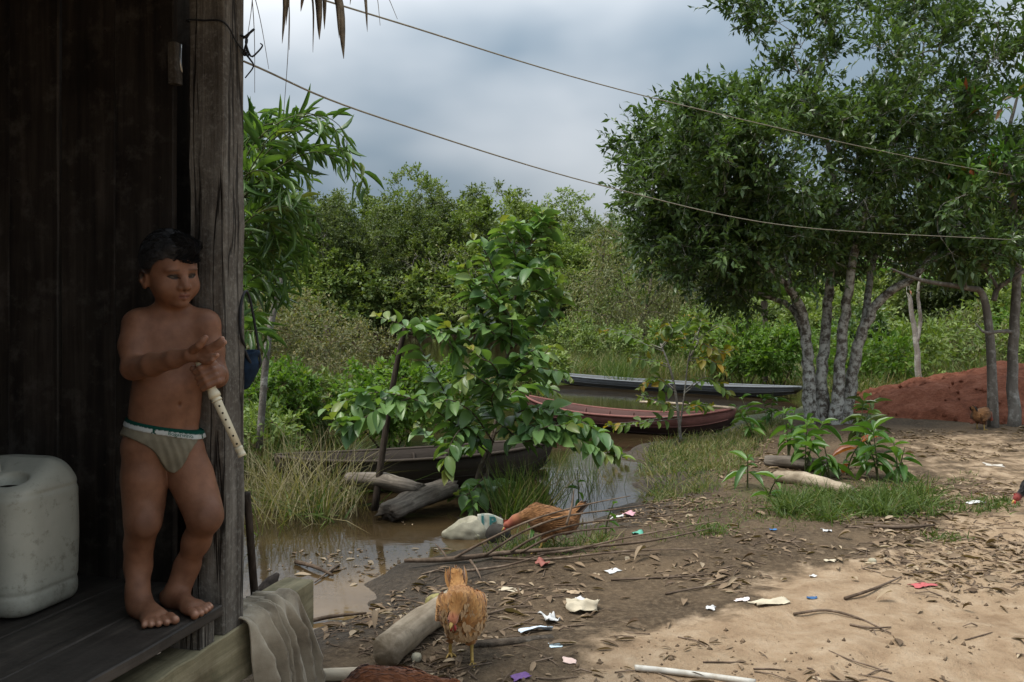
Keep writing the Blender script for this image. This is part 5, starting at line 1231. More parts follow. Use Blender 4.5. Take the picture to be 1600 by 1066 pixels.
# grasses, reeds
def scatter(poly_px, n, rng):
    out = []
    P0 = np.array([on_ground(u, v)[:2] for u, v in poly_px]); lo, hi = P0.min(0), P0.max(0)
    while len(out) < n:
        p = lo + (hi - lo) * rng.random(2); c = False
        for i in range(len(P0)):
            a, b_ = P0[i], P0[i - 1]
            if (a[1] > p[1]) != (b_[1] > p[1]) and p[0] < (b_[0] - a[0]) * (p[1] - a[1]) / (b_[1] - a[1]) + a[0]: c = not c
        if c: out.append([p[0], p[1], max(gz(p[0], p[1]), WZ - .05)])
    return np.array(out)
R5 = np.random.default_rng(5)
grass('meadow_grass', 'light green meadow grass behind the red mound', 'grass', scatter([(1330, 640), (1400, 628), (1500, 610), (1640, 600), (1640, 545), (1300, 550), (1280, 600)], 1300, R5), R5, .50, .012, 16, .12, M['lf_grass'], .5, 'stuff', None, .42)
grass('bank_reeds', 'mixed reeds and weeds standing along the bank behind the canoes', 'reeds', scatter([(850, 585), (1000, 578), (1140, 592), (1260, 605), (1270, 585), (1100, 552), (850, 548)], 420, R5), R5, .55, .012, 14, .12, M['lf_grass'], .45, 'stuff', None, .35)
grass('reed_tuft', 'bright green upright reed tuft between the red and grey canoes', 'reeds', scatter([(935, 606), (985, 606), (985, 590), (935, 590)], 14, R5), R5, .62, .012, 26, .08, M['lf_grass'], .3, None, None, .02, None, .3)
grass('shore_weeds', 'low weeds and grass on the muddy spit in front of the canoe', 'weeds', scatter([(1020, 790), (1120, 765), (1180, 710), (1230, 650), (1130, 680), (1010, 700), (1015, 745)], 420, R5), R5, .13, .006, 12, .05, M['lf_grass'], .6, 'stuff', None, .55)
grass('sparse_grass', 'thin short grass on the dirt below the seedlings', 'grass', scatter([(1010, 850), (1200, 830), (1480, 790), (1520, 740), (1200, 760), (1050, 790)], 300, R5), R5, .055, .005, 9, .05, M['lf_grass'], .7, 'stuff', None, .35)
for i, (poly, n, lab) in enumerate([([(1200, 806), (1300, 816), (1330, 800), (1320, 775), (1230, 775)], 34, 'thick green grass patch beside the fallen log'), ([(1320, 812), (1400, 812), (1465, 806), (1450, 770), (1330, 778)], 40, 'thick green grass patch with longer drooping blades'),
                                    ([(1095, 842), (1135, 842), (1135, 825), (1095, 825)], 8, 'small round grass tuft among the dry leaves'), ([(1465, 850), (1500, 850), (1500, 838), (1465, 838)], 6, 'tiny grass tuft on the sandy path'), ([(1455, 800), (1580, 800), (1580, 785), (1455, 790)], 26, 'thin grass strip along the path')]):
    grass('grass_patch', lab, 'grass', scatter(poly, n, R5), R5, .18 if i < 2 else .07, .007, 30 if i < 2 else 20, .045, M['lf_grass'], .7, None, None, .08)
grass('water_grass', 'tall arching green and dry grass in the water beside the house', 'grass', scatter([(392, 850), (470, 828), (560, 790), (560, 720), (400, 730)], 30, R5), R5, .66, .006, 11, .08, M['lf_grass'], .8, 'stuff', None, .6)
grass('water_grass', 'dark broad-bladed grass at the foot of the wooden canoe', 'grass', scatter([(400, 800), (520, 815), (560, 780), (420, 770)], 16, R5), R5, .33, .016, 12, .07, M['lf_grass'], .9, None, None, .1)
grass('reed_tuft', 'green reed tuft standing behind the pecking hen', 'reeds', scatter([(785, 812), (850, 810), (845, 792), (790, 795)], 12, R5), R5, .45, .008, 30, .05, M['lf_grass'], .35, None, None, .12, None, .28)
grass('reed_tuft', 'sparse weeds around the feet of the pecking hen', 'weeds', scatter([(770, 870), (940, 862), (950, 835), (800, 840)], 36, R5), R5, .13, .006, 14, .05, M['lf_grass'], .6, None, None, .35)
grass('pond_sedge', 'thin sedge stems standing in the bright water', 'reeds', scatter([(850, 790), (950, 780), (975, 730), (870, 720)], 36, R5), R5, .4, .004, 5, .04, M['lf_grass'], .25, 'stuff', None, .3, None, .25)
grass('pond_weeds', 'pale weeds along the shallow water beyond the wooden canoe', 'weeds', scatter([(380, 640), (560, 625), (760, 610), (760, 590), (560, 600), (380, 615)], 160, R5), R5, .6, .008, 12, .1, M['lf_dry'], .45, 'stuff')
grass('bank_grass', 'dry yellow grass strip along the far bank', 'grass', np.array([[x, 46.9 + .8 * R5.random(), .02] for x in R5.uniform(-16, 2, 260)]), R5, .45, .05, 10, .2, M['lf_dry'], .5, 'stuff')

# seedlings with whorls of long leaves
def seedling(u, v, hpx, nl, L, label, seed, W=None, mat='lf_seed', red=0.0, nst=1, T=T_LANCE):
    r = np.random.default_rng(seed); b = on_ground(u, v); D = b[1]; h = hpx / F_PX * D; root = thing('seedling', label, 'seedling', b)
    lf, st = MB(), MB()
    for k in range(nst):
        top = np.array([r.normal(0, .06) * (1 + k), r.normal(0, .08), h * (1 - .22 * k * r.random())]); path = smooth_path([np.zeros(3) - [0, 0, .02], top * [.3, .3, .45], top], 4)
        st.tube(path, np.linspace(.007, .003, len(path)), 6); n = int(nl * .8) + 1
        t = np.sort(r.uniform(.3, 1, n)); pos = np.stack([np.interp(t, np.linspace(0, 1, len(path)), path[:, i]) for i in range(3)], -1)
        an = np.arange(n) * 2.4 + r.random() * 6 + r.normal(0, .5, n); el = np.interp(t, [.4, 1], [-.35, .45]) + r.normal(0, .32, n)
        d = np.stack([np.cos(an) * np.cos(el), np.sin(an) * np.cos(el), np.sin(el)], -1); s = L * r.uniform(.45, 1.2, n)
        V, F4, F3, lc = leaf_arrays(T, pos, d, np.array([0, 0, 1.0]) + r.normal(0, .2, (n, 3)), s, (W or L * .27) * s / L, np.where(r.random(n) < red, .9, 0)); lf.add(V, F4, F3, lc)
    st.build('stem', M['stem_green'], root); lf.build('foliage', M[mat], root)
for k, a in enumerate([(1168, 762, 55, 9, .17, 'small seedling with drooping leaves left of the fallen log'), (1200, 782, 40, 7, .16, 'low seedling at the left end of the fallen log'), (1258, 738, 82, 16, .20, 'bushy mango seedling behind the fallen log'),
                       (1232, 722, 88, 14, .19, 'tall pale seedling near the red canoe tip'), (1296, 748, 66, 14, .19, 'leafy seedling above the pale stone'), (1322, 742, 60, 10, .19, 'seedling with dark red young leaves'),
                       (1372, 752, 82, 16, .20, 'bushy seedling right of the pale stone'), (1404, 752, 62, 13, .19, 'bright leaning seedling nearest the path'), (1340, 706, 86, 16, .20, 'dark green seedling against the tree base'),
                       (1178, 690, 66, 14, .17, 'pale seedling in front of the canoe tip'), (1205, 668, 60, 12, .17, 'seedling beside the tree on the water edge'), (1362, 690, 60, 10, .17, 'dark seedling at the foot of the mound'),
                       (945, 835, 52, 7, .10, 'tiny seedling beside the branch pile'), (905, 800, 62, 4, .10, 'bare thin sprout with two broad leaves in the water'), (742, 812, 50, 9, .13, 'seedling at the foot of the young shrub'), (830, 850, 30, 6, .09, 'small weed under the pecking hen')]):
    seedling(*a, 300 + k, red=.6 if 'dark red young' in a[5] else .0, nst=2 if a[3] > 11 else 1, mat='lf_big' if 'dark green' in a[5] or 'dark seedling' in a[5] else 'lf_seed')

# slim trees by the mound
def slim_trees():
    r = np.random.default_rng(24)
    b = on_ground(1552, 668); D = b[1]; q = lambda u, v, dd=0.: P(u, v, D + dd)
    root = thing('slim_tree', 'slim leaning tree with big hanging dark leaves at the mound edge', 'tree', b); lf, st = MB(), MB()
    st.tube(smooth_path([b * [1, 1, 0] + [0, 0, -.05] - b, q(1550, 590) - b, q(1546, 520) - b, q(1535, 460) - b, q(1510, 450, -.1) - b, q(1440, 438, -.3) - b, q(1392, 420, -.4) - b], 5), [.062, .05, .045, .038, .028, .02, .010], 8)
    st.tube(smooth_path([q(1553, 470) - b, q(1560, 450) - b, q(1590, 430, -.1) - b, q(1640, 395, -.2) - b], 4), [.03, .028, .024, .02], 7); st.tube(smooth_path([q(1560, 452) - b, q(1540, 420) - b, q(1520, 385, -.1) - b, q(1505, 350, -.1) - b], 4), [.022, .018, .014, .008], 6)
    for pts in ([(1510, 450), (1506, 425), (1504, 410)], [(1520, 385), (1500, 378), (1490, 372)], [(1505, 350), (1490, 330), (1470, 325)], [(1540, 420), (1555, 400), (1568, 390)]):
        p = [q(u, v, -.15) - b for u, v in pts]; st.tube(smooth_path(p, 3), [.008, .005], 5); n = 13
        an = np.arange(n) * 2.4 + r.random() * 6; el = r.normal(-.55, .3, n); d = np.stack([np.cos(an) * np.cos(el), np.sin(an) * np.cos(el), np.sin(el)], -1)
        V, F4, F3, lc = leaf_arrays(T_LANCE, p[-1] + r.normal(0, .03, (n, 3)), d, np.array([0, 0, 1.]) + r.normal(0, .2, (n, 3)), .34 * r.uniform(.7, 1.1, n), .085, np.where(r.random(n) < .06, 1., 0)); lf.add(V, F4, F3, lc)
    st.build('trunk', M['bark_grey'], root); lf.build('foliage', M['lf_big'], root)
    b = on_ground(1583, 668); D2 = b[1] + .1; q = lambda u, v, dd=0.: P(u, v, D2 + dd)
    tree('slim_tree', 'straight slim grey-barked tree beside the leaning one at the mound', 'tree', b, [([b + [0, 0, -.05], q(1583, 590), q(1585, 500), q(1590, 400), q(1583, 310), q(1570, 240), q(1590, 150)], [.07, .055, .05, .042, .036, .028, .012]),
         ([q(1585, 520), q(1565, 517, -.1), q(1540, 520, -.2), q(1524, 505, -.2)], [.022, .02, .016, .006]), ([q(1583, 310), q(1620, 250), q(1650, 200)], [.03, .022, .01])],
         [(q(1600, 210), (1.0, 1.0, .8), 30), (q(1560, 290), (.7, .8, .4), 14)], r, M['lf_seed'], M['bark_grey'], nt=7, tl=.3, nl=7, L=.15, W=.045, T=T_FOLD, twigs=True)
    b = on_ground(1436, 622); D3 = b[1]; q = lambda u, v, dd=0.: P(u, v, D3 + dd)
    tree('pale_sapling', 'thin pale forked sapling growing behind the mound', 'tree', b, [([b + [0, 0, -.05], q(1434, 570), q(1430, 520), q(1420, 460), q(1418, 420)], [.05, .042, .036, .028, .012]), ([q(1432, 535), q(1438, 500), q(1434, 460), q(1440, 425)], [.03, .026, .022, .01])],
         [(q(1430, 400), (1.1, 1.0, .35), 16)], r, M['lf_seed'], mat_bark('pale_bark', (.2, .185, .16), (.36, .34, .3), (.45, .44, .4)), nt=6, tl=.3, nl=6, L=.13, W=.04, T=T_FOLD)
    b = on_ground(1195, 596); root = thing('palm_stub', 'rough dark palm trunk beside bright bush across the water', 'palm trunk', b); D4 = b[1]; mb = MB()
    path = smooth_path([np.array([0, 0, -.05]), P(1195, 540, D4) - b, P(1194, 470, D4) - b], 12); rr = .055 + .016 * (np.arange(len(path)) % 2); mb.tube(path, rr, 9); mb.build('trunk', M['bark_brown'], root)
    lf = MB(); n = 14; an = np.linspace(0, 6.28, n); d = np.stack([np.cos(an) * .8, np.sin(an) * .8, np.full(n, .5) + r.normal(0, .2, n)], -1); V, F4, F3, lc = leaf_arrays(T_BLADE, np.repeat(path[-1:], n, 0), d, np.tile([0, 0, 1.], (n, 1)), 1.2, .12); lf.add(V, F4, F3, lc); lf.build('fronds', M['lf_big'], root)
slim_trees()
# stakes and dead sticks in the pond
stick('leaning_stake', 'dark leaning stake in the water beside the split logs', 'stake', [P(585, 800, 6.0), P(600, 690, 6.05), P(618, 580, 6.1), P(636, 500, 6.15)], [.026, .022, .02, .015], M['dark_stick'])
stick('dead_stake', 'pale dead stick leaning by the bamboo', 'stake', [P(405, 700, 7.2), P(418, 540, 7.2), P(436, 450, 7.25), P(443, 412, 7.3)], [.03, .028, .025, .018], M['bark_grey'])
stick('dead_stake', 'short dark stump post standing in the pond weeds', 'stake', [P(506, 606, 16), P(509, 560, 16), P(512, 502, 16)], [.075, .07, .065], M['bark_brown'])
# ------------------------------------------------------------------ canoes
def mat_canoe(name, strake, hull, grain_c):
    t = NT(name); a = t.attr(); v = t.coord('Object', (2.5, 22, 22)); n = t.noise(v, 1.0, 6, .65); n2 = t.noise(t.coord('Object'), 9, 6, .7)
    h = t.mix(n, hull, grain_c); s = t.mix(t.ramp(n2, [(.45, (0, 0, 0)), (.7, (1, 1, 1))]), strake, t.mix(.5, strake, grain_c))
    c = t.mix(a[0], h, s)
    return t.done(t.pbr(c, .75, t.bump(t.math('ADD', n, t.math('MULTIPLY', n2, .5)), .6, .01), .2))
def canoe(name, label, A, B, beam, depth, mat, rise=.12, seats=2, band=.62):
    A = np.asarray(A, float); B = np.asarray(B, float); L = float(np.linalg.norm((B - A)[:2])); mid = (A + B) / 2; root = thing(name, label, 'canoe', mid, math.atan2(B[1] - A[1], B[0] - A[0]))
    n, m = 33, 13; S = np.linspace(-1, 1, n); aa = np.linspace(-1, 1, m); V = []; lc = []
    for inner in (0, 1):
        for s in S:
            w = beam / 2 * max(1 - abs(s) ** 2.6, 0) ** .75 + .012 - .018 * inner; w = max(w, .004); g = depth + rise * abs(s) ** 2.4; k = depth * .75 * abs(s) ** 5 + .022 * inner
            for a in aa:
                V.append([s * (L / 2 - .02 * inner) * (1 - .05 * (1 - abs(a)) * abs(s) ** 6), w * np.sign(a) * abs(a) ** .6, k + (g - k) * abs(a) ** 2.0]); lc.append([1.0 if abs(a) > band and not inner else (.25 if inner else 0), 0, 0])
    F = []
    for i in range(n - 1):
        for j in range(m - 1):
            a = i * m + j; F.append((a, a + 1, a + m + 1, a + m)); q = n * m + a; F.append((q, q + m, q + m + 1, q + 1))
        for j in (0, m - 1):
            a = i * m + j; q = n * m + a; F.append((a, a + m, q + m, q) if j == 0 else (a, q, q + m, a + m))
    for i in (0, n - 1):
        for j in range(m - 1):
            a = i * m + j; q = n * m + a; F.append((a, q, q + 1, a + 1) if i == 0 else (a, a + 1, q + 1, q))
    link('hull', mesh_fast('hull', np.array(V), np.array(F), None, np.array(lc)), mat, root)
    for sg in (-1, 1):
        pts = [[s * L / 2, sg * (beam / 2 * max(1 - abs(s) ** 2.6, 0) ** .75 + .016), depth + rise * abs(s) ** 2.4 + .004] for s in np.linspace(-.985, .985, 30)]
        MB().tube(np.array(pts), .014, 6, True, (1, 0, 0)).build('gunwale', mat, root)
    for sg in (-1, 1):
        for fr in (.42, .72):                 # plank seams along the hull
            pts = [[s * L / 2, sg * ((beam / 2 * max(1 - abs(s) ** 2.6, 0) ** .75 + .012) * fr ** .6 + .003), depth * .75 * abs(s) ** 5 + (depth + rise * abs(s) ** 2.4 - depth * .75 * abs(s) ** 5) * fr ** 2.0] for s in np.linspace(-.95, .95, 30)]
            MB().tube(np.array(pts), .006, 5, True, (.6 if fr > .7 else 0, 0, 0)).build('strake', mat, root)
    for s in np.linspace(-.7, .7, 7):         # ribs inside
        w = beam / 2 * max(1 - abs(s) ** 2.6, 0) ** .75 - .012; g = depth + rise * abs(s) ** 2.4; k0 = depth * .75 * abs(s) ** 5 + .03
        MB().tube(np.array([[s * L / 2, w * np.sign(a) * abs(a) ** .6, k0 + (g - k0) * abs(a) ** 2] for a in np.linspace(-.96, .96, 11)]), .011, 5, True, (.3, 0, 0)).build('rib', mat, root)
    for k in range(seats):
        s = -.4 + .75 * k; w = beam / 2 * (1 - abs(s) ** 2.6) ** .75 - .015; MB().box((s * L / 2 - .08, -w, depth * .68), (s * L / 2 + .08, w, depth * .68 + .02), .002, (.5, 0, 0)).build('seat', mat, root, smooth=False)
    return root
M['canoe_brown'] = mat_canoe('canoe_dark_wood', (.055, .042, .032), (.014, .010, .008), (.034, .026, .020))
M['canoe_red'] = mat_canoe('canoe_red_paint_and_shade', (.22, .095, .082), (.016, .011, .010), (.07, .042, .036))  # red strake; near-black hull colour below it stands in for shade
M['canoe_grey'] = mat_canoe('canoe_grey_wood', (.17, .185, .20), (.05, .05, .048), (.11, .11, .105))
canoe('wooden_canoe', 'dark wooden canoe half hidden behind grass and the young shrub', [P(428, 715, 6.5)[0], 6.5, WZ - .10], [P(865, 700, 7.35)[0], 7.35, WZ - .08], .52, .32, M['canoe_brown'], .05)
canoe('red_canoe', 'faded red canoe lying in the water by the spindly shrub', [P(822, 620, 10.7)[0], 10.7, WZ - .04], [P(1150, 640, 9.35)[0], 9.35, WZ - .01], .55, .21, M['canoe_red'], .13, 2, .82)
canoe('grey_canoe', 'long weathered grey canoe along the bank behind the red one', [P(850, 585, 16.6)[0], 16.6, WZ - .04], [P(1255, 610, 13.4)[0], 13.4, WZ - .02], .5, .17, M['canoe_grey'], .05, 1, .75)
stick('punt_pole', 'pale pole lying across the red canoe', 'pole', [P(1000, 628, 9.9), P(1080, 632, 9.6), P(1148, 638, 9.3)], .014, M['log_wood'])

# ------------------------------------------------------------------ red earth mound
def mound():
    c = np.array([7.04, 11.2]); rx, ry, h = 2.95, 1.95, .52; n, m = 46, 110; V = []
    for i in range(n + 1):
        for j in range(m):
            r, a = i / n, j / m * 2 * np.pi; x, y = c[0] + rx * r * math.cos(a), c[1] + ry * r * math.sin(a); V.append([x, y, r])
    V = np.array(V); q = np.stack([V[:, 0], V[:, 1], 0 * V[:, 0]], -1); r = V[:, 2].copy()
    z = h * np.clip(1 - r ** 2, 0, 1) ** .85 * (1 + .12 * vnoise(q, .5, 41)) + (.035 * vnoise(q, 1.3, 42) + .026 * vnoise(q, 2.9, 43) + .015 * vnoise(q, 6, 44)) * (r < .97) - .03 * (r > .97)
    V[:, 2] = z + ground_z(V[:, 0], V[:, 1]); b = np.array([c[0], c[1], 0.0]); F = []
    for i in range(n):
        for j in range(m):
            a, b2 = i * m + j, i * m + (j + 1) % m; F.append((a, a + m, b2 + m, b2))
    t = NT('red_earth'); v = t.coord('Object'); n1 = t.noise(v, 7, 6, .7); n2 = t.noise(v, 38, 5, .7)
    col = t.ramp(n1, [(.3, (.16, .058, .034)), (.5, (.29, .105, .060)), (.72, (.40, .17, .105))]); col = t.mix(t.ramp(n2, [(.55, (0, 0, 0)), (.7, (.6, .6, .6))]), col, (.12, .042, .026))
    o = link('earth_mound', mesh_fast('earth_mound', V - b, F), t.done(t.pbr(col, .97, t.bump(t.math('ADD', n1, t.math('MULTIPLY', n2, .7)), 1.0, .05), .1)), None, b)
    tag(o, 'low heap of red earth behind the slim trees', 'earth mound', kind=None)
    r_ = np.random.default_rng(45); mb = MB()
    for k in range(420):
        a, rr = r_.random() * 6.28, (r_.random() ** .5) * 1.02; x, y = c[0] + rx * rr * math.cos(a), c[1] + ry * rr * math.sin(a)
        zz = gz(x, y) + h * max(0, 1 - rr * rr) ** .85; s = r_.uniform(.015, .06); Vc = unit(r_.normal(size=(6, 3))) ; Vc = np.array([[1, 0, 0], [-1, 0, 0], [0, 1, 0], [0, -1, 0], [0, 0, 1], [0, 0, -1.]]) * r_.uniform(.6, 1.2, (6, 1)) * s
        mb.add(Vc + np.array([x, y, zz]) - b, None, [(0, 2, 4), (2, 1, 4), (1, 3, 4), (3, 0, 4), (2, 0, 5), (1, 2, 5), (3, 1, 5), (0, 3, 5)])
    cl = mb.build('clods', o.data.materials[0], o); cl['kind'] = 'stuff'
mound()

# ------------------------------------------------------------------ fowl
def mat_feather(name, a, b, pale, face):
    t = NT(name); x = t.attr(); v = t.coord('Object'); n = t.noise(v, 42, 4, .65); c = t.mix(x[0], a, b); c = t.mix(t.math('MULTIPLY', n, .5), c, a); c = t.mix(t.math('MULTIPLY', x[2], 0.0), c, pale); c = t.mix(x[1], c, face)
    return t.done(t.pbr(c, .8, t.bump(n, .3, .004), .15, Sheen_Weight=.2))
def chicken(name, label, pos, yaw, mats, body=(0, 0, .185), br=(.062, .105, .066), pitch=.25, neck=None, head=(0, .15, .27), tail=(0, -.16, .25), tail_c=None, leg_pos=((-.03, .0), (.03, -.01)), sc=1.0, pale_chest=False, tail_w=.02, tail_n=14, cat='hen', naked=True):
    fm, tm, lm = mats; root = thing(name, label, cat, pos, yaw); r = np.random.default_rng(abs(hash(label)) % 9999 if False else len(label) * 17)
    body, head, tail = (np.array(x, float) for x in (body, head, tail)); s = SDF((-.16, -.30, -.01), (.16, .32, .40), .0042)
    Rp = np.array([[1, 0, 0], [0, math.cos(pitch), math.sin(pitch)], [0, -math.sin(pitch), math.cos(pitch)]]).T
    s.ell(body, br, Rp, 0); chest = body + Rp @ np.array([0, br[1] * .45, -.012]); s.ell(chest, (br[0] * .92, br[0] * .95, br[0] * .95), None, .03)
    rump = body + Rp @ np.array([0, -br[1] * .7, .012]); s.cone(rump, rump + (tail - rump) * .75, br[0] * .62, .018, .04)
    sh = body + Rp @ np.array([0, br[1] * .75, br[2] * .35]); mid = (sh + head) / 2 + np.array([0, -.012, .015]) if neck is None else np.array(neck)
    s.chain([sh, mid, head - (head - mid) * .12], [.036, .023, .017], .025)
    hd = unit(head - mid); look = unit(np.array([hd[0] * .8, .75, -.25 if head[2] > .15 else -.75])); s.ell(head, (.0155, .021, .0175), None, .01)
    for sg in (-1, 1):
        s.ell(body + Rp @ np.array([sg * br[0] * .88, -.012, .008]), (.018, br[1] * .72, br[2] * .62), Rp, .012)
        lp = leg_pos[0 if sg < 0 else 1]; s.cone(body + Rp @ np.array([sg * .03, .0, -br[2] * .5]), np.array([sg * .032 + lp[0] * .3, lp[1] * .5, .075]), .034, .013, .02)
    V, F = s.mesh_arrays(); V = relax(V, F, 1, .4); N = normals_of(V, F)
    hd_d = np.linalg.norm(V - head, axis=1); nk = np.min([np.linalg.norm(V - (mid + (head - mid) * t), axis=1) for t in np.linspace(0, 1, 6)], 0)
    red = np.clip(1.4 - hd_d / .024, 0, 1); red = np.maximum(red, np.clip(1.6 - nk / .026, 0, 1) * .8) if naked else red
    link('body', mesh_fast('body', V, F, None, np.stack([.5 + .3 * vnoise(V, 20, 3), red, 0 * red], -1)), fm, root)
    # overlapping feathers
    ok = np.where((red < .15) & (V[:, 2] > .06))[0]; k = r.choice(ok, 2200); back = unit(tail - sh); d = np.tile(back, (len(k), 1)); n = N[k]; d = unit(d - n * np.sum(d * n, 1, keepdims=True) + n * .06 + r.normal(0, .07, d.shape))
    ln = r.uniform(.016, .028, len(k)) * sc; Vf, F4, F3, lc = leaf_arrays(T_FEATH, V[k] - n * .002, d, n, ln, ln * .55); lc[:, 1] = 0; lc[:, 0] = np.clip(lc[:, 0] * .7 + .12 + .25 * np.repeat(vnoise(V[k], 9, 5), len(T_FEATH[0])), 0, 1)
    fo = link('feathers', mesh_fast('feathers', Vf, F4, F3, lc), fm, root); fo['kind'] = 'stuff'
    # wing quills and tail
    for sg in (-1, 1):
        mb = MB()
        for q in range(9):
            a = body + Rp @ np.array([sg * (br[0] * .98 + .004), .035 - .006 * q, .022 - .007 * q]); mb.add(*leaf_arrays(T_FEATH, a[None], np.array([[sg * .06, -1, .06 - .03 * q + pitch * .4]]), np.array([[sg * 1., 0, .4]]), .085, .022, 0, r.random()))
        mb.build('wing', fm, root)
    a = rump + (tail - rump) * .35; d0 = unit(tail - rump); n = tail_n; fan = np.linspace(-1, 1, n)
    d = unit(d0 + np.stack([fan * .22, np.abs(fan) * -.05, -.15 * np.abs(fan) + r.normal(0, .05, n)], -1)); ln = np.linalg.norm(tail - a) * r.uniform(.8, 1.05, n)
    Vf, F4, F3, lc = leaf_arrays(T_FEATH, a + np.stack([fan * .02, 0 * fan, 0 * fan], -1), d, np.stack([np.sign(fan + .01), 0 * fan, .7 + 0 * fan], -1), ln, tail_w); lc[:, 1] = 0
    link('tail', mesh_fast('tail', Vf, F4, F3, lc), tm, root)
    hp_ = head; MB().tube([hp_ + look * .012, hp_ + look * .026 - [0, 0, .001], hp_ + look * .040 - [0, 0, .005]], [.0085, .006, .001], 8).build('beak', lm, root)
    mb = MB()
    for q in range(5): mb.add(*leaf_arrays(T_DIAMOND, (hp_ + np.array([0, .014 - .009 * q, .015]))[None], np.array([[0, -.15, 1.]]), np.array([[1., 0, 0]]), .012 + .003 * (q in (1, 2, 3)), .014))
    mb.build('comb', M['comb'], root)
    for sg in (-1, 1):
        MB().tube([hp_ + [sg * .006, .012, -.012], hp_ + [sg * .007, .013, -.022], hp_ + [sg * .006, .012, -.030]], [.004, .006, .003], 7).build('wattle', M['comb'], root)
        MB().tube([hp_ + [sg * .0125, .006, .004], hp_ + [sg * .0165, .007, .004]], [.004, .002], 8).build('eye', M['eye_dark'], root)
        lp = np.array([*leg_pos[0 if sg < 0 else 1], 0.0]); kn = np.array([sg * .032 + lp[0] * .3, lp[1] * .5, .082]); leg = MB()
        foot = np.array([sg * .028 + lp[0] * .6, lp[1], .006]); leg.tube(smooth_path([kn, (kn + foot) / 2 + [0, -.008, 0], foot], 3), [.0075, .0058, .0062], 7)
        for an, l2 in ((-.5, .042), (0, .05), (.5, .042), (3.14, .02)):
            e = foot + np.array([math.sin(an) * l2, math.cos(an) * l2, -.003]); leg.tube(smooth_path([foot, (foot + e) / 2 + [0, 0, .004], e], 3), [.0055, .0045, .002], 6)
        leg.build('leg', lm, root)
    if pale_chest:
        ch = np.where((V[:, 1] > body[1] + .05) & (red < .2) & (V[:, 2] < sh[2] + .02))[0]; k = r.choice(ch, 160); n_ = N[k]; d = unit(np.tile([0, -.2, -1.], (len(k), 1)) + n_ * .25)
        Vf, F4, F3, lc = leaf_arrays(T_FEATH, V[k], d, n_, .026, .014); p = link('chest_down', mesh_fast('chest_down', Vf, F4, F3, lc), M['down'], root); p['kind'] = 'stuff'
    root.scale = (sc, sc, sc); return root
M['comb'] = mat_plain('red_comb', (.34, .045, .035), .55, .3); M['eye_dark'] = mat_plain('dark_eye', (.01, .008, .006), .15, .5); M['down'] = mat_plain('pale_down', (.50, .33, .18), .9, .1, .15)
legm = mat_plain('yellow_scaly_leg', (.42, .28, .08), .6, .3, .3, 120)
f_or = mat_feather('ginger_feather', (.30, .125, .035), (.56, .31, .115), (.6, .5, .36), (.36, .10, .07)); f_br = mat_feather('brown_feather', (.14, .062, .024), (.38, .19, .075), (.4, .3, .2), (.33, .08, .06))
f_ru = mat_feather('rust_feather', (.10, .034, .014), (.25, .085, .03), (.3, .2, .1), (.3, .06, .05)); f_bk = mat_feather('black_feather', (.008, .008, .009), (.028, .026, .026), (.1, .1, .1), (.34, .06, .05))
t_dk = mat_feather('dark_tail_feather', (.02, .015, .012), (.07, .045, .03), (.1, .1, .1), (.1, .05, .04))
g = on_ground(722, 1032); chicken('hen', 'ginger hen walking forward between the pale log and the brown plank', g, math.radians(180 + 12), (f_or, f_or, legm), (0, 0, .180), (.074, .098, .080), .22, (.03, .105, .245), (.056, .150, .195), (.005, -.125, .300), leg_pos=((.0, .05), (.01, -.055)), sc=1.0, pale_chest=True, naked=False)
g = on_ground(856, 862); chicken('hen', 'brown bare-necked hen pecking behind the branch pile', g, math.radians(90 + 6), (f_br, t_dk, legm), (0, -.02, .165), (.066, .13, .070), .30, (0, .17, .17), (0, .215, .145), (0, -.20, .265), leg_pos=((.0, .06), (.0, -.04)), sc=.98)
g = on_ground(1533, 672); chicken('hen', 'rust hen pecking at the foot of the red mound', g, math.radians(-60), (f_br, t_dk, legm), (0, 0, .165), (.07, .115, .075), .25, (0, .15, .17), (0, .19, .10), (0, -.15, .28), sc=.95)
g = on_ground(612, 1170); chicken('hen', 'dark rust hen pecking beside the pale pole with its tail raised', g + np.array([0, .02, .0]), math.radians(82), (f_ru, t_dk, legm), (0, 0, .150), (.068, .115, .066), .05, (0, .16, .13), (0, .20, .07), (0, -.20, .185), sc=1.0, tail_w=.03)
g = on_ground(1664, 800); chicken('rooster', 'black fowl with red face pecking at the edge of the path', g, math.radians(90), (f_bk, f_bk, legm), (0, 0, .19), (.085, .14, .085), .1, (0, .205, .14), (0, .262, .075), (0, -.22, .33), sc=1.12, cat='fowl', naked=False)

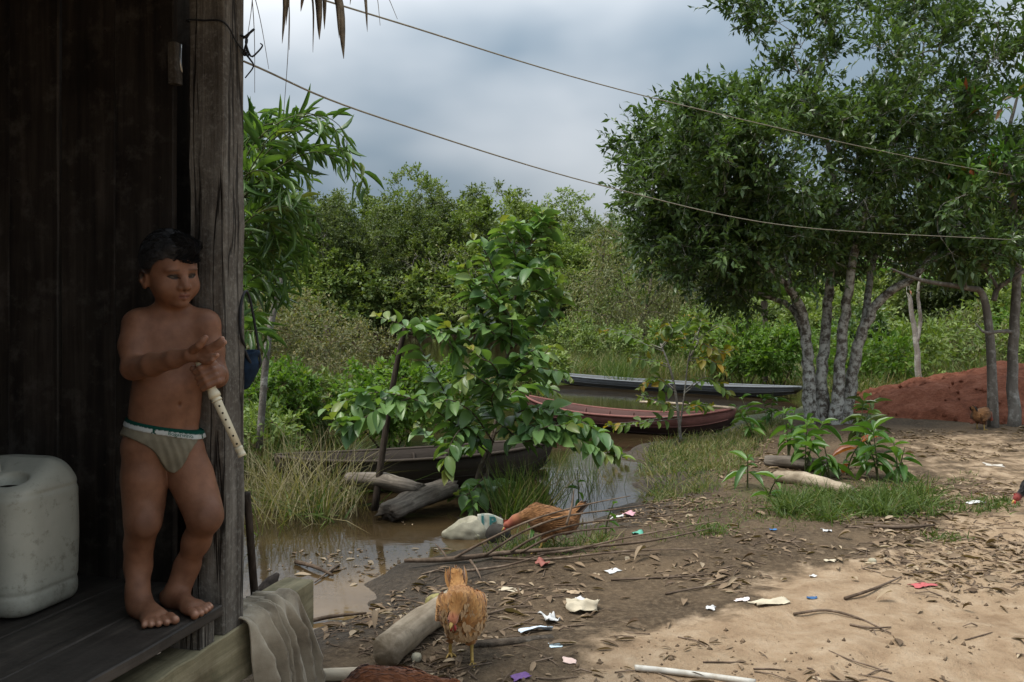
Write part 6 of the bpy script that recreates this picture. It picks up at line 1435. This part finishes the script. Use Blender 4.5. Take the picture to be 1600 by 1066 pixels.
# ------------------------------------------------------------------ logs, stones, branches
def log(name, label, pts, rad, mat, sides=14, lump=.06, seed=0, ridge=0.0, flat=1.0):
    # built along its own y axis so that the grain follows it, then laid in place
    p = smooth_path(pts, 6); a, e = p[0], p[-1]; L = float(np.linalg.norm(e - a)); q = Vector(e - a).to_track_quat('Y', 'Z'); R = np.array(q.to_matrix()); loc = (p - a) @ R
    n = max(len(loc), 22); x = np.linspace(0, 1, n); loc = np.stack([np.interp(x, np.linspace(0, 1, len(p)), loc[:, i]) for i in range(3)], -1)
    rr = np.interp(x, np.linspace(0, 1, len(rad)), rad); V, F4, F3 = tube(loc, rr, sides); r = np.random.default_rng(seed)
    core = np.vstack([np.repeat(loc, sides, 0), loc[0], loc[-1]]); d = V - core
    ang = np.arctan2(d[:, 2], d[:, 0]); rid = sum(np.sin(ang * k + r.random() * 6) / k ** .5 for k in (3, 5, 8, 13)) / 2.2
    f = 1 + ridge * rid + lump * vnoise(V, 5, seed) + .4 * lump * vnoise(V, 16, seed + 1); V = core + d * f[:, None]; V[:, 2] = core[:, 2] + (V[:, 2] - core[:, 2]) * flat
    end = np.arange(len(V)) < sides; V[end, 1] += r.normal(0, .18 * rr[0], end.sum()); end2 = (np.arange(len(V)) >= (n - 1) * sides) & (np.arange(len(V)) < n * sides); V[end2, 1] += r.normal(0, .18 * rr[-1], end2.sum())
    o = link(name, mesh_fast(name, V, F4, F3), mat, None, a); o.rotation_euler = q.to_euler(); return tag(o, label, 'log')
log('fallen_log', 'short pale peeled log lying beside the ginger hen', [on_ground(606, 1040) + [0, 0, .05], on_ground(650, 1000) + [0, 0, .052], on_ground(706, 962) + [0, 0, .05]], [.058, .056, .055], M['log_wood'], 16, .05, 1)
log('pale_pole', 'pale pole lying on the mud beside the draped cloth', [on_ground(478, 1066) + [0, 0, .02], on_ground(560, 1064) + [0, 0, .022], on_ground(648, 1063) + [0, 0, .018]], [.02, .022, .02], M['log_wood'], 10, .05, 2)
log('split_log', 'upper weathered split log resting across another in the water', [P(545, 748, 6.15), P(600, 752, 6.05), P(656, 766, 5.9)], [.055, .07, .055], M['weathered'], 26, .08, 3, .14, .8)
log('split_log', 'lower cracked grey log end in the brown water', [P(700, 762, 6.1), P(655, 778, 5.9), P(604, 802, 5.7)], [.11, .12, .10], M['weathered'], 28, .08, 4, .14, .55)
log('fallen_log', 'grey-barked log lying in the grass under the seedlings', [on_ground(1214, 752) + [0, 0, .04], on_ground(1262, 760) + [0, 0, .045], on_ground(1330, 776) + [0, 0, .035]], [.045, .05, .042], M['log_wood'], 16, .08, 5, .05)
log('flat_timber', 'old grey squared timber behind the seedlings', [on_ground(1196, 728) + [0, 0, .04], on_ground(1250, 734) + [0, 0, .05], on_ground(1300, 738) + [0, 0, .05]], [.05, .055, .05], M['weathered'], 6, .1, 6)
log('floating_plank', 'dark waterlogged timber beyond the sedge', [P(752, 716, 7.6), P(820, 706, 7.8), P(856, 708, 7.8)], [.05, .06, .05], M['dark_stick'], 8, .1, 7)
log('white_pipe', 'dirty white plastic pipe lying on the sand', [on_ground(992, 1049) + [0, 0, .012], on_ground(1060, 1056) + [0, 0, .012], on_ground(1180, 1072) + [0, 0, .012]], [.0105, .0105, .0105], mat_plain('dirty_white_pvc', (.50, .48, .43), .5, .3, .15, 20, .1, .002, (.3, .25, .18)), 12, .0, 8)
o = MB().box((-.16, -.018, 0), (.16, .018, .014), .002).build('brown_plank', M['bark_brown'], None, on_ground(800, 1006) + [0, 0, .003], False); o.rotation_euler = (0.1, .02, .28); tag(o, 'short brown wooden strip behind the ginger hen\'s feet', 'plank')

def rock(name, label, pos, size, mat, seed, rz=0., cat='stone'):
    th, ph = np.meshgrid(np.linspace(0, np.pi, 16), np.linspace(0, 2 * np.pi, 26, endpoint=False), indexing='ij'); V = np.stack([np.sin(th) * np.cos(ph), np.sin(th) * np.sin(ph), np.cos(th)], -1).reshape(-1, 3)
    V = np.sign(V) * np.abs(V) ** .75; V = V * (1 + .12 * vnoise(V, .35, seed) + .04 * vnoise(V, 1.0, seed + 1))[:, None] * np.asarray(size); F = [(i * 26 + j, (i + 1) * 26 + j, (i + 1) * 26 + (j + 1) % 26, i * 26 + (j + 1) % 26) for i in range(15) for j in range(26)]
    o = link(name, mesh_fast(name, V, F), mat, None, np.asarray(pos) + [0, 0, size[2] * .55]); o.rotation_euler = (0, 0, rz); return tag(o, label, cat)
M['pale_stone'] = mat_plain('pale_stone', (.38, .35, .26), .9, .15, .3, 14, .5, .01, (.17, .16, .11), (.48, .72), 7)
def pale_boulder():
    b = on_ground(728, 838); s = SDF((-.2, -.15, -.1), (.2, .15, .2), .005)
    s.ell((0.02, 0, .02), (.115, .085, .095), None, 0); s.ell((-.06, 0, .0), (.085, .075, .06), None, .05); s.func((-.2, -.15, -.1), (.2, .15, .2), lambda X, Y, Z: Z - (.118 + .45 * np.minimum(X - .045, 0)) + .25 * Y, .015, False) if False else None
    V, F = s.mesh_arrays(); top = .105 + .42 * np.minimum(V[:, 0] - .05, 0) - .5 * np.maximum(V[:, 0] - .06, 0); V[:, 2] = np.minimum(V[:, 2], top + .012 * vnoise(V, 8, 61)); V = V + .003 * vnoise(V, 14, 62)[:, None] * normals_of(V, F)
    o = link('pale_boulder', mesh_fast('pale_boulder', V, F), M['pale_stone'], None, b + [0, 0, .01]); tag(o, 'large pale angular stone at the muddy water edge', 'stone')
pale_boulder()
rock('small_stone', 'small round pebble beside the pale peeled log', on_ground(650, 1032), (.018, .018, .016), M['pale_stone'], 65); rock('small_stone', 'flat pale stone between the log and the seedlings', on_ground(1295, 742), (.10, .06, .045), M['pale_stone'], 66); rock('small_stone', 'small wet pebble in front of the pale boulder', on_ground(742, 842), (.03, .022, .02), M['pale_stone'], 67)
rock('dark_stone', 'dark muddy lump beside the pale boulder', on_ground(778, 846), (.07, .05, .06), mat_plain('dark_mud_lump', (.045, .04, .034), .9, .15, .4), 68); rock('yellow_gourd', 'mottled yellowish lump behind the ginger hen', on_ground(682, 952), (.05, .035, .04), mat_plain('mottled_yellow', (.22, .19, .07), .6, .3, .5, 40), 69, cat='gourd')
rock('small_stone', 'grey pebble among the dry leaves on the sand', on_ground(1363, 880), (.02, .018, .014), M['pale_stone'], 70)
def printed_packet():
    b = on_ground(766, 842); b = b + np.array([0, .02, .012]); root = thing('printed_packet', 'cream packet with large green letters beside the pale boulder', 'packet', b, math.radians(4))
    V = []; nx, nz = 14, 10
    for i in range(nx):
        for k in range(nz):
            x, z = (i / (nx - 1) - .5) * .15, .03 + k / (nz - 1) * .095 - .06 * max(0, i / (nx - 1) - .4) ** 1.5; V.append([x, .012 * math.sin(x * 40 + z * 20) + .25 * (z - .03), z])
    V = np.array(V); F = [(i * nz + k, (i + 1) * nz + k, (i + 1) * nz + k + 1, i * nz + k + 1) for i in range(nx - 1) for k in range(nz - 1)]
    o = link('sheet', mesh_fast('sheet', V, F), mat_plain('cream_film', (.42, .41, .33), .5, .3, .2, 30), root); mo = o.modifiers.new('thickness', 'SOLIDIFY'); mo.thickness = .003
    for k, ch in enumerate('JP'):
        for nm, sz, m, off in (('letter_outline', .086, M['letter_rim'], .0), ('letter', .078, M['letter'], -.004)):
            cu = bpy.data.curves.new(nm, 'FONT'); cu.body = ch; cu.size = sz; cu.extrude = .0012; cu.offset = .006 if 'out' in nm else .0025
            to = bpy.data.objects.new('tmp', cu); COL.objects.link(to); bpy.context.view_layer.update(); me = bpy.data.meshes.new_from_object(to); bpy.data.objects.remove(to)
            lo = link(nm, me, m, root, (-.055 + .048 * k, -.002 + off - .012 + .02, .062 - .006 * k)); lo.rotation_euler = (math.radians(90 - 14), 0, 0)
M['letter'] = mat_plain('teal_print', (.03, .13, .12), .5, .3, .1); M['letter_rim'] = mat_plain('pale_teal_print', (.34, .42, .36), .5, .3, .1)
printed_packet()

def fallen_branches():
    b = on_ground(700, 874); root = thing('fallen_branch', 'long dry fallen branch with thin side shoots across the mud', 'branch', b); q = lambda u, v, d: P(u, v, d) - b
    MB().tube(smooth_path([q(632, 876, 4.46), q(700, 874, 4.44), q(800, 863, 4.5), q(900, 856, 4.55), q(1010, 846, 4.65), q(1110, 826, 4.9)], 6), [.010, .014, .012, .009, .006, .003], 7).build('main_stem', M['twig'], root)
    for pts in ([(706, 874, 4.44), (760, 845, 4.42), (830, 813, 4.42), (910, 790, 4.45), (985, 775, 4.5)], [(758, 868, 4.46), (815, 832, 4.4), (880, 808, 4.4), (960, 796, 4.42), (1060, 783, 4.5)], [(795, 864, 4.5), (840, 838, 4.42), (900, 820, 4.42), (960, 812, 4.45), (1040, 806, 4.5), (1140, 790, 4.6)],
                [(812, 864, 4.5), (870, 836, 4.42), (940, 826, 4.42), (1010, 822, 4.5)], [(770, 872, 4.42), (850, 874, 4.4), (930, 866, 4.4), (1000, 860, 4.45), (1090, 858, 4.5)], [(720, 893, 4.25), (790, 884, 4.3), (850, 866, 4.4)], [(840, 866, 4.45), (900, 858, 4.42), (990, 838, 4.45), (1130, 812, 4.6)],
                [(735, 876, 4.35), (745, 890, 4.25), (752, 905, 4.15)], [(885, 820, 4.4), (893, 792, 4.4), (897, 764, 4.42)], [(700, 875, 4.44), (690, 860, 4.5), (680, 850, 4.6)]):
        MB().tube(smooth_path([q(*p) for p in pts], 6), [.0075, .006, .0045, .0022], 6).build('side_shoot', M['twig'], root)
fallen_branches()
for k, (lab, pts, rr) in enumerate([('forked pale stick lying in the shallow water', [(462, 882), (490, 892), (520, 903)], .012), ('thin stick crossing the forked one in the shallow water', [(530, 884), (512, 898), (492, 912)], .006), ('curved dry stick on the sand beside the red plastic', [(1320, 938), (1365, 925), (1408, 904)], .007),
                                    ('dark curled root on the sand', [(1240, 962), (1290, 958), (1340, 968), (1392, 992)], .006), ('thin twig below the curled root', [(1328, 978), (1360, 985), (1392, 982)], .005), ('straight dry twig on the mud', [(763, 961), (800, 953), (832, 949)], .005),
                                    ('thin root crossing the loam', [(955, 908), (1050, 905), (1120, 898)], .005), ('dark stick pile edge by the grass', [(1365, 826), (1410, 830), (1460, 824)], .012), ('bent brown twig among the leaves', [(1040, 930), (1090, 922), (1150, 912)], .005), ('short dark stick at the water edge', [(478, 976), (520, 970), (572, 962)], .010)]):
    stick('dry_stick', lab, 'stick', [on_ground(u, v) + [0, 0, rr * (1.1 + .8 * (i == 1))] for i, (u, v) in enumerate(pts)], [rr, rr * .9, rr * .5], M['twig'])

# ------------------------------------------------------------------ scraps
def scrap(name, label, u, v, w, l, col, seed, crumple=.4, rough=.6, cat='litter'):
    r = np.random.default_rng(seed); n = 11; b = on_ground(u, v); V = []
    a = np.linspace(-.5, .5, n); X, Y = np.meshgrid(a, a, indexing='ij'); q = np.stack([X, Y, 0 * X], -1).reshape(-1, 3)
    edge = 1 + .18 * vnoise(q, 1.1, seed); V = q * [w, l, 0] * edge[:, None]; V[:, 2] = crumple * min(w, l) * (.5 + .5 * vnoise(q, 1.4, seed + 1) + .25 * vnoise(q, 3.2, seed + 2)) * .5; V[:, 2] -= V[:, 2].min() - .002
    V[:, :2] += .10 * crumple * np.stack([vnoise(q, 2, seed + 3), vnoise(q, 2, seed + 4)], -1) * [w, l]
    rz = r.uniform(-.6, .6); c, s_ = math.cos(rz), math.sin(rz); V[:, :2] = np.stack([V[:, 0] * c - V[:, 1] * s_, V[:, 0] * s_ + V[:, 1] * c], -1)
    V[:, 2] += ground_z(b[0] + V[:, 0], b[1] + V[:, 1]) - b[2]
    F = [(i * n + j, (i + 1) * n + j, (i + 1) * n + j + 1, i * n + j + 1) for i in range(n - 1) for j in range(n - 1)]
    key = 'scrap_%s' % (col,)
    if key not in M: M[key] = mat_plain('scrap_film', col, rough, .3, .12, 30, .1, .003, tuple(x * .5 for x in col), (.6, .85), 14)
    o = link(name, mesh_fast(name, V, F, None, None, False), M[key], None, b); mo = o.modifiers.new('thickness', 'SOLIDIFY'); mo.thickness = .0012; return tag(o, label, cat)
W_, CR, TN, BL, GN, RD, PU, PK = (.56, .56, .55), (.48, .42, .31), (.38, .28, .18), (.03, .09, .2), (.10, .33, .24), (.42, .10, .10), (.16, .08, .24), (.62, .46, .40)
for k, a in enumerate([('paper_scrap', 'yellowish flat paper scrap behind the ginger hen', 796, 922, .085, .06, CR, .15), ('plastic_bag', 'bluish white crumpled plastic strip beside the brown strip', 838, 986, .12, .06, (.62, .70, .78), .5), ('plastic_bag', 'white crumpled plastic end standing up from the strip', 858, 972, .06, .06, W_, .9),
                       ('paper_scrap', 'crumpled cream paper ball on the dirt', 908, 955, .13, .09, CR, .75), ('paper_scrap', 'small bluish white disc scrap on the sand', 868, 1010, .045, .04, (.60, .72, .78), .15), ('paper_scrap', 'pinkish pale chip on the sand', 891, 1034, .05, .035, PK, .2), ('wrapper', 'purple wrapper scrap at the sand edge', 815, 1060, .06, .035, PU, .4),
                       ('paper_scrap', 'white scrap with blue print near the branch tips', 958, 893, .065, .05, W_, .2), ('wrapper', 'small twisted white tissue on the open sand', 1111, 953, .035, .03, W_, .8), ('wrapper', 'thin pale wrapper lying on the sand', 1160, 939, .06, .025, (.66, .58, .56), .5), ('dry_husk', 'long pale dry husk folded on the sand', 1203, 944, .15, .05, CR, .5),
                       ('wrapper', 'dark blue plastic scrap right of the pale husk', 1270, 935, .045, .025, BL, .4), ('paper_scrap', 'tiny white scrap above the blue plastic', 1270, 902, .03, .025, W_, .6), ('paper_scrap', 'pale folded scrap among leaf litter', 1297, 878, .05, .025, CR, .5), ('plastic_bag', 'white knotted plastic scrap by the grass', 1292, 831, .05, .03, W_, .8),
                       ('plastic_bag', 'torn red plastic sheet piece under a curved stick', 1442, 916, .13, .05, RD, .35), ('paper_scrap', 'white label strip on the path', 1524, 785, .12, .035, W_, .3), ('wrapper', 'small blue wrapper at the edge of the grass', 1208, 829, .035, .025, (.05, .16, .36), .5), ('plastic_bag', 'teal plastic scrap near the branch tips', 997, 835, .07, .05, GN, .6),
                       ('wrapper', 'colourful torn wrapper at the end of the bright water', 981, 806, .10, .06, (.55, .30, .34), .5), ('wrapper', 'pale wrapper pile beside the colourful one', 962, 812, .09, .05, W_, .6), ('paper_scrap', 'brown cardboard square on the mud', 898, 927, .06, .05, TN, .25), ('plastic_bag', 'grey crumpled plastic in the brown water', 574, 835, .10, .07, (.30, .33, .34), .7),
                       ('plastic_bag', 'dark grey crumpled bag in the shallow water', 542, 857, .09, .08, (.12, .12, .12), .9), ('wrapper', 'purple flower-like wrapper floating in the shallows', 556, 877, .17, .05, (.09, .06, .10), .4), ('wrapper', 'blue plastic scrap in the water behind the pole', 420, 858, .04, .04, (.03, .14, .30), .5), ('wrapper', 'green plastic strip in the water behind the pole', 414, 888, .02, .06, GN, .5),
                       ('paper_scrap', 'pale chip in the loam left of the seedling', 1058, 702, .10, .06, CR, .2), ('paper_scrap', 'pale flat stone-like scrap far down the path', 1553, 728, .14, .08, (.5, .46, .40), .1), ('paper_scrap', 'small white scrap among twigs near the hen', 905, 938, .04, .03, W_, .5), ('wrapper', 'dull red leaf-shaped plastic standing by the branch', 848, 884, .05, .06, (.26, .09, .07), .8)]):
    scrap(a[0], a[1], a[2], a[3], a[4], a[5], a[6], 700 + 9 * k, a[7])

# ------------------------------------------------------------------ dead leaves and twigs on the ground
def litter():
    r = np.random.default_rng(90)
    def field(n, poly, smin_, smax_):
        p = scatter(poly, n, r); p[:, 2] = ground_z(p[:, 0], p[:, 1]); q = p * [1, 1, 0]; k = (p[:, 2] > WZ + .004) & (r.random(len(p)) < .35 + .75 * vnoise(q, .55, 97) + .35 * vnoise(q, 1.6, 98)); return p[k]
    A = [(600, 935), (700, 880), (800, 842), (960, 808), (1030, 780), (1250, 800), (1600, 760), (1700, 900), (1500, 945), (1180, 950), (950, 960), (800, 1000), (690, 1010)]
    B = [(480, 1000), (600, 940), (760, 1060), (480, 1066)]; Cc = [(1020, 800), (1180, 690), (1380, 672), (1640, 668), (1640, 790), (1250, 800)]
    pts = np.concatenate([field(7000, A, 0, 0), field(420, B, 0, 0), field(6500, Cc, 0, 0), field(420, [(700, 1066), (900, 960), (1600, 920), (1700, 1100), (700, 1100)], 0, 0)]); n = len(pts)
    an = r.random(n) * 6.28; d = np.stack([np.cos(an), np.sin(an), r.normal(.03, .09, n)], -1); L = r.gamma(3, .0135, n).clip(.010, .11)
    V, F4, F3, lc = leaf_arrays(T_FLAT, pts + [0, 0, .005], d, np.array([0, 0, 1.]) + r.normal(0, .22, (n, 3)), L, L * r.uniform(.16, .40, n), np.where(r.random(n) < .14, r.random(n), 0)); b = pts.mean(0)
    o = link('leaf_litter', mesh_fast('leaf_litter', V - b, F4, F3, lc), M['lf_litter'], None, b); tag(o, 'brown dead leaves strewn over the yard', 'leaf litter', kind='stuff')
    fl = scatter([(395, 900), (470, 860), (560, 830), (640, 815), (700, 850), (640, 890), (585, 930), (520, 950), (470, 940)], 520, r); qn = fl * [1, 1, 0]; fl = fl[(ground_z(fl[:, 0], fl[:, 1]) < WZ) & (r.random(len(fl)) < .25 + .8 * vnoise(qn, .7, 101))]; fl[:, 2] = WZ + .002; m_ = len(fl)
    an = r.random(m_) * 6.28; d = np.stack([np.cos(an), np.sin(an), 0 * an], -1); Lf = r.gamma(3, .013, m_).clip(.012, .09); V, F4, F3, lc = leaf_arrays(T_FLAT, fl, d, np.array([0, 0, 1.]) + r.normal(0, .15, (m_, 3)), Lf, Lf * r.uniform(.2, .5, m_), np.where(r.random(m_) < .2, r.random(m_), 0)); V[:, 2] = np.maximum(V[:, 2], WZ + .001); b2 = fl.mean(0)
    o = link('floating_leaves', mesh_fast('floating_leaves', V - b2, F4, F3, lc), M['lf_litter'], None, b2); tag(o, 'dead leaves floating on the shallow brown water', 'leaf litter', kind='stuff')
    tw = np.concatenate([field(1300, A, 0, 0), field(120, B, 0, 0), field(900, Cc, 0, 0), field(120, [(700, 1066), (900, 960), (1600, 920), (1700, 1100), (700, 1100)], 0, 0)]); mb = MB(); b = tw.mean(0)
    for p in tw:
        a = r.random() * 6.28; l = r.gamma(3, .03) + .02; dd = np.array([math.cos(a), math.sin(a) * .7, 0]) * l; p0, p2 = p - dd / 2, p + dd / 2; p1 = p + r.normal(0, .08, 3) * l
        P3 = np.array([p0, p1, p2]); P3[:, 2] = ground_z(P3[:, 0], P3[:, 1]) + .003 + np.array([0, abs(r.normal(0, .006)), 0]); rr = r.uniform(.0012, .0036); mb.tube(P3 - b, [rr, rr, rr * .5], 4, False)
    o = mb.build('twig_litter', M['twig'], None, b); tag(o, 'thin twigs and roots strewn over the yard', 'twigs', kind='stuff')
    gr = np.concatenate([field(1600, A, 0, 0), field(500, B, 0, 0), field(900, [(700, 1066), (900, 960), (1600, 920), (1700, 1100), (700, 1100)], 0, 0)]); mb = MB(); b = gr.mean(0); oc = np.array([[1, 0, 0], [-1, 0, 0], [0, 1, 0], [0, -1, 0], [0, 0, 1], [0, 0, -1.]]); fc = [(0, 2, 4), (2, 1, 4), (1, 3, 4), (3, 0, 4), (2, 0, 5), (1, 2, 5), (3, 1, 5), (0, 3, 5)]
    for p in gr: mb.add(oc * r.uniform(.5, 1.3, (6, 1)) * min(r.gamma(2, .0022), .014) + p - b + [0, 0, .001], None, fc)
    o = mb.build('soil_crumbs', mat_plain('soil_crumb', (.14, .10, .066), .95, .1, .5), None, b); tag(o, 'small crumbs of soil and grit on the ground', 'gravel', kind='stuff')
    # larger single leaves
    big = [(848, 884), (670, 905), (820, 895), (1010, 872), (1040, 905), (1070, 940), (1130, 862), (1180, 880), (1240, 850), (1300, 860), (1310, 885), (1330, 845), (1360, 862), (1400, 868), (1425, 850), (1395, 940), (1480, 905), (1545, 925), (1500, 870), (1560, 860), (1430, 880), (1220, 910), (985, 935), (1000, 985), (930, 905), (700, 925), (560, 965), (590, 975), (540, 980), (505, 985), (1380, 832), (1418, 822), (1445, 832), (1340, 910), (1465, 940), (1520, 960), (760, 930), (880, 890), (1100, 890), (1150, 915)]
    for k, (u, v) in enumerate(big):
        p = on_ground(u, v); a = r.random() * 6.28; Lk = r.uniform(.05, .10); d = np.array([[math.cos(a), math.sin(a), .12]])
        V, F4, F3, lc = leaf_arrays((T_FLAT, T_LANCE, T_FLAT, T_WILT)[k % 4], np.array([[0, 0, .006]]), d, np.array([[r.normal(0, .25), r.normal(0, .25), 1.]]), Lk, Lk * r.uniform(.28, .5), [r.random() * .8 if k % 3 == 0 else 0])
        V[:, 2] -= V[:, 2].min() - .002; o = link('dry_leaf', mesh_fast('dry_leaf', V, F4, F3, lc), M['lf_litter'], None, p); tag(o, 'large curled dry leaf on the ground', 'leaf', 'large dry leaves on the ground')
litter()
